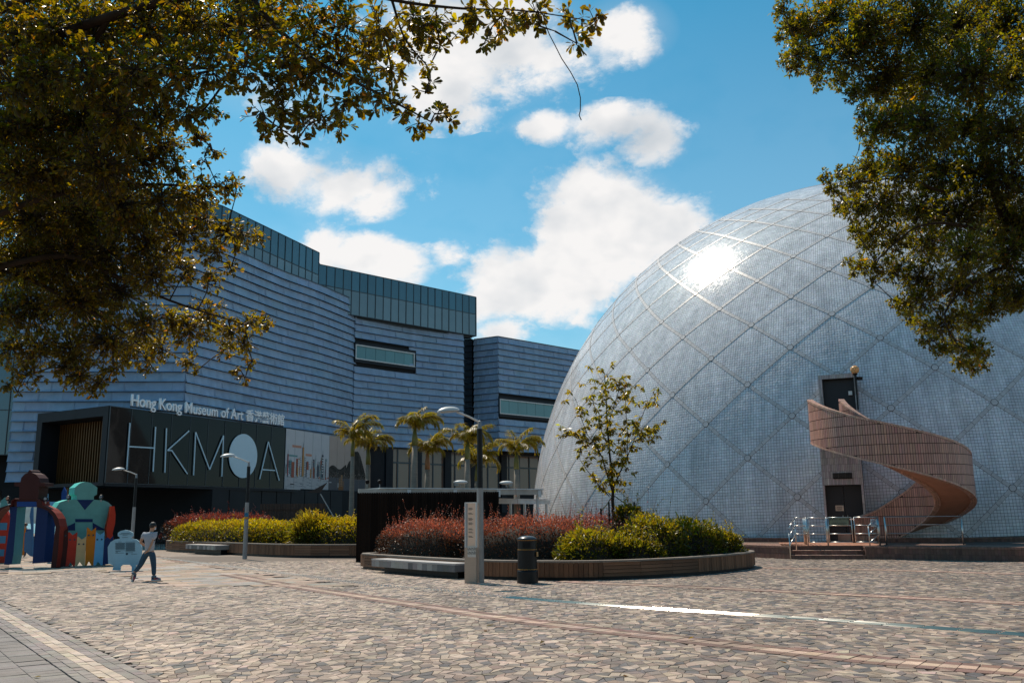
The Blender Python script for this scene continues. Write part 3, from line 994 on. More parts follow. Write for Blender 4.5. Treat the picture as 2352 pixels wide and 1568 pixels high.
# ---------------------------------------------------------------- spiral stair
SCX = (15.698,37.9,0.613)
SX, SY = SCX[0], SCX[1]
RO, RI = 3.16, 1.62
ZT = ([40, 65, 90, 135, 180, 225, 270, 315, 345, 362], [1.45, 1.60, 1.85, 2.65, 3.60, 4.25, 4.85, 5.55, 6.15, 6.50])
ZB = ([40, 65, 90, 117, 135, 180, 225, 270, 315, 345, 362], [0.48, 0.48, 0.49, 0.62, 0.9, 1.72, 2.45, 3.14, 3.85, 4.35, 4.62])
stair = thing('spiral_stair', 'curling outside stair with pink tiled parapets winding up the dome to the upper door', 'stair', (SX, SY, 0.48))
SO = (SX, SY, 0.48)
M['stair_core'] = mat('stair_core', (0.035, 0.022, 0.017), 0.9, var=0.2)
M['render'] = mat('painted_soffit', (0.50, 0.255, 0.165), 0.7, var=0.12, scale=1.2, bump=0.1, streak=0.12)
zt = lambda f: np.interp(f, *ZT)
zb = lambda f: np.interp(f, *ZB)


def cyl(f, r):
    a = np.radians(f)
    return SX - r * np.cos(a), SY + r * np.sin(a)


def make_stair():
    def band(name, f0, f1, r0, r1, za, zb_, m, n=90, par=stair):
        V, F = [], []
        fs = np.linspace(f0, f1, n)
        for f in fs:
            for r, z in ((r0, za(f)), (r1, za(f)), (r1, zb_(f)), (r0, zb_(f))):
                x, y = cyl(f, r); V.append((x - SO[0], y - SO[1], z - SO[2]))
        for i in range(n - 1):
            for k in range(4):
                F.append((i * 4 + k, i * 4 + (k + 1) % 4, i * 4 + 4 + (k + 1) % 4, i * 4 + 4 + k))
        F.append((0, 1, 2, 3)); e = (n - 1) * 4; F.append((e + 3, e + 2, e + 1, e))
        return link(name, mesh_np(name, V, F, m), par)
    wall_t = 0.22
    zc_ = lambda f: zb(f) + 0.015
    out = band('outer_parapet', 95, 361.5, RO - wall_t, RO - 0.012, zc_, lambda f: zt(f) - 0.012, M['stair_core'])
    inn = band('inner_parapet', 42, 361.5, RI, RI + wall_t, zc_, lambda f: zt(f) - 0.012, M['stair_core'])
    band('ramp', 60, 372, RI + wall_t - 0.03, RO - wall_t + 0.03, lambda f: zb(f) + 0.06, lambda f: zb(f) + 0.34, M['render'])
    # tread blocks
    nst = 26
    for k in range(nst):
        f0 = 70 + k * 11.0; f1 = f0 + 11.0
        z1 = zb(0.5 * (f0 + f1)) + 0.5
        band('stair_tread', f0, min(f1, 360), RI + wall_t, RO - wall_t, lambda f, z=z1: z - 0.3 + 0 * f, lambda f, z=z1: z + 0 * f, M['stair_core'], n=4)
    # landing to the upper door
    b = MB(SO)
    x0, y0 = cyl(361, RI + 0.2); x1, y1 = cyl(361, RO - 0.2)
    b.prism([(x1, y1, 4.86), (x0, y0, 4.86), (float(ua.x + uu.x * uW * 0.95), float(ua.y + uu.y * uW * 0.95) + 0.4, 4.86), (float(ua.x + uu.x * 0.2), float(ua.y + uu.y * 0.2) + 0.4, 4.86)], (0, 0, 0.16))
    b.build('top_landing', M['stair_core'], stair)
    # upright tiles in level courses, cut by the sloping top and bottom
    allP, allN, allC, score = [], [], [], []

    def face(f0, f1, r, outward, tw, flip=False):
        nf = int(math.radians(f1 - f0) * r / tw)
        fe = np.linspace(f0, f1, nf + 1)
        gp = math.degrees(0.020 / r) / 2
        zr0 = np.arange(0.0, 8.0, 0.395)
        for i in range(nf):
            fa, fb = fe[i] + gp, fe[i + 1] - gp
            for zl in zr0:
                lo = [max(zl + 0.012, float(zb(f)) + 0.085) for f in (fa, fb)]
                hi = [min(zl + 0.383, float(zt(f)) - 0.095) for f in (fa, fb)]
                if hi[0] - lo[0] < 0.02 or hi[1] - lo[1] < 0.02:
                    continue
                q = []
                for f, z in ((fa, lo[0]), (fb, lo[1]), (fb, hi[1]), (fa, hi[0])):
                    x, y = cyl(f, r); q.append((x, y, z))
                nn = []
                for f in (fa, fb, fb, fa):
                    a = math.radians(f); s_ = 1 if outward else -1
                    nn.append((-math.cos(a) * s_, math.sin(a) * s_, 0))
                allP.append(q); allN.append(nn)
                a = math.radians(fa); s_ = 1 if outward else -1
                dcam = np.array([-q[0][0], -q[0][1]]); dcam = dcam / np.linalg.norm(dcam)
                score.append(float(np.dot(dcam, (-math.cos(a) * s_, math.sin(a) * s_))) * (hi[0] - lo[0]) * (1.0 if outward and r > 3 else 0.35))
    face(95, 361.4, RO - 0.012, True, 0.098)
    face(95, 361.4, RO - wall_t, False, 0.098)
    face(42, 361.4, RI, False, 0.098)
    face(42, 361.4, RI + wall_t, True, 0.098)
    P, N_ = np.array(allP), np.array(allN)
    n = len(P)
    cols = jitter_cols((0.50, 0.265, 0.20), n, 0.10, 0.03)
    V, F = plates(P, N_, 0.010)
    V = V.reshape(n, 8, 3)
    order = np.argsort(-np.array(score))
    q5 = np.array([[4, 5, 6, 7], [0, 1, 5, 4], [1, 2, 6, 5], [2, 3, 7, 6], [3, 0, 4, 7]])
    for i in order[:295]:
        c = V[i].mean(0)
        o = link('tile', mesh_np('tile', V[i] - c, q5, M['tile'], np.tile(cols[i], (5, 1))), stair); o.location = c - np.array(SO)
    r = order[295:]
    F = (np.arange(len(r)) * 8)[:, None, None] + q5[None]
    kind(link('parapet_tiling', mesh_np('parapet_tiling', V[r].reshape(-1, 3) - np.array(SO), F.reshape(-1, 4), M['tile'], np.repeat(cols[r], 5, 0)), stair), 'stuff')
    # coping and foot courses of small blocks
    for name, f0, f1, r0, r1, zf, h, in (('outer_coping', 95, 361.4, RO - wall_t - 0.012, RO + 0.018, lambda f: zt(f) - 0.085, 0.09), ('inner_coping', 42, 361.4, RI - 0.018, RI + wall_t + 0.012, lambda f: zt(f) - 0.085, 0.09),
                                       ('outer_foot_course', 95, 361.4, RO - wall_t - 0.012, RO + 0.012, zb, 0.078), ('inner_foot_course', 75, 361.4, RI - 0.012, RI + wall_t + 0.012, zb, 0.078)):
        nf = int(math.radians(f1 - f0) * r1 / 0.098)
        fe = np.linspace(f0, f1, nf + 1); gp = math.degrees(0.012 / r1) / 2
        V, F = [], []
        splits = np.linspace(r0, r1, 4)
        for i in range(nf):
            for ra, rb in zip(splits[:-1], splits[1:]):
                k0 = len(V)
                for dz in (0, h):
                    for f, r in ((fe[i] + gp, ra + 0.004), (fe[i] + gp, rb - 0.004), (fe[i + 1] - gp, rb - 0.004), (fe[i + 1] - gp, ra + 0.004)):
                        x, y = cyl(f, r); V.append((x - SO[0], y - SO[1], float(zf(f)) + dz - SO[2]))
                for q in ((3, 2, 1, 0), (4, 5, 6, 7), (0, 1, 5, 4), (1, 2, 6, 5), (2, 3, 7, 6), (3, 0, 4, 7)):
                    F.append([k0 + x for x in q])
        o = link(name, mesh_np(name, V, F, M['tile'], np.repeat(jitter_cols((0.54, 0.32, 0.235), len(F) // 6, 0.12), 6, 0)), stair)
        kind(o, 'stuff')


make_stair()

# ---------------------------------------------------------------- globe lamp by the upper door
gl = thing('globe_lamp', 'lamp post with an amber glass globe and a small floodlight beside the upper door', 'lamp', (15.564,40.3,6.305))
go = Vector(gl.location)
b = MB(go); gz = 8.113
b.tube([go, (go.x, go.y, gz - 0.2)], 0.035, 8); b.build('pole', M['black_metal'], gl)
b = MB(go); b.lathe([(0.09, gz - 0.24), (0.11, gz - 0.19), (0.10, gz - 0.165)], (go.x, go.y, 0), 12); b.build('collar', M['black_metal'], gl)
gm, gnt, gb = principled('amber_globe')
gb.inputs['Base Color'].default_value = (0.85, 0.50, 0.22, 1); gb.inputs['Roughness'].default_value = 0.12
gb.inputs['Transmission Weight'].default_value = 0.45; gb.inputs['IOR'].default_value = 1.2
b = MB(go); b.ball((go.x, go.y, gz), 0.195, 24, 14); b.build('globe', gm, gl, smooth=True)
b = MB(go); b.tube([(go.x, go.y, gz - 0.17), (go.x, go.y, gz - 0.02)], [0.05, 0.03], 8); b.build('bulb_holder', M['white_metal'], gl)
b = MB(go); b.obox((go.x + 0.16, go.y - 0.05, gz - 0.40), (0.10, 0, 0), (0, 0.09, 0.02), (0, -0.02, 0.07)); b.tube([(go.x, go.y, gz - 0.46), (go.x + 0.14, go.y, gz - 0.44)], 0.015, 6); b.build('floodlight', M['black_metal'], gl)

# ---------------------------------------------------------------- railings and gate on the steps
def gp_(px, py):
    return px
rail = thing('steel_railing', 'stainless steel railing with two gate leaves across the top of the brick steps', 'railing', (12.791,36.074,0.693))
ro = Vector(rail.location); ro.z = 0.0; rail.location = ro
GL0 = [(11.611,36.376,1.669),(12.348,36.187,1.677),(13.282,35.948,1.688),(14.194,35.715,1.713),(14.435,35.653,1.715)]
XY = [Vector((p[0], p[1], 0)) for p in GL0]
ZF, ZR = 0.50, [1.57, 1.26, 0.94, 0.62]


def post(p, z0, z1, r=0.03, name='post'):
    b = MB(ro); b.tube([(p.x, p.y, z0), (p.x, p.y, z1)], r, 8); b.build(name, M['steel'], rail, smooth=True)
    return p


for p in (XY[0], XY[1], XY[3], XY[4]):
    post(p, ZF, ZR[0] + 0.02, 0.035)
for (p, q, nm) in ((XY[0], XY[1], 'side_panel'), (XY[1], XY[2], 'gate_leaf'), (XY[2], XY[3], 'gate_leaf')):
    d = (q - p).normalized(); a, c = p + d * 0.06, q - d * 0.04
    b = MB(ro)
    for z in ZR:
        b.tube([(a.x, a.y, z), (c.x, c.y, z)], 0.019, 8)
    for e in (a, c):
        b.tube([(e.x, e.y, ZR[0]), (e.x, e.y, ZR[3])], 0.019, 8)
    b.build(nm, M['steel'], rail, smooth=True)
# sloping handrails down the steps, either side
back = Vector((ST_V[0], ST_V[1], 0))
for side, top, foot, zf in (('left', XY[0] - Vector((ST_U[0], ST_U[1], 0)) * 0.45 - back * 0.12, Vector(st(-0.02, -0.05)), 0.0), ('right', XY[3], Vector(st(2.92, 0.06)), 0.49)):
    post(foot, zf, 0.98 if side == 'left' else 1.22, 0.024)
    if side == 'left':
        post(top, 0.30, ZR[0] - 0.02, 0.024)
    for k, z in enumerate(ZR[:3]):
        b = MB(ro); dz = -0.40 if side == 'left' else -0.33
        b.tube([(top.x, top.y, z), (foot.x, foot.y, z + dz)], 0.021, 8)
        if side == 'left':
            b.tube([(top.x, top.y, z), (XY[0].x, XY[0].y, z)], 0.019, 8)
        b.build('handrail', M['steel'], rail, smooth=True)
# return rails back to the dome and along the terrace to the right
far = [XY[4] + back * 0.0, XY[4] + Vector((ST_U[0], ST_U[1], 0)) * 2.75 + back * 0.1]
post(far[1], ZF, ZR[0] - 0.1, 0.028)
for z in ZR[:3]:
    b = MB(ro); b.tube([(far[0].x, far[0].y, z), (far[1].x, far[1].y, z)], 0.016, 8); b.build('terrace_rail', M['grey_metal'], rail, smooth=True)
lf = [XY[0] + back * k * 0.55 for k in range(1, 5)]
for p in lf:
    post(p, ZF, ZR[0], 0.022)
b = MB(ro)
for z in ZR[:3]:
    b.tube([(XY[0].x, XY[0].y, z), (lf[-1].x, lf[-1].y, z)], 0.018, 8)
b.build('return_rail', M['steel'], rail, smooth=True)


def text_mesh(name, body, size, material, parent, loc, rot, depth=0.0, align='CENTER', bold=0.0, res=3):
    cu = bpy.data.curves.new(name, 'FONT')
    cu.body = body; cu.size = size; cu.align_x = align; cu.extrude = depth; cu.resolution_u = res; cu.offset = bold
    tmp = bpy.data.objects.new(name, cu); COL.objects.link(tmp)
    dg = bpy.context.evaluated_depsgraph_get()
    me = bpy.data.meshes.new_from_object(tmp.evaluated_get(dg))
    bpy.data.objects.remove(tmp); bpy.data.curves.remove(cu)
    me.name = name; me.materials.clear(); me.materials.append(material)
    o = link(name, me, parent)
    o.location = Vector(loc) - (world_loc(parent) if parent else Vector()); o.rotation_euler = rot
    return o


M['ink'] = mat('dark_ink', (0.03, 0.035, 0.035), 0.6)
gs0, gs1 = XY[1], XY[2]
gd = (gs1 - gs0).normalized()
nb = thing('exit_notice', 'grey-green emergency exit notice hung on the middle gate leaf of the steel railing', 'sign', gs0 + gd * 0.46 - back * 0.035 + Vector((0, 0, 1.42)))
b = MB(nb.location); cN = Vector(nb.location)
b.obox(cN, gd * 0.36, back * 0.006, Vector((0, 0, 0.145))); b.build('notice_plate', mat('plate', (0.19, 0.20, 0.13), 0.4), nb)
yaw = math.atan2(gd.y, gd.x)
text_mesh('lettering', '緊急出口 請勿內進', 0.085, M['ink'], nb, cN - back * 0.010 + Vector((0, 0, 0.055)), (R(90), 0, yaw))
text_mesh('lettering', 'Emergency Exit  No Entry', 0.046, M['ink'], nb, cN - back * 0.010 + Vector((0, 0, -0.03)), (R(90), 0, yaw))
b = MB(nb.location)
for k, wv in ((-0.065, 0.29), (-0.095, 0.27), (-0.12, 0.2)):
    b.obox(cN - back * 0.009 + Vector((0, 0, k)), gd * wv, back * 0.001, Vector((0, 0, 0.006)))
b.build('small_print', M['ink'], nb)
wn = thing('white_notice', 'small white notice fixed on the railing beside the right gate post', 'sign', XY[3] - gd * 0.14 + back * 0.25 + Vector((0, 0, 1.35)))
b = MB(wn.location); c0 = Vector(wn.location); b.obox(c0, gd * 0.11, back * 0.005, Vector((0, 0, 0.15))); b.build('notice_plate', M['white_metal'], wn)
b = MB(wn.location)
for k in range(6):
    b.obox(c0 - back * 0.008 + Vector((0, 0, 0.10 - k * 0.035)), gd * (0.08 if k % 3 else 0.05), back * 0.001, Vector((0, 0, 0.009)))
b.build('small_print', mat('blue_ink', (0.05, 0.12, 0.3), 0.6), wn)

# ---------------------------------------------------------------- the art museum
M['clad'] = mat('ceramic_cladding', (0.33, 0.33, 0.36), 0.45, var=0.09, scale=1.1, bump=0.08, attr=True, streak=0.12, spec=0.5)
M['gap'] = mat('panel_gap_shade', (0.012, 0.013, 0.016), 0.9, spec=0.1)
M['glass_dark'] = glass_mat('black_glass', (0.006, 0.007, 0.008), 0.05, 0.4, wav=0.05, spec=0.22)
M['glass_blue'] = glass_mat('blue_glass', (0.035, 0.12, 0.17), 0.06, 0.35, wav=0.04, spec=0.9)
M['glass_pale'] = glass_mat('pale_glass', (0.13, 0.195, 0.225), 0.06, 0.3, wav=0.04, spec=0.9)  # pale base colour stands for bright reflections in the lower panes
M['glass_brown_reflection'] = glass_mat('brown_reflection_glass', (0.19, 0.115, 0.085), 0.12, 0.2, wav=0.05, spec=0.6)
M['mullion'] = mat('mullion_metal', (0.045, 0.06, 0.07), 0.45, 0.3)
M['frame_dark'] = mat('dark_metal_frame', (0.014, 0.017, 0.022), 0.55, 0.0, var=0.15, scale=1.2, streak=0.15, spec=0.25)
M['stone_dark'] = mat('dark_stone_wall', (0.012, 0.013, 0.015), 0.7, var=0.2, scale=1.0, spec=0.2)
M['bronze'] = mat('bronze_fin', (0.16, 0.085, 0.03), 0.42, 0.5, var=0.2, scale=2)
M['sign_white'] = mat('sign_white', (0.90, 0.90, 0.90), 0.5, var=0.03)
M['sign_blue'] = mat('sign_pale_blue', (0.50, 0.66, 0.74), 0.5, var=0.03)

museum = thing('art_museum', 'long blue-grey ribbed art museum with glass attic and black entrance box', 'museum', (-16, 72, 0))
MO = np.array([-16, 72, 0.0])
b1 = [(p[0], p[1]) for p in [(-21.014,56.931,20.5),(-19.679,60.835,20.5),(-17.618,66.77,20.5),(-15.77,70.821,20.5),(-13.682,76.808,20.5)]]
CORNER = np.array(b1[0]); B1E = np.array(b1[-1])
wallA = Path2([(-31.5, 56.2), tuple(CORNER)], smooth=False)
wallB = Path2(b1)
B2S, B2E = np.array((-13.712,76.508,19)[:2]), np.array((-4.697,84.811,19)[:2])
wallC = Path2([tuple(B2S), tuple(0.5 * (B2S + B2E) + np.array([-0.25, 0.3])), tuple(B2E)])
B3S, B3C, B3E = np.array((-3.754,87.259,19)[:2]), np.array((-1.397,85.866,19)[:2]), np.array((7.886,94.748,19)[:2])
wallD = Path2([tuple(B3S), tuple(B3C)], smooth=False)
wallE = Path2([tuple(B3C), tuple(B3E)], smooth=False)
ROW = 0.625


def face_panel(P, s0, s1, z0, z1, variant):
    """One ceramic panel: leaning shingle with a sunk tray whose one end ramps up. P: Path2, facing its right-hand normal."""
    a = P.at([s0 + 0.003, s1 - 0.003]); n = P.nrm([s0 + 0.05, s1 - 0.05])
    w = 1.0
    def q(u, v, o):
        xy = a[0] + (a[1] - a[0]) * u + (n[0] + (n[1] - n[0]) * u) * o
        return (xy[0], xy[1], z0 + (z1 - z0) * v)
    lean = lambda v: 0.15 - 0.13 * v
    B_, T_ = 0.115, 1.0                     # the foot of the panel is a chamfered lip over a thin gap, its underside blackened to stand for shade
    b0 = 0.024
    vs = [q(0, B_, lean(B_)), q(1, B_, lean(B_)), q(1, T_, lean(1)), q(0, T_, lean(1))]
    if variant == 0:      # plain leaning panel with shallow end facets
        lo, hi, dep = 0.08, 0.92, 0.035
        vs += [q(lo, .18, lean(.18) - dep), q(hi, .18, lean(.18) - dep), q(hi, .94, lean(.94) - dep * .4), q(lo, .94, lean(.94) - dep * .4)]
    elif variant == 1:    # deep left ramp
        vs += [q(.42, .15, lean(.15) - .02), q(.96, .20, lean(.20) - .09), q(.96, .95, lean(.95) - .05), q(.28, .95, lean(.95) - .05)]
    else:                 # deep right ramp
        vs += [q(.04, .20, lean(.20) - .09), q(.58, .15, lean(.15) - .02), q(.72, .95, lean(.95) - .05), q(.04, .95, lean(.95) - .05)]
    vs += [q(0, b0, 0.185), q(1, b0, 0.185), q(1, b0 + .012, -0.05), q(0, b0 + .012, -0.05), q(1, T_, -0.05), q(0, T_, -0.05)]
    fs = [(4, 5, 6, 7), (0, 1, 5, 4), (1, 2, 6, 5), (2, 3, 7, 6), (3, 0, 4, 7), (8, 9, 1, 0), (11, 10, 9, 8), (10, 12, 2, 1), (9, 10, 1, 1), (13, 11, 0, 3), (11, 8, 0, 0), (3, 2, 12, 13)]
    fs = [f for f in fs if len(set(f)) == 4]
    return vs, fs


cands = []


def clad(P, z0, z1, width, phase=0, skip=()):
    nr = int(round((z1 - z0) / ROW)); h = (z1 - z0) / nr
    nc = max(1, int(round(P.L / width))); w = P.L / nc
    for r in range(nr):
        sh = 0.5 * w * ((r + phase) % 2)
        edges = [0.0] + [w * k + sh for k in range(nc + 1) if 0.05 < w * k + sh < P.L - 0.05] + [P.L]
        for c in range(len(edges) - 1):
            s0, s1, za, zb2 = edges[c], edges[c + 1], z0 + r * h, z0 + (r + 1) * h
            sm = 0.5 * (s0 + s1)
            if any(a0 < sm < a1 and y0 - 0.35 * h < 0.5 * (za + zb2) < y1 + 0.35 * h for a0, a1, y0, y1 in skip):
                continue
            vs, fs = face_panel(P, s0, s1, za, zb2, (c + r * 2) % 3 if s1 - s0 > 0.7 * w else 0)
            m = P.at(sm)
            cands.append((np.array(vs), fs, m, za))


C_TOP = 20.5
sB = lambda p: wallB.find(p)
clad(wallA, 4.2, C_TOP, 1.45)
clad(wallB, 7.9, C_TOP, 1.5, 1)
SLOT = (-1.0, 0 + wallC.find((-8.633,81.186,17.453)[:2]), 15.2, 16.75)
clad(wallC, 7.9, 19.0, 1.5, 0, skip=[SLOT])
clad(wallD, 7.9, 19.0, 1.0, 0)
S3a = wallE.find((-2.104,85.19,12.928)[:2])
SLOT3 = (-0.5, 11.5, 11.3, 13.05)
clad(wallE, 7.9, 19.0, 1.5, 1, skip=[SLOT3])


def emit_cladding():
    d = np.array([np.hypot(*c[2]) + (40 if c[2][0] < -0.56 * c[2][1] else 0) + (18 if (c[2][0] < -15 and c[3] > 13) else 0) for c in cands])
    order = np.argsort(d)
    cols = jitter_cols((0.265, 0.36, 0.49), len(cands), 0.04, 0.012)
    for i in order[:298]:
        vs, fs, m, z = cands[i]
        c = vs.mean(0)
        o = link('cladding_panel', mesh_np('cladding_panel', vs - c, fs, [M['clad'], M['gap']], np.tile(cols[i], (10, 1)), mi=[0, 0, 0, 0, 0, 0, 1, 0, 0, 0]), museum)
        o.location = c - MO
    V, F, C, off = [], [], [], 0
    for i in order[298:]:
        vs, fs, m, z = cands[i]
        V.append(vs); F.append(np.array(fs) + off); C.append(np.tile(cols[i], (10, 1))); off += len(vs)
    kind(link('upper_cladding', mesh_np('upper_cladding', np.concatenate(V) - MO, np.concatenate(F), [M['clad'], M['gap']], np.concatenate(C), mi=[0, 0, 0, 0, 0, 0, 1, 0, 0, 0] * len(V)), museum), 'stuff')


emit_cladding()

# building cores
def core(name, pts, z0, z1, m):
    b = MB(MO); b.prism([(p[0], p[1], z0) for p in pts], (0, 0, z1 - z0)); return b.build(name, m, museum)


inB = [tuple(wallB.at(s) - wallB.nrm(s) * 0.06) for s in np.linspace(0, wallB.L, 10)]
core('left_wing', [(-31.4, 56.3)] + [(p[0], p[1]) for p in inB] + [(-22, 100), (-60, 100), (-60, 62), (-31.4, 62)], 7.9, C_TOP - 0.02, M['stone_dark'])
inC = [tuple(wallC.at(s) - wallC.nrm(s) * 0.06) for s in np.linspace(0, wallC.L, 8)]
nC = wallC.nrm(wallC.L * 0.5)
core('middle_wing', [tuple(B1E + np.array([0.2, 0.3]))] + inC + [tuple(B2E - nC * 26), tuple(B2S - nC * 26)], 7.9, 18.98, M['stone_dark'])
nE = wallE.nrm(1.0)
core('right_wing', [tuple(B3S + np.array([.06, .06])), tuple(B3C + np.array([0.0, 0.08])), tuple(B3E - nE * 0.06), tuple(B3E - nE * 22), tuple(B3S - nE * 22)], 7.9, 18.98, M['stone_dark'])
b = MB(MO)
for P, zt_ in ((wallB, C_TOP), (wallC, 19.0), (wallD, 19.0), (wallE, 19.0), (wallA, C_TOP)):
    for s0, s1 in zip(np.linspace(0, P.L, 9)[:-1], np.linspace(0, P.L, 9)[1:]):
        a, c = P.at([s0, s1]); n = P.nrm([s0, s1])
        b.prism([(*(a + n[0] * .07), zt_), (*(c + n[1] * .07), zt_), (*(c - n[1] * .5), zt_), (*(a - n[0] * .5), zt_)], (0, 0, 0.07))
b.build('parapet_capping', M['mullion'], museum)


def glazing(P, s0, s1, zs, step, out, mats, name='glass_pane', back=0.0, mull=0.05, individual=True, depth=0.09):
    """Curtain wall along a path: panes one by one, mullions as one frame. zs: level heights."""
    n = max(1, int(round((s1 - s0) / step)))
    e = np.linspace(s0, s1, n + 1)
    fr = MB(MO)
    for i in range(n):
        a, c = P.at([e[i], e[i + 1]]); nn = P.nrm([e[i] + .01, e[i + 1] - .01])
        a, c = a + nn[0] * out, c + nn[1] * out
        for k in range(len(zs) - 1):
            d = (c - a) / np.linalg.norm(c - a)
            p, q = a + d * 0.03, c - d * 0.03
            mid = np.array([*(0.5 * (p + q)), 0.5 * (zs[k] + zs[k + 1])])
            tw = rnd.uniform(-0.010, 0.010)
            m3 = np.array([nn[0][0], nn[0][1], 0])
            b = MB(mid)
            pp = [np.array([*p, zs[k] + .03]) + m3 * tw, np.array([*q, zs[k] + .03]) - m3 * tw, np.array([*q, zs[k + 1] - .03]) - m3 * tw, np.array([*p, zs[k + 1] - .03]) + m3 * tw]
            b.prism(pp, -m3 * 0.03)
            b.build(name, mats[k % len(mats)], museum)
        fr.obox((*a, 0.5 * (zs[0] + zs[-1])), Vector((*(d * mull * 0.5), 0)), Vector((*(nn[0] * depth * .5), 0)), Vector((0, 0, 0.5 * (zs[-1] - zs[0]))))
    fr.obox((*c, 0.5 * (zs[0] + zs[-1])), Vector((*(d * mull * 0.5), 0)), Vector((*(nn[1] * depth * .5), 0)), Vector((0, 0, 0.5 * (zs[-1] - zs[0]))))
    for i in range(n):
        a, c = P.at([e[i], e[i + 1]]); nn = P.nrm([e[i] + .01, e[i + 1] - .01])
        a, c = a + nn[0] * out, c + nn[1] * out
        for z in zs:
            fr.obox((*(0.5 * (a + c)), z), Vector((*(0.5 * (c - a)), 0)), Vector((*(nn[0] * depth * .45), 0)), Vector((0, 0, mull * 0.5)))
    return fr.build(name.replace('pane', 'frame'), M['mullion'], museum)


# attic glass above the left and middle wings
g1 = Path2([(-31.0, 58.2), (-23.0, 58.3)] + [(p[0] , p[1]) for p in [(-20.703,61.102,23.9),(-18.774,66.192,23.9),(-16.236,73.036,23.9)]], smooth=False)
glazing(g1, 4.0, g1.L, [20.6, 21.9, 23.85], 0.98, 0.0, [M['glass_pale'], M['glass_blue']])
core('attic_block', [(-31, 58.6), (-23.1, 58.7)] + [(float(g1.at(s)[0] - g1.nrm(s)[0] * .4), float(g1.at(s)[1] - g1.nrm(s)[1] * .4)) for s in (8.5, 14, 19, g1.L - 0.3)] + [(-18, 95), (-50, 95)], 20.5, 23.95, M['mullion'])
g2 = Path2([(p[0], p[1]) for p in [(-16.352,73.356,23),(-3.498,85.662,23)]], smooth=False)
glazing(g2, 0.0, g2.L - 0.05, [19.05, 21.2, 22.95], 0.83, 0.0, [M['glass_pale'], M['glass_blue']])
e2 = np.array(g2.p[-1]); s2 = np.array(g2.p[0]); nG = g2.nrm(3.0)
core('attic_block', [tuple(s2 - nG * .35 + np.array([-.8, -.6])), tuple(e2 - nG * .35 - np.array([.15, .1])), tuple(e2 - nG * 20), tuple(s2 - nG * 20)], 18.9, 23.04, M['mullion'])
gs = Path2([tuple(e2), tuple(B2E + (e2 - B2E) * 0.02 + np.array([1.35, 0.9]))], smooth=False)
# tall dark glass strip between the middle and right wings
gl_ = Path2([tuple(B2E + np.array([0.02, .35])), tuple(B3S + np.array([0.0, 0.3]))], smooth=False)
glazing(gl_, 0.0, gl_.L, [7.9, 10.1, 12.3, 14.5, 16.7, 19.0], gl_.L, 0.0, [M['glass_dark']])
gr_ = Path2([tuple(e2), tuple(e2 - nG * 8)], smooth=False)
glazing(gr_, 0.0, gr_.L, [19.05, 21.2, 22.95], 1.0, 0.02, [M['glass_blue']])

# ribbon windows
M['ribbon'] = glass_mat('ribbon_glass', (0.07, 0.19, 0.20), 0.05, 0.3, wav=0.05, spec=0.9)


def ribbon(P, s0, s1, z0, z1, n, dark_left):
    a, c = P.at([max(s0, 0.0), s1]); nn = P.nrm(0.5 * (max(s0, 0) + s1)); d = (c - a) / np.linalg.norm(c - a)
    w = MB(MO)
    def bx(u0, u1, za, zb3, o0, o1):
        w.prism([(*(a + d * u0 + nn * o0), za), (*(a + d * u1 + nn * o0), za), (*(a + d * u1 + nn * o1), za), (*(a + d * u0 + nn * o1), za)], (0, 0, zb3 - za))
    L = np.linalg.norm(c - a)
    bx(0, L, z0 - .32, z0 - .05, -0.05, 0.15); bx(0, L, z1 + .05, z1 + .30, -0.05, 0.15); bx(L - .12, L + .05, z0 - .32, z1 + .30, -.05, .16); bx(0, dark_left, z0 - .05, z1 + .05, -0.05, 0.12)
    win = w.build('window', M['frame_dark'], museum)
    f = MB(MO); w = f
    bx(dark_left, L - .12, z0 - .05, z0 + .05, 0, .19); bx(dark_left, L - .12, z1 - .05, z1 + .05, 0, .19); bx(L - .20, L - .12, z0 + .05, z1 - .05, 0, .19); bx(dark_left, dark_left + .08, z0 + .05, z1 - .05, 0, .19)
    f.build('frame', mat('pale_window_frame', (0.55, 0.56, 0.55), 0.45), win)
    for k in range(n):
        u0 = dark_left + .08 + (L - .28 - dark_left) * k / n; u1 = dark_left + .08 + (L - .28 - dark_left) * (k + 1) / n
        f = MB(MO); w = f
        bx(u0 + .015, u1 - .015, z0 + .05, z1 - .05, 0.03, 0.06)
        f.build('pane', M['ribbon'], win)


ribbon(wallC, SLOT[0], SLOT[1], 15.35, 16.55, 6, 0.05)
ribbon(wallE, 0.02, 11.3, 11.5, 12.85, 9, 0.05)

# dark undercroft with the ground floor set back
b = MB(MO)
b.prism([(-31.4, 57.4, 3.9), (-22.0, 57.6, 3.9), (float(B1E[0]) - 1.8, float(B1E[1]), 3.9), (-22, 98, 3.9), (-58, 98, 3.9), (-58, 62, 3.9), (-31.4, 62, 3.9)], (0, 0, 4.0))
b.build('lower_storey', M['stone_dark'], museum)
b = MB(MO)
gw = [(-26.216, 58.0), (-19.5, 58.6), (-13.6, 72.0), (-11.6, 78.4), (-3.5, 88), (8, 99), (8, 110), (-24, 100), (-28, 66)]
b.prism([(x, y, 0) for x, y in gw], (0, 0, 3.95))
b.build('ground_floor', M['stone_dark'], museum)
b = MB(MO); b.box(-33, -21, 58.5, 58.9, 2.95, 3.95); b.build('drop_beam', M['stone_dark'], museum)
b = MB(MO)
for x0, w, h in ((385, 45, 1152), (505, 70, 1155), (648, 80, 1148)):
    pass
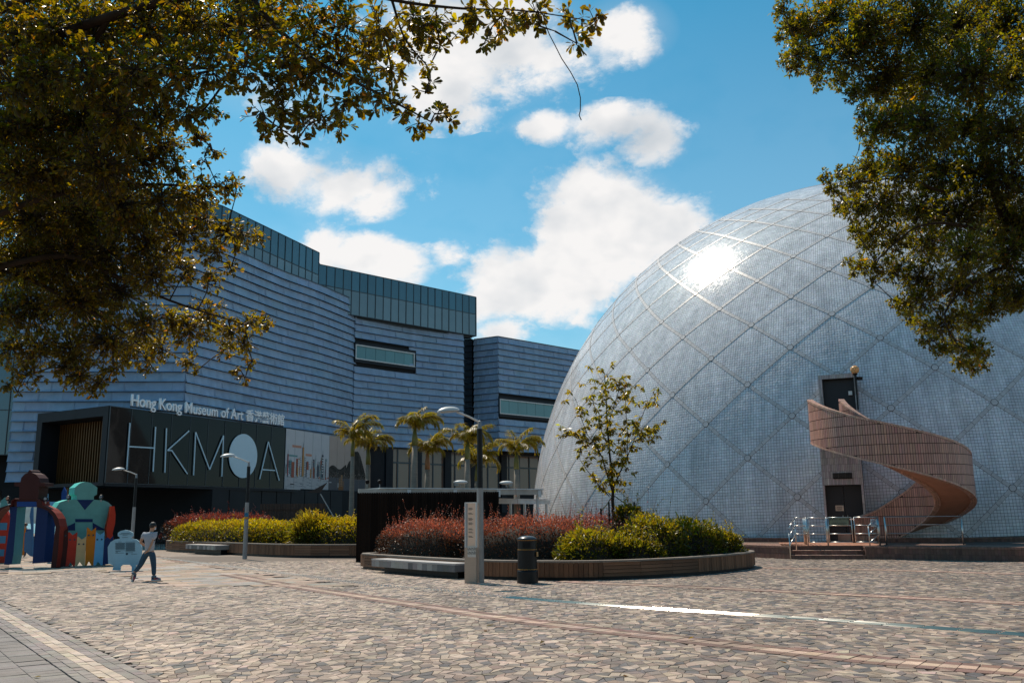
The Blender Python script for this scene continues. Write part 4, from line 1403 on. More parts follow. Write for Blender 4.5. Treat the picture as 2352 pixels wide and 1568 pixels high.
for k in range(9):          # stone panel joints as proud slabs
    t0 = k / 9
    x = -19.5 + (-13.6 + 19.5) * t0; y = 58.6 + (72 - 58.6) * t0
    dx, dy = (5.9 / 14.64), (13.4 / 14.64)
    b.prism([(x + dx * .03 + .0, y + dy * .03, 0.05), (x + dx * 1.56, y + dy * 1.56, 0.05), (x + dx * 1.56 + .05, y + dy * 1.56 - .02, 0.05), (x + dx * .03 + .05, y + dy * .03 - .02, 0.05)], (0, 0, 3.8))
b.build('stone_facing', mat('honed_dark_stone', (0.015, 0.017, 0.020), 0.6, var=0.25, scale=0.8, spec=0.25), museum)

# ---- entrance box with its sign
K0, K1, K2 = np.array((-23.025,51,6.538)[:2]), np.array((-16.441,65,7.698)[:2]), np.array((-12.565,77,8.713)[:2])
KL = np.array((-29,54.6,6.928)[:2])
ZB0, ZB1 = 3.85, 8.25
b = MB(MO)
dn = lambda a, c: np.array([(c - a)[1], -(c - a)[0]]) / np.linalg.norm(c - a)
n01, n12 = dn(K0, K1), dn(K1, K2)
inset = 0.10
A0, A1, A2 = K0 - n01 * inset, K1 - n01 * inset, K2 - n12 * inset
b.prism([(*A0, ZB0), (*A1, ZB0), (*A2, ZB0), (-15.5, 80, ZB0), (-22.5, 60, ZB0), (*(K0 + np.array([-1.0, 3.0])), ZB0)], (0, 0, ZB1 - ZB0))
b.build('box_core', M['frame_dark'], museum)
boxA = Path2([tuple(K0), tuple(K1)], smooth=False); boxB = Path2([tuple(K1), tuple(K2)], smooth=False)
glazing(boxA, 0.05, boxA.L, [ZB0 + .04, ZB1 - .02], boxA.L / 10.5, -0.03, [M['glass_dark']], mull=0.035, depth=0.05)
# open-sided left end with bronze fins
dl_ = (K0 - KL); Lf = np.linalg.norm(dl_); dl_ = dl_ / Lf; nl = np.array([dl_[1], -dl_[0]])


dBX = (K1 - K0) / np.linalg.norm(K1 - K0)


def fr(name, u0, u1, z0, z1, o0, o1, m):
    """Part of the end frame; runs back along the side of the box."""
    b = MB(MO)
    p = lambda u, o: KL + dl_ * u + dBX * (-o)
    b.prism([(*p(u0, o0), z0), (*p(u1, o0), z0), (*p(u1, o1), z0), (*p(u0, o1), z0)], (0, 0, z1 - z0))
    return b.build(name, m, museum)


fr('entrance_frame', -0.1, Lf - 0.12, ZB1 - 0.55, ZB1 + 0.02, -0.02, -2.6, M['frame_dark'])
fr('entrance_frame', -0.1, 0.42, ZB0 - .02, ZB1 - 0.55, -0.02, -2.6, M['frame_dark'])
fr('entrance_frame', Lf - 0.62, Lf - 0.10, ZB0 - .02, ZB1 - 0.55, -0.02, -2.6, M['frame_dark'])
fr('entrance_frame', -0.1, Lf - 0.12, ZB0 - .10, ZB0 + .10, -0.04, -2.6, M['frame_dark'])
fr('recess_wall', 0.42, Lf - .62, ZB0 + .1, ZB1 - .55, -2.2, -2.5, mat('recess_wall', (0.008, 0.008, 0.008), 0.7, spec=0.2))
for k in range(24):
    u = 0.55 + k * (Lf - 1.35) / 23
    b = MB(MO)
    p = KL + dl_ * u + dBX * 1.35
    b.obox((*p, 0.5 * (ZB0 + ZB1 - .5)), Vector((*dl_ * 0.025, 0)), Vector((*nl * 0.11, 0)), Vector((0, 0, 0.5 * (ZB1 - .7 - ZB0))))
    b.build('bronze_fin', M['bronze'], museum)
for k in range(17):
    u = 3.0 + k * 0.17
    b = MB(MO)
    p = KL + dl_ * u + dBX * 0.35
    b.obox((*p, ZB0 - .32), Vector((*dl_ * 0.02, 0)), Vector((*nl * 0.05, 0)), Vector((0, 0, 0.2)))
    b.build('short_fin', M['bronze'], museum)

# lettering
yawA = math.atan2((K1 - K0)[1], (K1 - K0)[0])


def onbox(px_pt):
    return Vector(px_pt)


T0, T1 = (-22.417,52.294,8.481), (-16.594,64.674,8.11)
sgn = MB((T0[0], T0[1], 8.3)); Lt = math.hypot(T1[0] - T0[0], T1[1] - T0[1])
dA = (K1 - K0) / np.linalg.norm(K1 - K0)
sgn.obox((T0[0] + dA[0] * Lt / 2, T0[1] + dA[1] * Lt / 2, 8.335), Vector((*dA * Lt / 2, 0)), Vector((*n01 * 0.04, 0)), Vector((0, 0, 0.03)))
sign = sgn.build('title_sign', M['frame_dark'], museum)
out = n01 * 0.05


def row_text(body, u0, u1, z, capz, m, depth=0.05, bold=0.0):
    """Letters one by one between two distances along the box."""
    cu = bpy.data.curves.new('t', 'FONT'); cu.body = body; cu.size = 1.0
    cu.align_x = 'LEFT'
    ob = bpy.data.objects.new('t', cu); COL.objects.link(ob)
    bpy.context.view_layer.update()
    full = ob.dimensions.x; pos = []
    for k in range(len(body)):
        cu.body = body[:k + 1]; bpy.context.view_layer.update(); pos.append(ob.dimensions.x)
    bpy.data.objects.remove(ob); bpy.data.curves.remove(cu)
    sx = (u1 - u0) / full
    for k, ch in enumerate(body):
        if ch == ' ':
            continue
        right = u0 + pos[k] * sx
        o = text_mesh('letter', ch, 1.0, m, sign, (0, 0, 0), (R(90), 0, yawA), depth=depth, align='RIGHT', bold=bold)
        w = max(v.co.x for v in o.data.vertices)
        o.scale = (sx, capz, 1)
        p = np.array([T0[0], T0[1]]) + dA * (right - w * sx) + out
        o.location = Vector((p[0], p[1], z)) - world_loc(sign)
    return


xa = lambda p: float((np.array(p[:2]) - np.array(T0[:2])) @ dA)
row_text('Hong Kong Museum of Art', 0.0, xa((-18.405,60.822,8.238)), 8.40, 0.98, M['sign_white'], depth=0.06, bold=0.008)
row_text('香港藝術館', xa((-18.279,61.091,8.264)), Lt, 8.45, 0.86, M['sign_white'], depth=0.05, bold=0.014)
b = MB(world_loc(sign))
# big thin initials standing just off the black glass
HK = [(-22.416,52.294,7.382),(-22.417,52.294,4.683),(-21.596,54.038,7.314),(-21.587,54.057,4.635),(-22.406,52.316,6.015),(-21.609,54.011,6.044),(-21.233,54.81,7.306),(-21.199,54.882,4.618),(-20.445,56.486,7.294),(-21.158,54.97,5.964),(-21.011,55.283,5.985),(-20.419,56.54,4.607),(-20.208,56.99,7.255),(-20.199,57.008,4.544),(-19.619,58.243,4.954),(-19.151,59.237,7.22),(-19.139,59.262,4.548),(-17.267,63.242,7.124),(-17.582,62.573,4.494),(-16.707,64.433,4.468),(-17.467,62.818,5.161),(-16.923,63.974,5.153)]
HK = [Vector(p) + Vector((*n01, 0)) * 0.03 for p in HK]


def stroke(i, j, w=0.075):
    a, c = HK[i], HK[j]; d = c - a; L = d.length; d.normalize()
    nn = Vector((*n01, 0)); s_ = d.cross(nn).normalized()
    mb.obox((a + c) / 2 + nn * 0.02, d * (L / 2), s_ * w * 0.5, nn * 0.02)


for strokes in (((0, 1), (2, 3), (4, 5)), ((6, 7), (8, 9), (9, 10), (10, 11)), ((12, 13), (12, 14), (14, 15), (15, 16)), ((17, 18), (17, 19), (20, 21))):
    mb = MB(HK[strokes[0][0]])
    for s_ in strokes:
        stroke(*s_)
    mb.build('big_letter', M['sign_blue'], museum)
dc, dr, dt = [Vector(p) for p in [(-18.316,61.013,5.999),(-17.733,62.252,5.91),(-18.357,60.925,7.478)]]
mb = MB(dc)
rx = (Vector((*dA, 0)) * (dr - dc).dot(Vector((*dA, 0)))); rz = Vector((0, 0, dt.z - dc.z))
mb.prism([dc + Vector((*n01, 0)) * 0.03 + rx * math.cos(a) + rz * math.sin(a) for a in [2 * math.pi * k / 40 for k in range(40)]], Vector((*n01, 0)) * 0.035)
mb.build('round_letter', M['sign_blue'], museum)

# printed panels right of the black glass: a sketched harbour skyline and a dark painted peak
M['print'] = mat('printed_panel', (0.5, 0.5, 0.5), 0.55, spec=0.2, var=0.05, scale=1.5, attr=True)
dB = (K2 - K1) / np.linalg.norm(K2 - K1); LB = float(np.linalg.norm(K2 - K1))
npn = 10
for k in range(npn):
    u0, u1 = LB * k / npn + .015, LB * (k + 1) / npn - .015
    p, q = K1 + dB * u0, K1 + dB * u1
    mid = np.array([*(0.5 * (p + q)), 0.5 * (ZB0 + ZB1)])
    mb = MB(mid)
    pale = k < 5
    sky_c = (0.50, 0.50, 0.51) if pale else (0.42, 0.33, 0.28)
    def quad(ua, ub, za, zb4, col, lift):
        ua, ub = max(ua, u0), min(ub, u1); za, zb4 = max(za, ZB0 + .03), min(zb4, ZB1 - .03)
        if ub - ua < 0.01 or zb4 - za < 0.01:
            return
        a, c = K1 + dB * ua + n12 * lift, K1 + dB * ub + n12 * lift
        mb.add([(*a, za), (*c, za), (*c, zb4), (*a, zb4)], [(0, 1, 2, 3)], col)
    mb.prism([(*p, ZB0 + .03), (*q, ZB0 + .03), (*q, ZB1 - .03), (*p, ZB1 - .03)], Vector((*n12, 0)) * -0.05, col=sky_c)
    r2 = random.Random(31)
    HZ = ZB1 - ZB0
    half = LB * 0.5
    if pale:
        quad(0, half, ZB0, ZB0 + .26 * HZ, (0.40, 0.41, 0.42), 0.004)
        for w_ in range(60):
            uu_, zz = r2.uniform(0, half), ZB0 + r2.uniform(.02, .25) * HZ
            quad(uu_, uu_ + r2.uniform(.1, .6), zz, zz + .022, (0.10, 0.12, 0.14), 0.006)
        for w_ in range(75):
            uu_ = r2.uniform(0, half); ww = r2.uniform(.10, .42)
            base = ZB0 + (.20 + .07 * r2.random()) * HZ
            t_ = uu_ / half
            hh = HZ * (0.12 + 0.24 * r2.random() * (0.6 + 0.7 * math.exp(-((t_ - .37) / .09) ** 2) + 0.6 * math.exp(-((t_ - .82) / .1) ** 2)))
            colr = r2.choice([(0.56, 0.56, 0.55), (0.60, 0.60, 0.58), (0.46, 0.47, 0.48), (0.45, 0.24, 0.08), (0.42, 0.36, 0.22), (0.50, 0.50, 0.50), (0.07, 0.08, 0.10), (0.35, 0.09, 0.05), (0.14, 0.26, 0.27), (0.52, 0.53, 0.55)])
            lf_ = 0.006 + w_ * 0.00025
            quad(uu_, uu_ + ww, base, base + hh, colr, lf_)
            quad(uu_, uu_ + .025, base, base + hh, (0.04, 0.05, 0.06), lf_ + .0001)
            for z_ in range(int(hh / .13)):
                quad(uu_ + .03, uu_ + ww * r2.uniform(.4, .9), base + .05 + z_ * .13, base + .085 + z_ * .13, (0.06, 0.07, 0.09) if r2.random() < .8 else (0.4, 0.15, 0.05), lf_ + .0001)
        for (t_, ww, top, colr) in ((.365, .24, .72, (0.46, 0.22, 0.07)), (.82, .22, .63, (0.06, 0.07, 0.09)), (.045, .12, .58, (0.30, 0.05, 0.05)), (.66, .14, .55, (0.35, 0.42, 0.42)), (.93, .2, .5, (0.5, 0.5, 0.5))):
            quad(half * t_, half * t_ + ww, ZB0 + .24 * HZ, ZB0 + top * HZ, colr, 0.027)
            quad(half * t_ + ww * .4, half * t_ + ww * .55, ZB0 + top * HZ, ZB0 + (top + .07) * HZ, (0.05, 0.06, 0.08), 0.027)
            quad(half * t_ - .03, half * t_, ZB0 + .24 * HZ, ZB0 + top * HZ, (0.04, 0.05, 0.06), 0.0272)
            if t_ == .82:
                for z_ in range(7):
                    quad(half * t_, half * t_ + ww, ZB0 + (.3 + z_ * .045) * HZ, ZB0 + (.32 + z_ * .045) * HZ, (0.55, 0.55, 0.54), 0.0274)
        for (t0_, t1_, z_) in ((.14, .34, .70), (.44, .58, .58)):
            quad(half * t0_, half * t1_, ZB0 + z_ * HZ, ZB0 + (z_ + .04) * HZ, (0.50, 0.24, 0.16), 0.008)
        quad(half * .06, half * .26, ZB0 + .545 * HZ, ZB0 + .575 * HZ, (0.13, 0.28, 0.28), 0.0055)
        quad(half * .12, half * .21, ZB0 + .085 * HZ, ZB0 + .105 * HZ, (0.05, 0.05, 0.06), 0.008)
        quad(half * .13, half * .2, ZB0 + .105 * HZ, ZB0 + .12 * HZ, (0.5, 0.5, 0.5), 0.008)
    else:
        # water, town, ridge and peak, built up from thin upright slices
        quad(half, LB, ZB0, ZB0 + .25 * HZ, (0.085, 0.085, 0.095), 0.003)
        ns = 14
        ridge = lambda t: .42 + .10 * t + .04 * math.sin(t * 17) if t < .45 else (.46 + (t - .45) * 1.25 + .02 * math.sin(t * 40) if t < .70 else (.775 - .10 * ((t - .74) / .1) ** 2 if t < .84 else .675 - (t - .84) * 2.3))
        for i in range(ns):
            ua, ub = u0 + (u1 - u0) * i / ns, u0 + (u1 - u0) * (i + 1) / ns
            t_ = ((ua + ub) / 2 - half) / half
            top = ridge(t_) * HZ
            lv = 6
            for q_ in range(lv):
                za = ZB0 + .25 * HZ + (top - .25 * HZ) * q_ / lv; zb5 = ZB0 + .25 * HZ + (top - .25 * HZ) * (q_ + 1) / lv
                sh = 0.5 + 0.5 * math.sin(q_ * 1.9 + t_ * 21 + 1.5 * math.sin(t_ * 9))
                c_ = 0.010 + 0.030 * sh * (1 - .6 * t_)
                quad(ua, ub, za, zb5, (c_ * 1.25, c_ * 1.0, c_ * .85), 0.005)
            for w_ in range(3):
                if r2.random() < .75:
                    zz = ZB0 + (.235 + .11 * rnd.random()) * HZ
                    quad(ua, ua + .07, zz, zz + .05, rnd.choice([(0.25, 0.22, 0.19), (0.16, 0.14, 0.13), (0.20, 0.12, 0.09)]), 0.007 + w_ * .0004)
        jx = half + half * .27
        for (du, ww, z0_, z1_, c_) in ((-.1, .80, .035, .10, (0.20, 0.085, 0.03)), (-.05, .26, .10, .24, (0.24, 0.13, 0.07)), (.24, .28, .10, .31, (0.26, 0.15, 0.08)), (.58, .13, .09, .20, (0.22, 0.11, 0.05)), (-.24, .13, .08, .16, (0.42, 0.42, 0.40)), (.30, .015, .31, .38, (0.03, 0.03, 0.03)), (.05, .015, .24, .30, (0.03, 0.03, 0.03))):
            quad(jx + du, jx + du + ww, ZB0 + z0_ * HZ, ZB0 + z1_ * HZ, c_, 0.009)
            if ww > .2 and z0_ > .08:
                for z_ in range(4):
                    quad(jx + du, jx + du + ww, ZB0 + (z0_ + .02 + z_ * .045) * HZ, ZB0 + (z0_ + .026 + z_ * .045) * HZ, (0.10, 0.055, 0.03), 0.0095)
        quad(half + .1, half + .45, ZB0 + .155 * HZ, ZB0 + .172 * HZ, (0.4, 0.4, 0.4), 0.008)
    mb.build('printed_panel', M['print'], museum)
b = MB(MO)
b.prism([(*(K2 - n12 * .06), ZB0), (*(K2 + dB * 0.25 - n12 * .06), ZB0), (*(K2 + dB * .25 - n12 * 1.4), ZB0), (*(K2 - n12 * 1.4), ZB0)], (0, 0, ZB1 - ZB0))
b.build('box_end', M['frame_dark'], museum)
# soffit edge under the box
b = MB(MO)
b.prism([(*(K0 + n01 * .02), ZB0 - .13), (*(K1 + n01 * .02), ZB0 - .13), (*(K2 + n12 * .02), ZB0 - .13), (*(K2 - n12 * 1.5), ZB0 - .13), (-19.0, 66, ZB0 - .13), (-24, 57, ZB0 - .13)], (0, 0, .12))
b.build('box_soffit', M['frame_dark'], museum)

# ground-floor glazing below the middle and right wings (brown reflection of brickwork put into the pane colour)
q0 = np.array((-12.833,79,5.856)[:2]); q1 = np.array((-11.307,79.5,5.863)[:2]); q2 = np.array((-4.669,87,6.159)[:2]); q3 = np.array((3.676,95,6.46)[:2])
b = MB(MO)
b.prism([(*q0, 2.5), (*q1, 2.5), (*(q1 + np.array([-1, 2.0])), 2.5), (*(q0 + np.array([-1, 2.0])), 2.5)], (0, 0, 5.4)); b.build('dark_pier', M['frame_dark'], museum)
gwp = Path2([tuple(q1), tuple(q2), tuple(q3)], smooth=False)
glazing(gwp, 0.0, gwp.L, [2.2, 3.9, 6.6, 7.85], 1.42, 0.0, [M['glass_brown_reflection'], M['glass_brown_reflection'], M['glass_brown_reflection']], mull=0.14, depth=0.12)
for k in (0, 3.4, 7.2, 10.6, 14.6):
    p = gwp.at(k + .3); b = MB((p[0], p[1], 0)); b.obox((p[0] + .12, p[1] - .12, 5.0), (0.28, .2, 0), (-.1, .14, 0), (0, 0, 2.85)); b.build('column', M['frame_dark'], museum)
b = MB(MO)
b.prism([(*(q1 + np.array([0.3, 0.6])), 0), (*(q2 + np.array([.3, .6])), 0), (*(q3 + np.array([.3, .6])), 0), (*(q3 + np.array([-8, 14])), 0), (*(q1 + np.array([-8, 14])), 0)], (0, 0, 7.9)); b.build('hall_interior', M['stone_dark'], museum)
# left-hand glass return at the picture's edge
gL = Path2([(-46, 60.5), (-31.5, 60.0)], smooth=False)
glazing(gL, 0, gL.L, [6.2, 9.2, 12.2, 15.2, 18.2], 2.4, 0.0, [M['glass_blue']])

# building above enlarged about the camera position, which takes its shadow off the hedge
museum.location = (-20.0, 90.0, -0.4375)
museum.scale = (1.25, 1.25, 1.25)

# ---------------------------------------------------------------- planters with slatted timber sides
M['slat'] = mat('weathered_slat', (0.165, 0.082, 0.043), 0.9, var=0.35, scale=5, bump=0.3, stretch=(1, 1, 0.12), rand=0.28)
M['board'] = mat('weathered_board', (0.175, 0.092, 0.052), 0.9, var=0.35, scale=4, bump=0.3, stretch=(0.15, 0.15, 1), rand=0.25)
M['cap'] = mat('planter_cap', (0.20, 0.165, 0.135), 0.7, var=0.25, scale=3, bump=0.2)
M['granite'] = mat('granite', (0.3, 0.3, 0.3), 0.6, var=0.2, scale=40, bump=0.1, attr=True)


def planter(label, front, backpts, height, sections, org, group):
    """front: Path2 seen side; sections: list of (s0, s1, 'v'|'h')."""
    t = thing('planter', label, 'planter', (org[0], org[1], 0), group)
    o3 = np.array([org[0], org[1], 0.0])
    ss = np.linspace(0, front.L, 40)
    fp = front.at(ss) - front.nrm(ss) * 0.07
    b = MB(t.location)
    b.prism([(p[0], p[1], -0.02) for p in fp] + [(p[0], p[1], -0.02) for p in backpts], (0, 0, height - 0.06)); b.build('soil_bed', M['soil'], t)
    # cap strip
    b = MB(t.location)
    for s0, s1 in zip(ss[:-1], ss[1:]):
        a, c = front.at([s0, s1]); n = front.nrm([s0, s1])
        b.prism([(*(a + n[0] * .012), height - .045), (*(c + n[1] * .012), height - .045), (*(c - n[1] * .30), height - .045), (*(a - n[0] * .30), height - .045)], (0, 0, 0.045))
    b.build('cap', M['cap'], t)
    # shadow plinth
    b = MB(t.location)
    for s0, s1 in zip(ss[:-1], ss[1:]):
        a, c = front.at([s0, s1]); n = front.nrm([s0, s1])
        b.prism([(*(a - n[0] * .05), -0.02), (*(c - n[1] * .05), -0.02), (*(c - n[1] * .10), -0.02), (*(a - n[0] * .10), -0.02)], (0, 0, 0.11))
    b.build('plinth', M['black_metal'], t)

    def piece(s0, s1, z0, z1, name, m, out):
        a, c = front.at([s0, s1]); n = front.nrm([s0 + .01, s1 - .01])
        mid = np.array([*(0.5 * (a + c)), 0.5 * (z0 + z1)])
        b = MB(mid)
        b.prism([(*(a + n[0] * out), z0), (*(c + n[1] * out), z0), (*(c - n[1] * .045), z0), (*(a - n[0] * .045), z0)], (0, 0, z1 - z0))
        b.build(name, m, t)
    for s0, s1, k in sections:
        if k == 'v':
            n = max(1, round((s1 - s0) / 0.138))
            for i in range(n):
                piece(s0 + (s1 - s0) * i / n + .006, s0 + (s1 - s0) * (i + 1) / n - .006, 0.085, height - .05, 'slat', M['slat'], rnd.uniform(-.004, .006))
        else:
            n = max(1, round((s1 - s0) / 1.15))
            for i in range(n):
                a0, a1 = s0 + (s1 - s0) * i / n, s0 + (s1 - s0) * (i + 1) / n
                for r in range(4):
                    z0 = 0.085 + (height - .135) * r / 4
                    sh = 0.0
                    piece(a0 + .006, a1 - .006, z0 + .006, z0 + (height - .135) / 4 - .006, 'board', M['board'], rnd.uniform(-.004, .006))
    return t


PL2 = Path2([(-5.1, 33.9)] + [(-5.327,32.635),(-1.511,27.336),(0.637,25.857),(2.626,25.687),(4.755,26.776),(6.721,28.69)] + [(7.95, 30.6), (8.1, 32.2), (7.6, 34.0)], per=12)
f2 = lambda p: PL2.find(p)
cuts = [(-5.327,32.635),(-1.498,27.334),(2.507,25.708),(5.455,27.438)]
c2 = [f2(p) for p in cuts]
planter2 = planter('nearer curved timber-slat planter with red and green shrubs, steel post and bin before it', PL2, [(6.5, 37.5), (1, 39.5), (-4.5, 37.5)], 0.53,
                   [(0, c2[0], 'v'), (c2[0], c2[1] + .1, 'h'), (c2[1] + .1, c2[2], 'v'), (c2[2], c2[3], 'h'), (c2[3], PL2.L, 'v')], (1.0, 31.0), 'timber planters')
PL1 = Path2([(-21.5, 58.0)] + [(-20.835,55.023),(-17.811,51.428),(-14.765,47.885),(-11.999,44.769),(-9.792,42.987),(-7.362,42.11)] + [(-4.5, 41.2), (-2.0, 42.2)], per=12)
c1 = [PL1.find(p) for p in [(-20.835,55.023),(-14.765,47.885),(-10.394,43.38),(-7.613,42.177)]]
planter1 = planter('farther timber planter with trimmed yellow-green hedge behind the middle lamp post', PL1, [(-3, 49), (-14, 60)], 0.60,
                   [(0, c1[0], 'v'), (c1[0], c1[1], 'h'), (c1[1], c1[2], 'v'), (c1[2], c1[3], 'h'), (c1[3], PL1.L, 'v')], (-10, 46), 'timber planters')


def bench(label, P, s0, s1, depth, z0, z1):
    sm = 0.5 * (s0 + s1); m = P.at(sm)
    t = thing('stone_bench', label, 'bench', (m[0], m[1], 0), 'stone benches')
    n = max(4, round((s1 - s0) / 0.27))
    for i in range(n):
        a0, a1 = s0 + (s1 - s0) * i / n + .003, s0 + (s1 - s0) * (i + 1) / n - .003
        a, c = P.at([a0, a1]); nn = P.nrm([a0, a1])
        mid = np.array([*(0.5 * (a + c) + nn[0] * depth * .5), 0.5 * (z0 + z1)])
        cc = jitter_cols(rnd.choice([(0.33, 0.31, 0.29), (0.20, 0.19, 0.18), (0.11, 0.11, 0.11), (0.26, 0.24, 0.22)]), 1, 0.06)[0]
        b = MB(mid)
        b.prism([(*(a + nn[0] * depth), z0), (*(c + nn[1] * depth), z0), (*(c + nn[1] * .02), z0), (*(a + nn[0] * .02), z0)], (0, 0, z1 - z0 - .05), col=cc)
        b.build('stone_block', M['granite'], t)
    b = MB(t.location)
    for i in range(n):
        a, c = P.at([s0 + (s1 - s0) * i / n, s0 + (s1 - s0) * (i + 1) / n]); nn = P.nrm([s0 + (s1 - s0) * i / n, s0 + (s1 - s0) * (i + 1) / n])
        b.prism([(*(a + nn[0] * (depth + .01)), z1 - .048), (*(c + nn[1] * (depth + .01)), z1 - .048), (*(c + nn[1] * .015), z1 - .048), (*(a + nn[0] * .015), z1 - .048)], (0, 0, .048), col=(0.40, 0.37, 0.35))
    b.build('seat_slab', M['granite'], t)
    b = MB(t.location)
    for i in range(n - 2):
        a0, a1 = s0 + (s1 - s0) * (i + 1) / n, s0 + (s1 - s0) * (i + 2) / n
        a, c = P.at([a0, a1]); nn = P.nrm([a0, a1])
        b.prism([(*(a + nn[0] * depth * .45), -.02), (*(c + nn[1] * depth * .45), -.02), (*(c - nn[1] * .05), -.02), (*(a - nn[0] * .05), -.02)], (0, 0, z0 + .02))
    b.build('bench_foot', M['black_metal'], t)
    return t


bench('long chequered stone bench against the nearer planter, left of the steel sign post', PL2, f2((-4.368,30.666)) + .1, c2[1] + .35, 0.62, 0.20, 0.44)
bench('small stone bench against the farther planter with the yellow-green hedge', PL1, PL1.find((-17.948,51.47)) + .4, c1[1] - .2, 0.75, 0.24, 0.48)

# ---------------------------------------------------------------- lamp posts
M['pole_grey'] = mat('galvanised_pole', (0.30, 0.295, 0.29), 0.5, 0.25, var=0.12, scale=5, streak=0.15)
M['lamp_head'] = mat('lamp_head', (0.60, 0.59, 0.56), 0.4, 0.1, var=0.06)


def lamp_post(label, x, y, arm, H=4.5, hgrey=None):
    t = thing('lamp_post', label, 'lamp post', (x, y, 0), 'lamp posts on the plaza')
    hg = hgrey or H * 0.565
    b = MB((x, y, 0)); b.lathe([(0.105, 0), (0.10, 0.6), (0.088, hg)], (x, y, 0), 18); b.build('lower_pole', M['pole_grey'], t, smooth=False)
    b = MB((x, y, 0)); b.lathe([(0.080, hg + .002), (0.078, H - .32)], (x, y, 0), 16); b.build('upper_pole', M['black_metal'], t)
    b = MB((x, y, 0)); b.lathe([(0.070, H - .318), (0.066, H - .30), (0.052, H - .26), (0.05, H - .12), (0.03, H - .08)], (x, y, 0), 14); b.build('collar', M['pole_grey'], t, smooth=True)
    ax, ay = arm; L = math.hypot(ax, ay); ax, ay = ax / L, ay / L
    b = MB((x, y, 0))
    b.tube([(x, y, H - .16), (x + ax * .08, y + ay * .08, H - .09), (x + ax * .35, y + ay * .35, H + .02), (x + ax * .72, y + ay * .72, H + .13)], [0.032, 0.032, 0.028, 0.024], 8)
    b.build('arm', M['lamp_head'], t, smooth=True)
    hx, hy, hz = x + ax * 0.98, y + ay * 0.98, H + .135
    b = MB((x, y, 0))
    prof = []
    V, F = [], []
    nu, nv = 18, 8
    for j in range(nv + 1):
        u = j / nv
        for i in range(nu):
            a = 2 * math.pi * i / nu
            r = math.sin(min(u, .999) * math.pi / 2)
            lx = math.cos(a) * 0.34 * r; ly = math.sin(a) * 0.17 * r
            lz = 0.13 * math.cos(u * math.pi / 2) - 0.02 * (lx / .34)
            V.append((hx + ax * lx - ay * ly, hy + ay * lx + ax * ly, hz + lz + .10 * (-lx) * .5))
    for j in range(nv):
        for i in range(nu):
            F.append((j * nu + i, (j + 1) * nu + i, (j + 1) * nu + (i + 1) % nu, j * nu + (i + 1) % nu))
    b.add(V, F)
    b.add([V[nv * nu + i] for i in range(nu)], [tuple(range(nu))])
    b.build('lamp_head', M['lamp_head'], t, smooth=True)
    b = MB((x, y, 0))
    b.obox((hx, hy, hz - .02), (ax * .2, ay * .2, -.02), (-ay * .1, ax * .1, 0), (0, 0, .012)); b.build('lens', mat('lamp_lens', (0.5, 0.5, 0.48), 0.2), t)
    return t


LB_ = (-0.94,25.275,0); LM_ = (-12.337,42.11,0)
armdir = (-0.86, -0.5)
lamp1 = lamp_post('nearest and tallest-looking lamp post, right behind the steel sign post', LB_[0], LB_[1], armdir)
lamp2 = lamp_post('middle lamp post with small blue and orange plate, before the yellow-green hedge', LM_[0], LM_[1], armdir)
lamp3 = lamp_post('farthest lamp post, rising behind the pale blue information board', -21.67, 52.0, armdir)
b = MB(world_loc(lamp2)); x, y = LM_[0], LM_[1]
for z, hh, c_ in ((1.98, .085, (0.03, 0.16, 0.28)), (1.84, .045, (0.55, 0.25, 0.05))):
    b.obox((x + .02, y - .112, z), (0.085, 0.01, 0), (0, .006, 0), (0, 0, hh), c_)
b.build('number_plate', M['plain'], lamp2)

# ---------------------------------------------------------------- wayfinding totem
TP = (-1.184,25.151,0)
tot = thing('wayfinding_sign', 'slim steel wayfinding post with white panel of directions and six prohibition symbols', 'sign', (TP[0], TP[1], 0))
TU, TV = Vector((0.945, -0.327, 0)), Vector((0.327, 0.945, 0))
tc_ = Vector((TP[0], TP[1], 0))
M['totem_steel'] = mat('totem_steel', (0.46, 0.35, 0.27), 0.5, 0.2, var=0.06, scale=30, stretch=(0.1, 0.1, 3))
M['totem_face'] = mat('totem_face', (0.80, 0.57, 0.42), 0.45, var=0.04)  # white panel tinted beige, warm bounced light put into the colour
b = MB(tc_); b.obox(tc_ + Vector((0, 0, .47)), TU * .168, TV * .07, Vector((0, 0, .47))); b.build('base', M['totem_steel'], tot)
b = MB(tc_); b.obox(tc_ + Vector((0, 0, 1.53)), TU * .158, TV * .055, Vector((0, 0, .60))); b.build('panel', M['totem_face'], tot)
b = MB(tc_)
for u, w in ((-.156, .012), (.156, .005)):
    b.obox(tc_ + TU * u + Vector((0, 0, 1.535)), TU * w, TV * .060, Vector((0, 0, .61)))
b.obox(tc_ + Vector((0, 0, 2.142)), TU * .160, TV * .060, Vector((0, 0, .012)))
b.build('panel_edge', mat('pale_edge', (0.75, 0.74, 0.70), 0.4), tot)
b = MB(tc_); b.obox(tc_ + TU * -.112 - TV * .057 + Vector((0, 0, 1.53)), TU * .03, TV * .004, Vector((0, 0, .59))); b.build('side_strip', mat('grey_strip', (0.33, 0.34, 0.35), 0.4), tot)
b = MB(tc_)
for zz, n in ((2.0, 3), (1.86, 2), (1.72, 3), (1.60, 3), (1.44, 2), (1.36, 2), (1.24, 2)):
    for k in range(n):
        b.obox(tc_ + TU * (-.005 + .02 * (k % 2)) - TV * .057 + Vector((0, 0, zz - k * .024)), TU * (.050 + .018 * (k % 2)), TV * .0015, Vector((0, 0, .007)))
b.build('text_lines', mat('grey_print', (0.16, 0.13, 0.11), 0.6), tot)
b = MB(tc_)
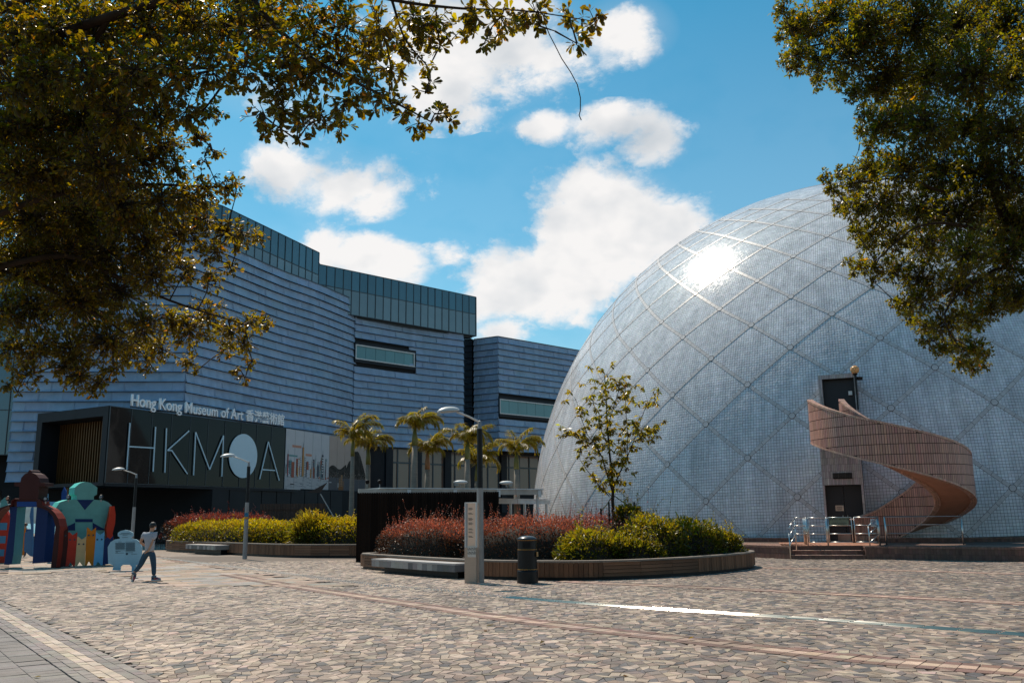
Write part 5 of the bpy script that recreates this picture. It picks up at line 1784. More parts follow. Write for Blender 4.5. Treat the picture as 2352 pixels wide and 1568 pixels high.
for zz in (2.0, 1.86, 1.72, 1.24):
    b.obox(tc_ + TU * -.085 - TV * .057 + Vector((0, 0, zz)), TU * .010, TV * .0015, Vector((0, 0, .003))); b.obox(tc_ + TU * -.085 - TV * .0572 + Vector((0, 0, zz)), TU * .003, TV * .0015, Vector((0, 0, .012)))
b.build('arrow_mark', mat('orange_print', (0.6, 0.2, 0.03), 0.6), tot)
b = MB(tc_); b.obox(tc_ + TU * .045 - TV * .074 + Vector((0, 0, .83)), TU * .120, TV * .004, Vector((0, 0, .145))); plate = b.build('symbol_plate', mat('symbol_plate', (0.60, 0.57, 0.52), 0.4), tot)
for r_ in range(2):
    for k in range(3):
        b = MB(tc_); c0 = tc_ + TU * (-.035 + k * .080) - TV * .080 + Vector((0, 0, .90 - r_ * .105))
        ring = [c0 + TU * math.cos(a) * .036 + Vector((0, 0, math.sin(a) * .040)) for a in [2 * math.pi * q / 16 for q in range(16)]]
        b.tube(ring + ring[:1], .0042, 4, cap=False)
        b.tube([c0 + TU * .025 + Vector((0, 0, .028)), c0 - TU * .025 - Vector((0, 0, .028))], .0036, 4)
        sh = [(-.014, -.016), (.004, .016), (.014, -.012), (.0, .0)]
        b.tube([c0 + TU * a + Vector((0, 0, z)) for a, z in sh[:3 - (k % 2)]], .0048, 4)
        b.ball(c0 + TU * (.004 - .008 * (k % 2)) + Vector((0, 0, .017)), .006, 6, 4)
        b.build('prohibition_symbol', M['ink'], plate)

# ---------------------------------------------------------------- litter bin
BP = (0.343,24.898,0)
lb = thing('litter_bin', 'black cylindrical litter bin with domed lid and gold bands', 'bin', (BP[0], BP[1], 0))
bx_, by_ = BP[0], BP[1]
M['bin'] = mat('bin_plastic', (0.005, 0.006, 0.008), 0.40, spec=0.3, var=0.1, scale=5, bump=0.05)
M['gold'] = mat('gold_band', (0.62, 0.30, 0.06), 0.35, 0.6)
b = MB(lb.location); b.lathe([(0.285, 0), (0.285, .30), (0.275, .325), (0.262, .335), (0.262, .88), (0.255, .885)], (bx_, by_, 0), 32); b.build('body', M['bin'], lb, smooth=False)
b = MB(lb.location); b.lathe([(0.256, .886), (0.256, 1.11), (0.262, 1.13)], (bx_, by_, 0), 32); b.build('collar', M['bin'], lb)
b = MB(lb.location); b.lathe([(0.272, 1.13), (0.272, 1.155), (0.24, 1.19), (0.16, 1.225), (0.05, 1.24)], (bx_, by_, 0), 32); b.build('lid', mat('bin_lid', (0.03, 0.034, 0.04), 0.3), lb, smooth=True)
for z, r_ in ((.355, .266), (.872, .266), (1.118, .264)):
    b = MB(lb.location); b.lathe([(r_, z), (r_ + .003, z + .006), (r_, z + .012)], (bx_, by_, 0), 32); b.build('gold_band', M['gold'], lb)
b = MB(lb.location)
b.obox((bx_ - .02, by_ - .262, 1.0), (.10, .012, 0), (0, .004, 0), (0, 0, .065)); b.build('opening', mat('bin_mouth', (0.003, 0.003, 0.003), 0.9), lb)
b = MB(lb.location); c0 = Vector((bx_ + .245, by_ - .10, .755)); uu_ = Vector((.05, -.09, 0)) * .75
b.obox(c0, uu_, Vector((.007, .004, 0)), Vector((0, 0, .06)), (0.62, 0.40, 0.18))
for k in (-.4, 0.1):
    b.obox(c0 + uu_ * k + Vector((.008, -.003, 0)), uu_ * .14, Vector((.002, .001, 0)), Vector((0, 0, .035)), (0.08, 0.05, 0.04))
b.build('sticker', M['plain'], lb)

# ---------------------------------------------------------------- dark timber screen behind the nearer planter
M['fence'] = mat('dark_stained_timber', (0.016, 0.009, 0.006), 0.9, spec=0.15, var=0.3, scale=4, bump=0.2, stretch=(1, 1, .08), rand=0.3)
scr = thing('timber_screen', 'tall near-black timber screen of upright slats behind the nearer planter', 'fence', (-6.478, 37.6, 0))
F0, F1 = Vector((-6.478,37.6,0.707)), Vector((-0.632,38.6,0.608)); F0.z = F1.z = 0
fd = (F1 - F0); FL = fd.length; fd.normalize(); fn = Vector((fd.y, -fd.x, 0)); FH = 2.80
n = 62
for k in range(n):
    c0 = F0 + fd * (FL * (k + .5) / n) + Vector((0, 0, FH / 2)); b = MB(c0)
    b.obox(c0 + fn * rnd.uniform(-.004, .004), fd * (FL / n * .5 - .007), fn * .02, Vector((0, 0, FH / 2 + rnd.uniform(-.006, .006)))); b.build('slat', M['fence'], scr)
b = MB(scr.location); b.obox(F0 + fd * FL / 2 - fn * .08 + Vector((0, 0, FH / 2)), fd * FL / 2, fn * .03, Vector((0, 0, FH / 2 - .04)))
b.obox(F0 + fd * .04 - fn * 1.5 + Vector((0, 0, FH / 2)), fd * .04, fn * 1.45, Vector((0, 0, FH / 2 - .01))); b.obox(F1 - fd * .04 - fn * 1.5 + Vector((0, 0, FH / 2)), fd * .04, fn * 1.45, Vector((0, 0, FH / 2 - .01)))
b.build('backing', mat('fence_back', (0.008, 0.006, 0.005), 0.9), scr)

scr2 = thing('timber_screen', 'low brown timber fence in front of the museum, above the yellow-green hedge', 'fence', (-15.624, 56, 0))
G0, G1 = Vector((-15.597,56,1.567)), Vector((-11.673,56.5,1.517)); G0.z = G1.z = 0
fd = (G1 - G0); FL = fd.length; fd.normalize(); fn = Vector((fd.y, -fd.x, 0))
M['fence2'] = mat('brown_stained_timber', (0.075, 0.034, 0.018), 0.7, var=0.3, scale=4, stretch=(1, 1, .1), rand=0.3)
for k in range(40):
    c0 = G0 + fd * (FL * (k + .5) / 40) + Vector((0, 0, 1.35)); b = MB(c0)
    b.obox(c0, fd * (FL / 80 - .012), fn * .02, Vector((0, 0, 1.35))); b.build('slat', M['fence2'], scr2)
b = MB(scr2.location)
for z in (.5, 1.4, 2.3):
    b.obox(G0 + fd * FL / 2 - fn * .05 + Vector((0, 0, z)), fd * FL / 2, fn * .02, Vector((0, 0, .06)))
b.build('fence_rail', M['fence2'], scr2)

# ---------------------------------------------------------------- white covered way, its lights
cw = thing('covered_way', 'white flat-roofed covered walkway with steel edge beam, running behind the timber screen', 'canopy', (-2, 43, 0))
CA, CB = Vector((-7.271,42.5,2.954)), Vector((1.49,48,2.995)); CA.z = CB.z = 0
fd = (CB - CA); CL = fd.length; fd.normalize(); fn = Vector((fd.y, -fd.x, 0)); CH = 2.86
b = MB(cw.location); b.obox(CA + fd * (CL / 2 + .55) - fn * 1.2 + Vector((0, 0, CH + .29)), fd * (CL / 2 - .5), fn * 1.3, Vector((0, 0, .025))); b.build('roof_slab', M['white_metal'], cw)
b = MB(cw.location); b.obox(CA + fd * CL / 2 + Vector((0, 0, CH + .13)), fd * CL / 2, fn * .05, Vector((0, 0, .125))); b.build('edge_beam', mat('cream_beam', (0.50, 0.45, 0.39), 0.5, streak=.2), cw)
for k in range(1, 5):
    c0 = CA + fd * (CL * (k + .02) / 4.1) + fn * .06
    b = MB(cw.location); b.obox(c0 + Vector((0, 0, CH + .06)), fd * .10, fn * .03, Vector((0, 0, .17))); b.build('bracket', M['white_metal'], cw)
    b = MB(cw.location); b.tube([c0 - fn * .2, c0 - fn * .2 + Vector((0, 0, CH))], .07, 10); b.build('post', M['white_metal'], cw)
cw2 = thing('covered_way', 'lower white walkway roof with slim posts glimpsed between the screen and the dome', 'canopy', (0.227, 50, 0))
DA_, DB_ = Vector((-1.807,47,2.454)), Vector((2.065,53,2.495)); DA_.z = DB_.z = 0
fd = (DB_ - DA_); CL = fd.length; fd.normalize(); fn = Vector((fd.y, -fd.x, 0))
b = MB(cw2.location); b.obox(DA_ + fd * CL / 2 + Vector((0, 0, 2.55)), fd * CL / 2, fn * .06, Vector((0, 0, .11))); b.build('edge_beam', M['white_metal'], cw2)
b = MB(cw2.location); b.obox(DA_ + fd * CL / 2 - fn * 1.1 + Vector((0, 0, 2.70)), fd * CL / 2, fn * 1.2, Vector((0, 0, .02))); b.build('roof_slab', M['white_metal'], cw2)
for t_ in (.42, .62, .95):
    c0 = DA_ + fd * CL * t_; b = MB(cw2.location); b.obox(c0 + Vector((0, 0, 1.22)), fd * .06, fn * .05, Vector((0, 0, 1.22))); b.build('post', M['white_metal'], cw2)
for i, (px, lab) in enumerate((((-2.51,42.9,3.172), 'left dish-shaped floodlight on the covered way roof, near the black lamp pole'), ((-0.362,44.4,3.132), 'right dish-shaped floodlight on the covered way roof, near the dome'))):
    fl = thing('dish_floodlight', lab, 'floodlight', (px[0], px[1], CH + .32), 'dish floodlights on the covered way'); c0 = Vector(fl.location)
    b = MB(c0); ring = []
    b.ball(c0 + Vector((0, 0, .20)), .34, 16, 6, (1, .5, .28)); b.build('dish', M['white_metal'], fl, smooth=True)
    b = MB(c0); b.obox(c0 + Vector((.2 if i else -.2, 0, .14)), (.09, 0, 0), (0, .08, 0), (0, 0, .10)); b.tube([c0, c0 + Vector((0, 0, .16))], .03, 6); b.build('lamp_body', M['grey_metal'], fl)
for i, (px, lab) in enumerate((((-6.885,42.6,3.194), 'outer spotlight clamped on the left end of the covered way'), ((-6.323,42.8,3.255), 'inner spotlight clamped near the left end of the covered way'))):
    fl = thing('spotlight', lab, 'spotlight', (px[0], px[1], CH + .32), 'spotlights on the covered way'); c0 = Vector(fl.location)
    b = MB(c0); b.tube([c0, c0 + Vector((0, 0, .18))], .02, 6); b.build('stem', M['grey_metal'], fl)
    b = MB(c0); b.tube([c0 + Vector((-.05, .1, .30)), c0 + Vector((.03, -.1, .24))], [.07, .10], 10); b.build('lamp_body', M['black_metal'], fl)

# leaning pole with a dark furled flag in front of the museum
fp = thing('flagpole', 'thin pole leaning by the museum with a dark pointed flag at its top', 'flagpole', (-10.623,54,0))
a, c = Vector((-10.623,54,1.773)), Vector((-11.488,54,3.205))
b = MB(fp.location); b.tube([a + Vector((.3, 0, -1.6)), a, c], .035, 6); b.build('pole', M['grey_metal'], fp)
b = MB(fp.location); b.prism([(-12.318,54,3.291), (-11.516,54,3.282), (-11.093,54,3.89), (-11.731,54,3.54)], (0, .04, 0)); b.build('flag', mat('dark_flag', (0.05, 0.035, 0.03), 0.8), fp)

# ---------------------------------------------------------------- foliage tools
M['leaf'] = leaf_mat('leaf', 0.45, (2.9, 2.6, 0.6))
M['leaf_red'] = leaf_mat('red_leaf', 0.38, (2.2, 1.3, 1.0))
M['leaf_tree'] = leaf_mat('tree_leaf', 0.48, (8.0, 6.3, 0.38), rough=0.32, spec=0.5)
M['twig'] = mat('twig_bark', (0.050, 0.034, 0.022), 0.85, var=0.3, scale=20)
M['bark'] = mat('bark', (0.045, 0.031, 0.022), 0.95, var=0.35, scale=6, bump=0.6, spec=0.1, stretch=(1, 1, .3))
OB_V = np.array([(0, 0, 0), (.38, .13, .015), (.78, .245, .0), (1, 0, -.05), (.78, -.245, .0), (.38, -.13, .015), (.58, 0, -.05)])
OB_F = np.array([(0, 6, 1), (1, 6, 2), (2, 6, 3), (3, 6, 4), (4, 6, 5), (5, 6, 0)])
EL_V = np.array([(0, 0, 0), (.5, .21, .03), (1, 0, -.06), (.5, -.21, .03), (.5, 0, -.02)])
EL_F = np.array([(0, 4, 1), (1, 4, 2), (2, 4, 3), (3, 4, 0)])
SM_V = np.array([(0, 0, 0), (.5, .24, .05), (1, 0, 0), (.5, -.24, .05)])
SM_F = np.array([(0, 2, 1), (0, 3, 2)])
BL_V = np.array([(0, 0, 0), (.4, .07, .02), (.8, .05, -.04), (1, 0, -.12), (.8, -.05, -.04), (.4, -.07, .02), (.5, 0, -.01)])


def unit(a):
    return a / np.maximum(np.linalg.norm(a, axis=-1, keepdims=True), 1e-9)


def leaf_frames(dirs, up=None):
    d = unit(dirs)
    if up is None:
        up = np.tile([0, 0, 1.0], (len(d), 1)) + rng.normal(0, 0.45, d.shape)
    s = unit(np.cross(up, d)); n = np.cross(d, s)
    return d, s, n


def leaves(pos, dirs, size, tmpl, faces, up=None, wide=1.0):
    """Vectorised leaf instances -> V, F."""
    d, s, n = leaf_frames(dirs, up)
    size = np.asarray(size, float).reshape(-1, 1, 1)
    t = tmpl[None] * size
    V = pos[:, None, :] + t[..., 0:1] * d[:, None] + t[..., 1:2] * wide * s[:, None] + t[..., 2:3] * n[:, None]
    k = len(tmpl)
    F = (np.arange(len(pos)) * k)[:, None, None] + faces[None]
    return V.reshape(-1, 3), F.reshape(-1, faces.shape[1])


def twigs_np(A, B, r0, r1):
    """Thin three-sided sticks."""
    d = unit(B - A); ref = np.where(np.abs(d[:, 2:3]) < .9, np.array([[0, 0, 1.0]]), np.array([[1.0, 0, 0]]))
    s = unit(np.cross(d, ref)); n = np.cross(d, s)
    vs = []
    for P, r in ((A, r0), (B, r1)):
        r = np.broadcast_to(np.asarray(r, float).reshape(-1, 1), (len(A), 1))
        for k in range(3):
            a = 2 * math.pi * k / 3
            vs.append(P + (s * math.cos(a) + n * math.sin(a)) * r)
    V = np.stack(vs, 1)
    q = np.array([[0, 1, 4, 3], [1, 2, 5, 4], [2, 0, 3, 5]])
    return V.reshape(-1, 3), ((np.arange(len(A)) * 6)[:, None, None] + q[None]).reshape(-1, 4)


def leaf_cols(n, base, amt=0.22, hue=0.10):
    b = np.asarray(base, float)
    if b.ndim == 1:
        b = np.tile(b, (n, 1))
    return np.clip(b * np.exp(rng.normal(0, amt, (n, 1))) * (1 + rng.normal(0, hue, (n, 3))), 0.002, 0.6)


# ---------------------------------------------------------------- hedges and shrubs
def mass(center, ax, ay, h, n, name, label, cat, leaf_size, cols_top, cols_low, tmpl=SM_V, tf=SM_F, shoots=0, shoot_h=0.3, rot=0.0, z0=0.5, material='leaf', lump=0.12, group=None, rough_box=False, power=2.6, core=True):
    """A clipped or loose shrub: leafy shell over a dark twiggy inside, with shoots standing out of the top."""
    t = thing(name, label, cat, (center[0], center[1], z0), group)
    ca_, sa_ = math.cos(rot), math.sin(rot)
    u = rng.uniform(-1, 1, (n * 3, 3)); u[:, 2] = rng.uniform(0, 1, n * 3)
    rr = (np.abs(u[:, 0]) ** power + np.abs(u[:, 1]) ** power + np.abs(u[:, 2]) ** power) ** (1 / power)
    u = u[rr > 0.05]; rr = rr[rr > .05]
    shell = rng.beta(7, 1.6, len(u)) * 1.02
    p = u / rr[:, None] * shell[:, None]
    p = p[:n]; n = len(p)
    lum = 1 + lump * (np.sin(p[:, 0] * ax * 2.3 + 1) * np.cos(p[:, 1] * ay * 2.9 + 2) + 0.6 * np.sin(p[:, 0] * ax * 5.1 + p[:, 2] * 4))
    L = np.stack([p[:, 0] * ax, p[:, 1] * ay, p[:, 2] * h * lum], 1)
    out = unit(np.stack([p[:, 0] / ax, p[:, 1] / ay, p[:, 2] / h * 1.0], 1) + 1e-6)
    dirs = out * 0.9 + rng.normal(0, 0.55, out.shape) + np.array([0, 0, 0.35])
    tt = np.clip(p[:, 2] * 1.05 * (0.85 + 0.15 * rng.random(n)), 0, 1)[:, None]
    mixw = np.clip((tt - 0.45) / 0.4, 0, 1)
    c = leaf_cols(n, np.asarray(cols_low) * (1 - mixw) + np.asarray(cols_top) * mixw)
    size = leaf_size * rng.uniform(.7, 1.25, n)
    parts = [(L, dirs, size, c)]
    TA, TB = [], []
    if shoots:
        a = rng.uniform(0, 2 * math.pi, shoots); r_ = np.sqrt(rng.random(shoots)) * .96
        px, py = np.cos(a) * r_ * ax, np.sin(a) * r_ * ay
        pw = np.clip(1 - np.abs(np.cos(a) * r_) ** power - np.abs(np.sin(a) * r_) ** power, 0, 1) ** (1 / power)
        base = np.stack([px, py, pw * h * .9], 1)
        hh = shoot_h * rng.gamma(1.6, .55, shoots)
        tip = base + np.stack([rng.normal(0, .22, shoots) * hh, rng.normal(0, .22, shoots) * hh, hh], 1)
        TA.append(base); TB.append(tip)
        k = 12
        f = np.linspace(.15, 1, k)
        for i in range(k):
            q = base + (tip - base) * f[i]
            dd = rng.normal(0, .8, q.shape) + np.array([0, 0, .5])
            parts.append((q, dd, leaf_size * rng.uniform(.5, .95, shoots) * (1.15 - .4 * f[i]), leaf_cols(shoots, np.asarray(cols_top) * (1.0 + .15 * f[i]))))
    P = np.concatenate([q[0] for q in parts]); D = np.concatenate([q[1] for q in parts]); S = np.concatenate([q[2] for q in parts]); Cc = np.concatenate([q[3] for q in parts])
    rotm = lambda a: np.stack([a[:, 0] * ca_ - a[:, 1] * sa_, a[:, 0] * sa_ + a[:, 1] * ca_, a[:, 2]], 1)
    P, D = rotm(P), rotm(D)
    V, F = leaves(P, D, S, tmpl, tf)
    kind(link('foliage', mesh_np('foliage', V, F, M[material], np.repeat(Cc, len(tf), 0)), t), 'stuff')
    # inner stems
    m = 160
    a = rng.uniform(0, 2 * math.pi, m); r_ = np.sqrt(rng.random(m)) * .85
    A = np.stack([np.cos(a) * r_ * ax * .8, np.sin(a) * r_ * ay * .8, np.full(m, -.05)], 1)
    B = np.stack([np.cos(a) * r_ * ax + rng.normal(0, .08, m), np.sin(a) * r_ * ay + rng.normal(0, .08, m), h * rng.uniform(.5, .9, m)], 1)
    TA.append(A); TB.append(B)
    A, B = rotm(np.concatenate(TA)), rotm(np.concatenate(TB))
    V, F = twigs_np(A, B, .006, .003)
    kind(link('stems', mesh_np('stems', V, F, M['twig']), t), 'stuff')
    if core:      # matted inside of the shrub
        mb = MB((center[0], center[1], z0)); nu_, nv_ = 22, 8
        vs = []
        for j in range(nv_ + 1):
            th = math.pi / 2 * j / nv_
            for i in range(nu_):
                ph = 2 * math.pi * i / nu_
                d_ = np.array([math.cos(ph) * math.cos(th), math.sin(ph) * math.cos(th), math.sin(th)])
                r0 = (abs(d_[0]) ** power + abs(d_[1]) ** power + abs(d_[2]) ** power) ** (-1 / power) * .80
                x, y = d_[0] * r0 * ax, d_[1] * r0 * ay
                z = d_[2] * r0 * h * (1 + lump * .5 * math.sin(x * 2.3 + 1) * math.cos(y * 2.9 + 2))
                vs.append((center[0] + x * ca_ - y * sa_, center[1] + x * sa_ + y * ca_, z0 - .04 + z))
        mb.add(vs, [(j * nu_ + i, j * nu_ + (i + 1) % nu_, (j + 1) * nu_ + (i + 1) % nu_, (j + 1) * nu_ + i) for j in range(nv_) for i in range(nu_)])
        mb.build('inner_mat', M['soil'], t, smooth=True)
    return t


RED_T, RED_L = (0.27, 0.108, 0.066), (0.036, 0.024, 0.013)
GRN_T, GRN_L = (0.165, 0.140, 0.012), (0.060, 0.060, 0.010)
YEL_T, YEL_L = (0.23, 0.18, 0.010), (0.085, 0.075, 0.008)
# nearer planter: one long red hedge in runs, green shrubs at its right end
mass((-2.75, 32.0), 2.35, 1.35, 1.15, 15000, 'red_hedge', 'red hedge with upright shoots before the black timber screen, above the long stone bench', 'hedge', .075, RED_T, RED_L, shoots=260, shoot_h=.30, rot=-.72, z0=.48, material='leaf_red', power=3.2, group='red hedges in the nearer planter')
mass((0.55, 30.2), 2.2, 1.75, 1.22, 14000, 'red_hedge', 'red hedge behind the steel sign post and the litter bin', 'hedge', .075, RED_T, RED_L, shoots=240, shoot_h=.30, rot=-.25, z0=.48, material='leaf_red', power=3.2, group='red hedges in the nearer planter')
mass((3.1, 31.6), 2.0, 1.8, 1.25, 9000, 'red_hedge', 'red hedge at the foot of the young tree, beyond the green shrubs', 'hedge', .075, (0.27, 0.105, 0.075), RED_L, shoots=200, shoot_h=.42, rot=0.0, z0=.48, material='leaf_red', group='red hedges in the nearer planter')
for (x, y), ax, ay, h, n, lab in (((2.35, 27.75), 1.15, 1.2, .78, 3600, 'bright green shrub just right of the litter bin'),
                                   ((4.3, 28.9), 1.15, 1.35, 1.22, 4200, 'tall dark green shrub in the middle of the planter, under the young tree'),
                                   ((5.75, 30.1), 1.15, 1.35, 1.05, 3600, 'rounded green shrub right of the tallest one in the planter'),
                                   ((6.75, 30.9), 0.95, 1.1, .72, 2600, 'lowest green shrub at the right-hand tip of the planter'),
                                   ((3.6, 27.6), .95, .8, .55, 2400, 'low spreading green shrub at the front edge of the planter')):
    mass((x, y), ax, ay, h, n, 'green_shrub', lab, 'shrub', .15, GRN_T, GRN_L, tmpl=EL_V, tf=EL_F, shoots=70, shoot_h=.26, z0=.47, lump=.25, group='green shrubs in the nearer planter', power=2.2)
mass((3.918,31.2), .55, .5, .62, 420, 'small_bush', 'little yellow-green bush poking up right of the young tree', 'bush', .20, (0.16, 0.13, 0.012), GRN_L, tmpl=EL_V, tf=EL_F, shoots=12, shoot_h=.3, z0=1.45, lump=.2, core=False, power=2)
# farther planter
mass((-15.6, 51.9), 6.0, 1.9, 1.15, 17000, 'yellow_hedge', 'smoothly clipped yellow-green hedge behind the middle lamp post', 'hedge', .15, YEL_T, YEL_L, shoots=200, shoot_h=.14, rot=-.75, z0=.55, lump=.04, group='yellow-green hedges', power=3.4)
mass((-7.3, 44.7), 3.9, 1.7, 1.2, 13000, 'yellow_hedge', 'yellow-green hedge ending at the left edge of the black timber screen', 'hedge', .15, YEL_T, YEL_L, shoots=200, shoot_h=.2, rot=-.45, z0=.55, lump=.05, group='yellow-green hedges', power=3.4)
mass((-9.9, 45.3), 1.15, 1.0, 1.45, 1500, 'strap_leaf_plant', 'strap-leaved yellow plant with a few red tips between the two clipped hedges', 'plant', .42, (0.20, 0.16, 0.02), (0.10, 0.09, 0.012), tmpl=BL_V, tf=OB_F, shoots=14, shoot_h=.35, z0=.52, lump=.15, power=2)
mass((-18.0, 55.7), 6.0, 1.7, 1.60, 14000, 'red_hedge', 'reddish hedge along the back of the farther planter, in front of the museum', 'hedge', .13, (0.155, 0.045, 0.030), (0.045, 0.028, 0.012), shoots=240, shoot_h=.25, rot=-.75, z0=.5, lump=.05, material='leaf_red', power=3.2)

# ---------------------------------------------------------------- young tree tied to stakes
def limb(mb, pts, r0, r1, n=7):
    mb.tube(pts, [r0 + (r1 - r0) * i / (len(pts) - 1) for i in range(len(pts))], n)


yt = thing('young_tree', 'slender young tree with drooping olive leaves tied to stakes in the nearer planter', 'tree', (3.412,31.6,0.45))
YO = Vector(yt.location)
YB = {'trunk':[(3.405,31.6,1.282),(3.435,31.6,1.724),(3.422,31.6,2.243),(3.46,31.65,2.766),(3.422,31.7,3.296),(3.37,31.7,4.055),(3.334,31.7,4.822),(3.322,31.65,5.589),(3.296,31.6,6.362),(3.277,31.6,6.754)],'a':[(3.432,31.6,2.541),(3.221,31.4,3.208),(3.077,31.3,3.729),(2.854,31.2,4.175),(2.591,31.2,4.479),(2.373,31.1,5.077),(2.194,31.1,5.765)],'b':[(3.452,31.6,2.69),(3.736,31.8,3.221),(4.012,31.9,3.756),(4.277,32,4.298),(4.516,32.1,4.925),(4.809,32.1,5.627),(5.047,32.1,5.702)],'c':[(3.321,31.6,2.393),(2.884,31.3,2.836),(2.493,31.3,3.361),(2.305,31.3,3.663),(2.328,31.3,3.963)],'e':[(4.012,31.9,3.756),(4.058,31.8,4.515),(4.012,31.7,5.277),(4.009,31.7,6.055),(4.044,31.6,6.509)],'h':[(2.854,31.2,4.175),(2.493,31,4.238),(2.042,30.9,4.459),(1.664,30.8,4.53)],'i':[(4.277,32,4.298),(4.656,32.1,4.534),(4.961,32.2,4.773),(5.132,32.2,4.382)],'j':[(3.37,31.7,4.055),(3.2,32,4.543),(3.027,32.1,5.177),(2.889,32.1,5.807),(2.992,32,6.424)],'k':[(3.334,31.7,4.822),(3.51,31.3,5.391),(3.702,31.2,5.99),(4.018,31.2,6.294)]}
b = MB(YO); limb(b, YB['trunk'][:4], .062, .050, 9); b.build('trunk', M['bark'], yt, smooth=True)
b = MB(YO); limb(b, YB['trunk'][3:], .048, .008); b.build('branch', M['bark'], yt, smooth=True)
tips = []
for k in 'abcehijk':
    b = MB(YO); limb(b, YB[k], .028 if k in 'ab' else .016, .006, 6); b.build('branch', M['bark'], yt, smooth=True)
TAy, TBy = [], []
for k, pts in YB.items():
    P = np.array(pts)
    for i in range(3 if k in('trunk',) else 1, len(P)):
        for q in range(7 if k != 'c' else 4):
            base = P[i - 1] + (P[i] - P[i - 1]) * rng.random()
            frac = i / len(P)
            if k == 'trunk' and base[2] < 2.6:
                continue
            tip = base + np.array([rng.normal(0, .34), rng.normal(0, .34), rng.normal(.16, .22)]) * (1.0 if k not in 'ch' else .5)
            TAy.append(base); TBy.append(tip)
TAy, TBy = np.array(TAy), np.array(TBy)
V, F = twigs_np(TAy, TBy, .006, .003)
kind(link('twigs', mesh_np('twigs', V - np.array(YO), F, M['twig']), yt), 'stuff')
pos, dirs = [], []
for tpt, bpt in zip(TBy, TAy):
    for q in range(11):
        a = rng.uniform(0, 2 * math.pi)
        pos.append(tpt + (bpt - tpt) * rng.uniform(0, .35)); dirs.append((math.cos(a) * .75, math.sin(a) * .75, rng.uniform(-1.1, .15)))
pos, dirs = np.array(pos), np.array(dirs); n = len(pos)
cc = leaf_cols(n, (0.064, 0.060, 0.010), .3)
sz = rng.uniform(.15, .25, n)
d_, s_, n_ = leaf_frames(dirs)
big = np.argsort(-sz)[:300]
rest = np.setdiff1d(np.arange(n), big)
shades = [mesh_np('leaf', EL_V * np.array([1, .85, 1]), EL_F, M['leaf_tree'], np.tile(leaf_cols(1, (0.058, 0.056, 0.010), .3), (4, 1))) for _ in range(6)]
for i in big:
    o = link('leaf', shades[i % 6], yt)
    o.matrix_local = Matrix(((d_[i][0] * sz[i], s_[i][0] * sz[i], n_[i][0] * sz[i], pos[i][0] - YO.x), (d_[i][1] * sz[i], s_[i][1] * sz[i], n_[i][1] * sz[i], pos[i][1] - YO.y), (d_[i][2] * sz[i], s_[i][2] * sz[i], n_[i][2] * sz[i], pos[i][2] - YO.z), (0, 0, 0, 1)))
V, F = leaves(pos[rest], dirs[rest], sz[rest], EL_V, EL_F, wide=.85)
kind(link('foliage', mesh_np('foliage', V - np.array(YO), F, M['leaf_tree'], np.repeat(cc[rest], 4, 0)), yt), 'stuff')
for i, (p, lab) in enumerate((((2.988,31.4,1.509), 'black stake left of the young tree trunk'), ((3.25,31.2,1.507), 'black stake touching the young tree trunk'), ((4.151,31.5,1.495), 'black stake right of the young tree trunk'))):
    stk = MB((p[0], p[1], .45)); stk.tube([(p[0], p[1], .40), (p[0], p[1], 2.0 if i == 0 else 2.2)], .03, 8)
    o = tag(stk.build('stake', M['black_metal']), lab, 'stake', 'stakes round the young tree')
rp = thing('guy_rope', 'pair of green guy ropes running from the young tree to its stakes', 'rope', (YO.x, YO.y, 2.9))
tk = (3.444,31.6,2.451)
for p, z in (((2.988,31.4,1.509), 1.9), ((4.151,31.5,1.495), 2.0)):
    b = MB(rp.location); b.tube([tk, ((tk[0] + p[0]) / 2, (tk[1] + p[1]) / 2, (tk[2] + z) / 2 - .04), (p[0], p[1], z)], .018, 5); b.build('rope', mat('green_rope', (0.12, 0.13, 0.06), .8), rp)

# ---------------------------------------------------------------- royal palms
M['palm_trunk'] = mat('palm_trunk', (0.21, 0.185, 0.155), 0.85, var=0.2, scale=3, bump=0.4, stretch=(.3, .3, 3))
M['crownshaft'] = mat('crownshaft', (0.12, 0.115, 0.02), 0.5, var=0.2, scale=2)
M['crownshaft_dry'] = mat('dry_crownshaft', (0.26, 0.12, 0.05), 0.6, var=0.25, scale=2)
M['rachis'] = mat('rachis', (0.14, 0.115, 0.02), 0.6)


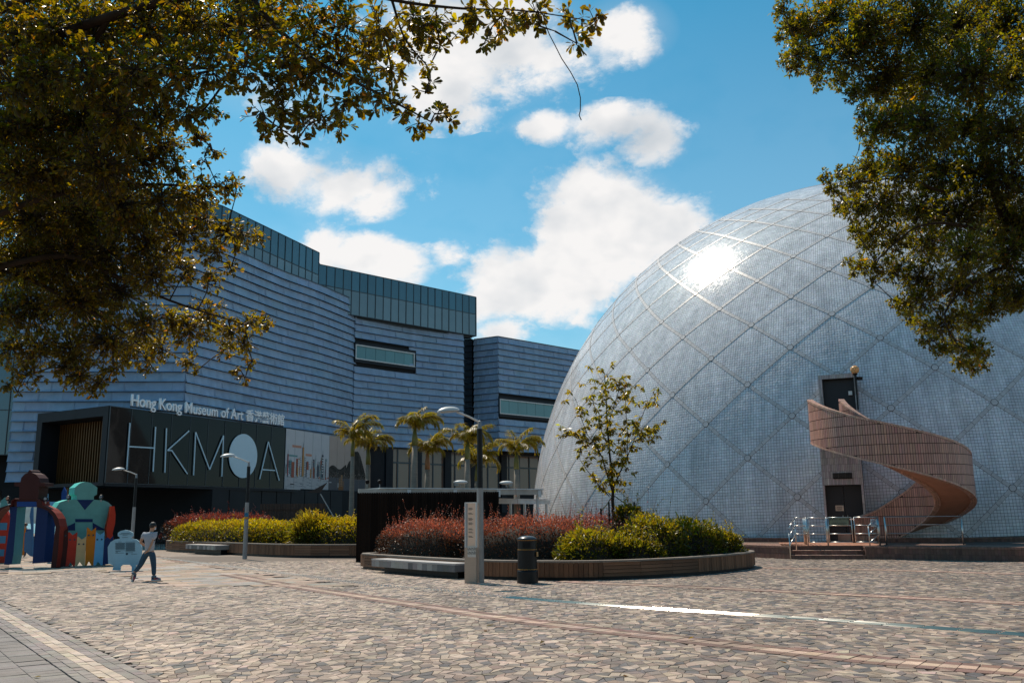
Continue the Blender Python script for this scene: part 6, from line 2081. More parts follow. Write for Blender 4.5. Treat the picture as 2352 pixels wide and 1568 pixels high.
def frond_mesh(L, droop, seed, wind):
    r2 = np.random.default_rng(seed)
    k = 14
    s = np.linspace(0, 1, k)
    ang = R(76) - droop * s ** 1.25
    x = np.concatenate([[0], np.cumsum(np.cos(ang[:-1]) * L / (k - 1))]); z = np.concatenate([[0], np.cumsum(np.sin(ang[:-1]) * L / (k - 1))])
    mb = MB(); mb.tube([(x[i], 0, z[i]) for i in range(k)], [.035 * (1 - .85 * s[i]) for i in range(k)], 5)
    nf = len(mb.f)
    pos, dirs, size = [], [], []
    for i in range(84):
        f = .12 + .88 * i / 83
        px, pz = np.interp(f, s, x), np.interp(f, s, z); a = np.interp(f, s, ang)
        for sd in (-1, 1):
            pos.append((px, 0, pz)); dirs.append((math.cos(a) * .62 + .1, sd * .72 + r2.normal(0, .12), math.sin(a) * .62 - .45 + r2.normal(0, .22)))
            size.append(L * .32 * (1 - .55 * abs(f - .45)) * r2.uniform(.8, 1.1))
    V, F = leaves(np.array(pos), np.array(dirs), np.array(size), np.array([(0, 0, 0), (.45, .030, .01), (1, 0, -.16), (.45, -.030, .01)]), np.array([(0, 1, 2, 3)]), up=np.tile([0, 0, 1.0], (len(pos), 1)), wide=1.6)
    cc = leaf_cols(len(pos), (0.16, 0.135, 0.014), .25)
    b0 = len(mb.v)
    mb.v.extend(map(tuple, V)); 
    for f, c in zip(F, cc):
        mb.f.append(tuple(int(q) + b0 for q in f)); mb.c.append(tuple(c)); mb.mi.append(1)
    return mb.mesh('frond', [M['rachis'], M['leaf']])


FR = [frond_mesh(2.35, R(d_), i, 0) for i, d_ in enumerate((95, 120, 140, 165, 75, 180))]
first_palm = None


def palm(label, x, y, H, r, shaft, seed, n=13, lean=0.0):
    r2 = random.Random(seed)
    t = thing('palm_tree', label, 'palm tree', (x, y, 0), 'royal palms before the museum')
    b = MB((x, y, 0)); b.tube([(x, y, 0), (x + lean * .3, y, H * .4), (x + lean * .7, y, H * .75), (x + lean, y, H)], [r * 1.05, r * 1.12, r * .95, r * .8], 12); b.build('trunk', M['palm_trunk'], t, smooth=True)
    b = MB((x, y, 0)); b.tube([(x + lean, y, H), (x + lean, y, H + .45), (x + lean, y, H + 1.05)], [r * .92, r * .85, r * .35], 10); b.build('crownshaft', shaft, t, smooth=True)
    for k in range(n):
        o = link('frond', FR[(k * 5 + seed) % 6], t)
        a = 2 * math.pi * k / n + r2.uniform(-.25, .25)
        # the breeze pushes the fronds towards +X
        a = a - 0.45 * math.sin(a)
        o.location = (lean, 0, H + .85 + r2.uniform(-.12, .12))
        s = r2.uniform(.78, 0.98) * (.8 if abs(a) > 2.4 else 1)
        o.scale = (s, s, s)
        o.rotation_euler = (r2.uniform(-.2, .2), r2.uniform(-.25, .2), a)
    return t


for args in (
    ('leftmost palm with thin pale trunk in front of the painted peak panel', -9.091, 51.0, 5.201, .13, M['crownshaft'], 1, 12),
    ('second palm from the left, at the right end of the printed panels', -8.607, 53.5, 4.877, .16, M['crownshaft'], 2, 13),
    ('tallest palm in the middle of the row, in front of the brown-glazed hall', -5.582, 51.0, 5.756, .19, M['crownshaft'], 3, 13),
    ('palm with rusty dry crownshaft just right of the tallest palm', -5.044, 53.0, 4.52, .17, M['crownshaft_dry'], 4, 14),
    ('palm half hidden to the left of the near black lamp pole', -2.597, 51.0, 4.959, .18, M['crownshaft'], 5, 13),
    ('palm right behind the near black lamp pole', -2.224, 55.0, 3.898, .16, M['crownshaft'], 6, 13),
    ('rightmost palm standing close to the dome', 0.173, 52.0, 4.421, .17, M['crownshaft'], 7, 14)):
    palm(*args)

# ---------------------------------------------------------------- the two big trees that frame the view
def big_tree(label, trunk, limbs, blobs, size0, tmpl, tf, base_col, layers, rosette, droop, tr, seed, twig_r=.004, leaf_wide=1.0, near=300, gather=1.0, shrink=False):
    rg = np.random.default_rng(seed)
    t = thing('broadleaf_tree', label, 'tree', tuple(trunk[0]))
    o3 = np.array(trunk[0], float)
    b = MB(t.location); b.tube(trunk, [tr * (1.25 - .45 * i / (len(trunk) - 1)) for i in range(len(trunk))], 14); b.build('trunk', M['bark'], t, smooth=True)
    LP = []
    for pts, r0, r1 in limbs:
        c = catmull(pts, 5)
        b = MB(t.location); b.tube([tuple(q) for q in c], [(r0 + (r1 - r0) * (i / (len(c) - 1)) ** .6) * .72 for i in range(len(c))], 8); b.build('limb', M['bark'], t, smooth=True)
        LP.append(c)
    LP = np.concatenate(LP)
    pos, dirs, sz, TA, TB, RA, RB = [], [], [], [], [], [], []
    # every spray hangs on the nearest limb or on a spray that is already joined to one
    link_to, done = {}, LP
    todo = [np.array(q[:3]) for q in blobs]
    while todo:
        dd_ = [((done - q) ** 2).sum(1).min() for q in todo]
        i = int(np.argmin(dd_)); q = todo.pop(i)
        link_to[tuple(float(v) for v in q)] = done[np.argmin(((done - q) ** 2).sum(1))]
        done = np.vstack([done, q[None]])
    for x, y, z, r in blobs:
        c = np.array([x, y, z])
        size = size0 * (0.76 if y > 8.45 and shrink else 1.0)
        a = link_to[(x, y, z)]
        mid = (a + c) / 2 + rg.normal(0, .06, 3) * np.linalg.norm(a - c) + np.array([0, 0, .05])
        RA += [a, mid]; RB += [mid, c]
        n = max(3, int(layers * math.pi * r * r / (.27 * size * size * leaf_wide * .62) / rosette))
        u = rg.normal(0, 1, (n, 3)); u = unit(u) * (rg.random((n, 1)) ** .45) * (1 + .45 * rg.random((n, 1)) ** 6)
        q = c + u * r * np.array([1, 1.25, 1])
        st_ = c + (q - c) * rg.uniform(0, .45, (n, 1)) + (a - c) * rg.uniform(0, .12, (n, 1))
        TA.append(st_); TB.append(q)
        ax = unit(q - st_ + rg.normal(0, .15, q.shape) + np.array([0, 0, -droop * .2]))
        for j in range(rosette):
            an = 2 * math.pi * j / rosette + rg.uniform(0, 6.28, n)
            s1 = unit(np.cross(ax, rg.normal(0, 1, ax.shape))); s2 = np.cross(ax, s1)
            spread = rg.uniform(.45, 1.25, (n, 1))
            dd = ax * .75 + (s1 * np.cos(an)[:, None] + s2 * np.sin(an)[:, None]) * spread + np.array([0, 0, -droop])
            back = rg.uniform(0, .30, (n, 1)) * (st_ - q)
            pos.append(q + back * gather + unit(dd) * size * .12); dirs.append(dd); sz.append(size * rg.uniform(.62, 1.2, n))
    pos, dirs, sz = np.concatenate(pos), np.concatenate(dirs), np.concatenate(sz)
    n = len(pos)
    tone = np.where(rg.random(n) < .02, 1, 0)[:, None]
    cc = leaf_cols(n, base_col, .30, .08) * (1 - tone) + leaf_cols(n, (0.13, 0.065, 0.008), .2) * tone
    V, F = twigs_np(np.concatenate(TA), np.concatenate(TB), twig_r * 1.4, twig_r * .7)
    V2, F2 = twigs_np(np.array(RA), np.array(RB), .011, .006)
    kind(link('twigs', mesh_np('twigs', np.concatenate([V, V2]) - o3, np.concatenate([F, F2 + len(V)]), M['twig']), t), 'stuff')
    d2 = (pos ** 2).sum(1)
    inv = np.abs(pos[:, 0] / pos[:, 1]) < .55
    big = np.argsort(np.where(inv, d2, d2 + 1e4) / sz ** 2)[:near]
    rest = np.setdiff1d(np.arange(n), big)
    meshes = [mesh_np('leaf', tmpl * np.array([1, leaf_wide, 1]), tf, M['leaf_tree'], np.tile(leaf_cols(1, base_col, .3), (len(tf), 1))) for _ in range(7)]
    d_, s_, n_ = leaf_frames(dirs)
    for i in big:
        o = link('leaf', meshes[i % 7], t); p = pos[i] - o3; s = sz[i]
        o.matrix_local = Matrix(((d_[i][0] * s, s_[i][0] * s, n_[i][0] * s, p[0]), (d_[i][1] * s, s_[i][1] * s, n_[i][1] * s, p[1]), (d_[i][2] * s, s_[i][2] * s, n_[i][2] * s, p[2]), (0, 0, 0, 1)))
    V, F = leaves(pos[rest], dirs[rest], sz[rest], tmpl, tf, wide=leaf_wide)
    kind(link('foliage', mesh_np('foliage', V - o3, F, M['leaf_tree'], np.repeat(cc[rest], len(tf), 0)), t), 'stuff')
    return t


BL = [(0.756,7.194,6.004,0.093),(0.672,7.36,5.954,0.087),(0.607,7.981,6.519,0.134),(0.643,7.74,6.105,0.046),(0.808,7.204,6.051,0.043),(0.255,7.576,6.334,0.158),(0.092,7.627,6.269,0.144),(-0.066,7.276,6.106,0.162),(-0.137,7.908,6.255,0.102),(-0.213,7.225,5.826,0.064),(-0.349,7.53,6.306,0.179),(-0.417,7.668,6.203,0.084),(0.292,7.574,6.191,0.053),(-0.688,7.745,6.305,0.199),(-0.66,7.912,6.182,0.102),(-0.774,8.152,6.122,0.081),(-0.687,7.413,5.578,0.059),(-0.903,7.813,6.438,0.232),(-0.989,7.866,6.152,0.175),(-1.048,7.422,5.693,0.147),(-1.122,7.102,5.933,0.211),(-1.372,8.171,6.28,0.223),(-0.743,7.428,5.473,0.081),(-0.638,7.445,5.272,0.088),(-0.609,8.081,5.544,0.064),(-0.844,7.744,5.316,0.092),(-0.951,7.618,5.387,0.106),(-1.118,7.951,5.614,0.118),(-1.115,7.133,5.258,0.12),(-0.797,7.878,5.29,0.047),(-0.527,7.512,5.226,0.033),(-1.241,7.2,5.455,0.171),(-1.51,7.827,5.603,0.186),(-1.646,8.125,5.501,0.121),(-1.638,7.328,5.196,0.174),(-1.902,7.793,5.331,0.123),(-1.878,7.428,5.032,0.059),(-2.142,7.916,5.522,0.188),(-2.253,7.894,5.338,0.125),(-2.177,7.341,5.242,0.138),(-1.639,8.013,6.105,0.262),(-1.527,7.823,6.361,0.256),(-1.866,7.851,6.382,0.295),(-1.886,8.002,5.965,0.262),(-2.03,7.571,5.914,0.285),(-2.199,7.935,5.799,0.22),(-2.432,8.066,6.516,0.304),(-2.503,7.813,5.963,0.255),(-2.97,8.635,6.857,0.325),(-2.96,8.173,6.115,0.308),(-3.18,8.228,6.62,0.35),(-3.195,7.901,5.974,0.336),(-3.724,8.468,6.769,0.361),(-3.684,8.061,6.065,0.343),(-4.36,8.658,6.889,0.369),(-4.116,8.083,6.036,0.344),(-4.632,8.318,6.692,0.354),(-4.618,8.22,6.114,0.35),(-5.01,8.374,6.633,0.315),(-4.846,8.116,5.925,0.305),(-3.2,8.298,5.763,0.23),(-3.231,8.97,6.024,0.133),(-3.422,9.167,5.876,0.145),(-3.21,9.104,5.669,0.09),(-3.178,9.185,6.095,0.064),(-3.169,8.766,5.453,0.069),(-3.828,9.076,6.092,0.342),(-3.874,8.366,5.71,0.356),(-4.777,9.281,6.098,0.395),(-5.02,8.946,5.897,0.381),(-5.354,8.968,5.861,0.293),(-3.886,9.508,5.902,0.268),(-3.725,9.546,5.603,0.162),(-4.129,9.409,5.733,0.404),(-4.205,8.68,5.335,0.421),(-4.856,9.066,5.451,0.386),(-5.113,8.793,5.297,0.374),(-3.246,9.033,5.221,0.179),(-3.022,9.055,5.227,0.152),(-3.126,9.733,5.527,0.087),(-3.435,9.059,5.112,0.235),(-3.796,9.266,5.167,0.293),(-4.335,9.522,5.216,0.408),(-5.052,9.994,5.287,0.426),(-5.65,10.162,5.299,0.433),(-2.945,10.059,4.989,0.1),(-2.949,9.495,4.835,0.15),(-3.252,9.819,4.995,0.194),(-3.53,9.877,5.174,0.225),(-3.27,9.477,4.634,0.169),(-3.239,10.12,4.89,0.1),(-3.688,9.665,4.899,0.306),(-4.21,9.989,4.904,0.395),(-4.735,10.156,4.856,0.413),(-5.265,10.196,4.821,0.434),(-5.656,10.075,4.737,0.379),(-3.281,10.158,4.668,0.101),(-3.441,9.878,4.447,0.147),(-3.788,10.125,4.623,0.206),(-4.04,9.758,4.473,0.275),(-4.667,10.309,4.418,0.384),(-5.194,10.45,4.353,0.414),(-5.876,10.752,4.379,0.426),(-6.045,10.413,4.194,0.289),(-2.86,10.09,3.968,0.11),(-3.191,10.641,4.103,0.179),(-3.32,10.366,3.939,0.185),(-3.737,10.795,4.253,0.225),(-3.857,10.568,3.988,0.262),(-3.254,10.679,3.841,0.159),(-3.664,11.3,3.909,0.145),(-3.155,10.732,3.635,0.08),(-3.221,10.684,3.425,0.074),(-3.346,10.683,3.522,0.085),(-4.076,10.569,4.125,0.203),(-4.285,10.203,3.969,0.299),(-4.963,10.821,3.944,0.379),(-4.9,11.314,3.927,0.281),(-4.351,10.919,3.846,0.185),(-4.091,11.118,3.713,0.126),(-4.054,11.342,3.626,0.058),(-4.629,11.226,3.738,0.165),(-5.531,11.118,3.898,0.341),(-6.012,11.194,3.918,0.31),(-6.404,11.202,3.924,0.277),(-5.808,10.579,3.472,0.178),(-5.307,10.83,3.516,0.236),(-4.971,10.677,3.371,0.137),(-5.005,10.588,3.254,0.073),(-5.525,10.929,3.632,0.184),(-4.793,10.65,3.534,0.144),(-6.235,10.981,3.442,0.109),(-6.095,10.941,3.326,0.049),(-2.457,9.051,7.572,0.341),(-2.648,8.771,7.035,0.33),(-3.112,9.266,7.718,0.349),(-3.725,9.835,8.09,0.37),(-3.72,9.373,7.245,0.353),(-3.976,9.428,7.833,0.401),(-3.998,9.101,7.091,0.388),(-4.597,9.668,7.995,0.412),(-4.561,9.261,7.191,0.394),(-5.322,9.858,8.126,0.42),(-5.061,9.283,7.157,0.395),(-5.65,9.518,7.913,0.405),(-5.636,9.42,7.243,0.401),(-6.084,9.574,7.841,0.36),(-5.904,9.316,7.025,0.351),(-4.692,10.276,7.192,0.387),(-4.766,9.566,6.767,0.407),(-5.768,10.481,7.195,0.446),(-6.058,10.146,6.969,0.432),(-5.023,10.609,6.774,0.455),(-5.132,9.88,6.324,0.48),(-5.862,10.266,6.453,0.437),(-6.168,9.993,6.279,0.426),(-5.25,10.722,6.179,0.46),(-6.048,11.194,6.259,0.477),(-6.717,11.362,6.272,0.484),(-5.094,11.189,5.822,0.442),(-5.683,11.356,5.768,0.462),(-6.278,11.396,5.729,0.485),(-6.723,11.275,5.633,0.424),(-5.599,11.509,5.272,0.429),(-6.187,11.65,5.2,0.461),(-6.944,11.952,5.234,0.473),(-5.915,12.021,4.743,0.421),(-6.387,9.5,7.743,0.423),(-6.3,9.5,6.915,0.423),(-6.215,9.5,6.112,0.423),(-6.132,9.5,5.333,0.423),(-6.052,9.5,4.576,0.423),(-5.974,9.5,3.84,0.423)]
lt = big_tree('big tree leaning in from the left with paddle-shaped leaves in whorls', [(-7.4, 9.0, 0), (-7.3, 9.0, 1.6), (-7.0, 8.9, 3.4), (-6.7, 8.9, 4.8)],
    [([(-6.8, 8.9, 4.2)] + [(-6.208,9.2,4.684),(-5.096,9.3,5.221),(-4.11,9.2,5.32),(-3.096,9,5.207)], .11, .012),
     ([(-7.0, 8.9, 3.4)] + [(-6.406,9.6,4.609),(-5.908,10,4.635),(-5.338,10.2,4.388),(-4.745,10.3,4.053),(-4.308,10.3,3.73)], .09, .010),
     ([(-6.9, 8.9, 3.8)] + [(-5.308,9.8,4.705),(-4.572,10,4.53),(-3.92,10,4.228),(-3.058,10,3.936)], .075, .010),
     ([(-6.7, 8.9, 4.8)] + [(-5.855,8.8,6.285),(-4.054,8.3,6.771),(-2.68,8,6.855),(-2.379,7.9,6.551),(-1.868,7.8,6.024),(-1.217,7.7,5.606),(-0.71,7.6,5.269)], .12, .008),
     ([(-6.7, 8.9, 4.8)] + [(-5.696,8.8,6.989),(-3.6,8.2,7.189),(-1.953,7.8,6.858),(-1.083,7.6,6.491),(-0.427,7.5,6.332),(0.131,7.4,6.242),(0.787,7.3,6.066)], .07, .004),
     ([(-2.68,8,6.855),(-2.648,8.1,6.445),(-2.827,8.3,6.086),(-3.223,8.5,5.67)], .05, .010),
     ([(-4.054,8.3,6.771),(-4.57,8.8,6.368),(-4.477,9.2,5.802)], .05, .012),
     ([(-1.083,7.6,6.491),(-0.956,7.6,6.091),(-0.733,7.6,5.783),(-0.732,7.6,5.546)], .02, .004)],
    BL, .082, OB_V, OB_F, (0.046, 0.040, 0.006), 1.8, 7, .28, .20, 5, shrink=True)
tn = MB(lt.location)
tn.tube([(0.333,7.4,6.11),(0.37,7.4,6.002),(0.419,7.4,5.895),(0.475,7.4,5.767),(0.55,7.4,5.639),(0.609,7.4,5.513),(0.633,7.4,5.387),(0.629,7.4,5.263),(0.617,7.4,5.222),(0.635,7.4,5.176)], .0045, 4); tn.build('hanging_tendril', M['twig'], lt)
BRT = [(4.045,11.992,9.015,0.178),(4.494,12.939,9.285,0.231),(4.225,12.792,8.994,0.095),(4.562,13.679,9.088,0.135),(4.183,11.947,8.293,0.237),(4.178,12.173,8.14,0.121),(4.757,13.135,9.396,0.364),(4.806,12.833,8.627,0.292),(5.053,13.563,8.672,0.161),(4.989,12.632,9.245,0.413),(5.052,12.252,8.45,0.4),(5.708,14.309,9.072,0.241),(5.127,12.383,7.853,0.147),(5.35,12.112,8.788,0.456),(5.713,12.484,8.284,0.47),(5.498,12.651,8.089,0.288),(6.099,12.33,8.906,0.525),(6.657,13.202,8.577,0.562),(7.844,14.323,10.053,0.61),(6.709,12.053,7.975,0.513),(7.793,12.862,9.196,0.484),(8.184,13.571,8.674,0.511),(6.03,14.177,8.363,0.197),(6.065,14.499,8.208,0.144),(5.331,12.102,7.204,0.276),(5.641,13.204,7.412,0.157),(6.557,14.167,8.367,0.463),(5.894,11.848,7.081,0.446),(7.262,13.347,7.748,0.502),(7.19,12.187,7.152,0.459),(5.809,13.85,7.273,0.178),(5.739,14.325,7.412,0.113),(5.105,13.207,6.929,0.131),(4.348,11.725,6.306,0.099),(4.495,11.88,6.192,0.141),(5.187,12.864,6.604,0.255),(6.058,14.072,7.322,0.348),(5.772,12.363,6.706,0.404),(6.887,13.574,7.111,0.511),(7.096,12.835,6.742,0.483),(7.381,12.442,6.516,0.407),(5.288,13.671,6.566,0.162),(5.098,12.563,6.119,0.249),(5.565,12.741,6.244,0.353),(6.602,13.843,6.552,0.452),(6.833,13.087,6.212,0.492),(7.881,13.895,6.406,0.523),(7.772,13.146,6.012,0.365),(4.852,12.148,5.64,0.12),(5.413,12.942,5.837,0.231),(5.815,14.144,6.054,0.14),(5.884,13.282,5.87,0.303),(6.954,14.401,6.135,0.399),(6.169,11.703,5.184,0.382),(7.234,12.653,5.389,0.413),(5.378,13.853,5.679,0.082),(5.46,13.621,5.541,0.155),(5.573,13.271,5.44,0.197),(5.607,13.558,5.31,0.094),(5.579,14.154,5.572,0.084),(6.053,13.614,5.474,0.243),(6.268,13.232,5.228,0.328),(6.805,13.275,5.096,0.394),(7.555,13.566,5.092,0.363),(7.328,12.607,4.787,0.275),(5.935,13.574,4.975,0.094),(5.996,13.422,4.868,0.146),(6.319,13.901,4.822,0.165),(6.081,13.045,4.844,0.258),(5.517,11.776,4.23,0.163),(6.514,13.203,4.541,0.288),(7.384,14.102,4.797,0.307),(7.378,13.492,4.764,0.174),(7.764,13.502,4.865,0.16),(6.044,12.795,4.186,0.139),(6.161,12.698,4.038,0.138),(6.863,13.713,4.287,0.204),(6.194,11.918,3.904,0.201),(7.125,14.126,4.094,0.126),(7.341,14.154,4.04,0.168),(7.678,14.395,4.076,0.1),(6.419,12.08,3.859,0.132),(7.823,12.023,8.426,0.536),(9.04,14.203,8.037,0.633),(8.118,12.823,6.036,0.571),(7.77,12.457,5.001,0.432),(8.884,12.77,8.106,0.569),(9.341,13.547,6.849,0.604),(6.095,12.152,9.658,0.602),(7.953,13.064,10.233,0.647),(5.698,13.548,10.501,0.47)]
big_tree('dense small-leaved tree hanging over the dome from the right', [(8.9, 13.4, 0), (8.9, 13.4, 2), (8.8, 13.3, 4), (8.6, 13.2, 5.4)],
    [([(8.7, 13.2, 4.8)] + [(7.754,13.2,5.89),(7.484,13.2,6.739),(7.413,13.2,7.605),(7.583,13.2,8.941),(7.697,13.2,9.703)], .16, .05),
     ([(7.454,13.2,7.972),(7.079,13,8.911),(6.332,12.8,9.179),(5.213,12.6,8.858),(4.435,12.5,8.667)], .07, .012),
     ([(7.368,13.2,7.027),(6.64,12.9,6.495),(5.909,12.7,6.635),(5.043,12.5,6.5)], .06, .010),
     ([(8.6, 13.2, 5.0)] + [(7.588,13,5.691),(6.791,12.8,5.909),(5.983,12.6,5.853),(5.256,12.5,5.304)], .07, .012),
     ([(8.7, 13.2, 4.6)] + [(7.604,13,5.284),(6.895,12.8,5.104),(6.23,12.6,4.541),(6.367,12.5,3.948)], .06, .010),
     ([(7.585,13.2,8.714),(7.877,13,9.276),(8.553,13,9.722)], .07, .02),
     ([(7.409,13.2,7.387),(6.811,13,7.667),(6.057,12.8,7.727),(5.42,12.6,7.43)], .05, .010)],
    BRT, .066, SM_V, SM_F, (0.040, 0.042, 0.007), 3.0, 8, .1, .30, 9, twig_r=.003, leaf_wide=.9, near=300)

# ---------------------------------------------------------------- art figures of painted boards
TEAL, TEAL_D = (0.10, 0.30, 0.29), (0.09, 0.235, 0.24)
NAVY, BLUE, LBLUE = (0.006, 0.024, 0.10), (0.010, 0.055, 0.22), (0.12, 0.36, 0.58)
REDB, ORNG, BEIGE, MAROON = (0.44, 0.035, 0.018), (0.52, 0.16, 0.008), (0.56, 0.39, 0.20), (0.050, 0.010, 0.008)
A_P, A_D = [[-18.22,36.862],[0.766,0.643]]
Z8 = 6.4


def art(name, label, poly, pdir, pback, thick, col, origin, edge=None):
    t = thing(name, label, 'sculpture', (origin[0], origin[1], 0), 'painted board figures')
    return t


# pixel outlines of the figures were measured on the photograph and turned into metres on each figure's own plane
TF = {'torso':[(-18.143,36.927,0.02),(-18.235,36.849,1.569),(-18.415,36.698,2.163),(-18.457,36.663,2.271),(-18.341,36.76,2.54),(-18.114,36.951,2.644),(-17.857,37.166,2.645),(-17.866,37.159,2.801),(-17.945,37.093,2.861),(-17.945,37.093,3.13),(-17.797,37.217,3.317),(-17.659,37.333,3.369),(-17.496,37.47,3.339),(-17.278,37.653,3.139),(-17.276,37.654,2.855),(-17.364,37.581,2.785),(-17.356,37.587,2.647),(-17.048,37.846,2.612),(-16.92,37.953,2.542),(-16.799,38.055,2.402),(-16.863,38.001,1.873),(-16.925,37.949,1.487),(-16.868,37.997,0.003),(-17.128,37.779,0.004),(-17.183,37.732,0.999),(-17.9,37.131,1.009),(-17.842,37.179,0.016)],'collar':[(-17.853,37.17,2.64),(-17.356,37.588,2.641),(-17.602,37.381,2.225)],'belt':[(-17.86,37.164,1.871),(-17.349,37.594,1.863),(-17.341,37.6,1.737),(-17.853,37.17,1.746)],'wedge1':[(-17.855,37.168,1.724),(-17.837,37.183,1.412),(-18.207,36.873,1.421),(-18.211,36.87,1.488)],'wedge2':[(-17.34,37.601,1.715),(-16.929,37.946,1.409),(-17.323,37.615,1.408)],'spot':[(-18.246,36.84,2.208),(-18.249,36.838,2.184),(-18.26,36.829,2.165),(-18.277,36.815,2.155),(-18.296,36.798,2.156),(-18.314,36.784,2.167),(-18.326,36.773,2.186),(-18.331,36.769,2.21),(-18.328,36.772,2.233),(-18.316,36.781,2.252),(-18.299,36.796,2.261),(-18.28,36.812,2.26),(-18.262,36.826,2.248),(-18.25,36.837,2.228)]}
AN = Vector((0.643, -0.766, 0)); AB = -AN
tors = thing('board_figure', 'large teal board figure with round head and navy V collar', 'sculpture', TF['torso'][0][:2] + (0,), 'painted board figures')


def panel(name, poly, off, thick, cols, parent, n=None):
    n = n if n is not None else AN
    P = [Vector(p) + n * off for p in poly]
    b = MB(sum(P, Vector()) / len(P))
    k = len(P)
    Q = [p - n * thick for p in P]
    b.add(P + Q, [tuple(range(k))], cols[0]); b.add(P + Q, [tuple(range(2 * k - 1, k - 1, -1))], cols[0])
    b.add(P + Q, [(i, (i + 1) % k, k + (i + 1) % k, k + i) for i in range(k)], cols[1])
    return b.build(name, M['plain'], parent)


panel('body', TF['torso'], 0, .85, ((0.13, 0.34, 0.31), (0.09, 0.55, 0.48)), tors)  # side faces in brighter teal, sunlit edges put into the colour
for nm, c_ in (('collar', NAVY), ('belt', NAVY), ('wedge1', NAVY), ('wedge2', NAVY), ('spot', (0.05, 0.2, 0.2))):
    panel({'wedge1': 'wedge', 'wedge2': 'wedge'}.get(nm, nm), TF[nm], .012, .010, (c_, c_), tors)

# row of cat boards in front
CF = {'c0':[(-17.852,36.136,0.045),(-17.907,36.114,1.206),(-17.848,36.137,1.48),(-17.775,36.166,1.4),(-17.656,36.213,1.543),(-17.617,36.228,0.911),(-17.641,36.219,0.038)],'c1':[(-17.642,36.219,0.051),(-17.646,36.217,1.332),(-17.608,36.232,1.371),(-17.486,36.28,1.237),(-17.336,36.339,1.358),(-17.329,36.342,0.931),(-17.331,36.341,0.041),(-17.395,36.316,0.043),(-17.489,36.279,0.202),(-17.557,36.252,0.048)],'c2':[(-17.328,36.343,0.054),(-17.328,36.342,1.181),(-17.296,36.355,1.18),(-17.17,36.405,1.064),(-17.019,36.464,1.188),(-17.022,36.463,0.897),(-17.004,36.47,0.044),(-17.072,36.443,0.046),(-17.185,36.399,0.206),(-17.253,36.372,0.052)],'c3':[(-17,36.472,0.057),(-17.027,36.461,1.519),(-17.001,36.472,1.537),(-16.867,36.524,1.384),(-16.72,36.582,1.533),(-16.705,36.588,1.022),(-16.715,36.584,0.047),(-16.777,36.56,0.049),(-16.878,36.52,0.21),(-16.936,36.497,0.054)],'c4':[(-16.711,36.586,0.052),(-16.724,36.581,1.341),(-16.709,36.587,1.354),(-16.571,36.641,1.227),(-16.422,36.7,1.357),(-16.416,36.702,0.963),(-16.403,36.707,0.05),(-16.468,36.682,0.053),(-16.569,36.642,0.2),(-16.64,36.614,0.05)],'c5':[(-16.399,36.709,0.058),(-16.405,36.707,1.043),(-16.306,36.746,1.134),(-16.209,36.784,1.065),(-16.113,36.822,1.196),(-16.094,36.829,1.009),(-16.171,36.799,0.096)]}
CN = Vector((0.367, -0.93, 0))
cats = thing('cat_board_fence', 'row of six cat-eared boards in different colours standing before the teal figure', 'sculpture', CF['c2'][0][:2] + (0,), 'cat board fences')


def eyes(pts, parent, n):
    for p in pts:
        b = MB(p); c0 = Vector(p) + n * .006; u = Vector((-n.y, n.x, 0))
        b.prism([c0 + u * .035 * math.cos(a) + Vector((0, 0, .035 * math.sin(a))) for a in [2 * math.pi * q / 10 for q in range(10)]], n * .004, col=(0.02, 0.05, 0.07)); b.build('eye', M['plain'], parent)


for k, c_ in zip(('c0', 'c1', 'c2', 'c3', 'c4', 'c5'), (MAROON, REDB, BEIGE, ORNG, LBLUE, NAVY)):
    panel('cat_board', CF[k], 0, .04, (c_, c_), cats, CN)
eyes([(-17.859,36.133,1.226),(-17.718,36.189,1.228),(-17.56,36.251,1.062),(-17.406,36.312,1.064),(-17.254,36.372,0.89),(-17.099,36.433,0.886),(-16.946,36.493,1.226),(-16.792,36.554,1.223),(-16.643,36.613,1.053),(-16.496,36.671,1.055)], cats, CN)

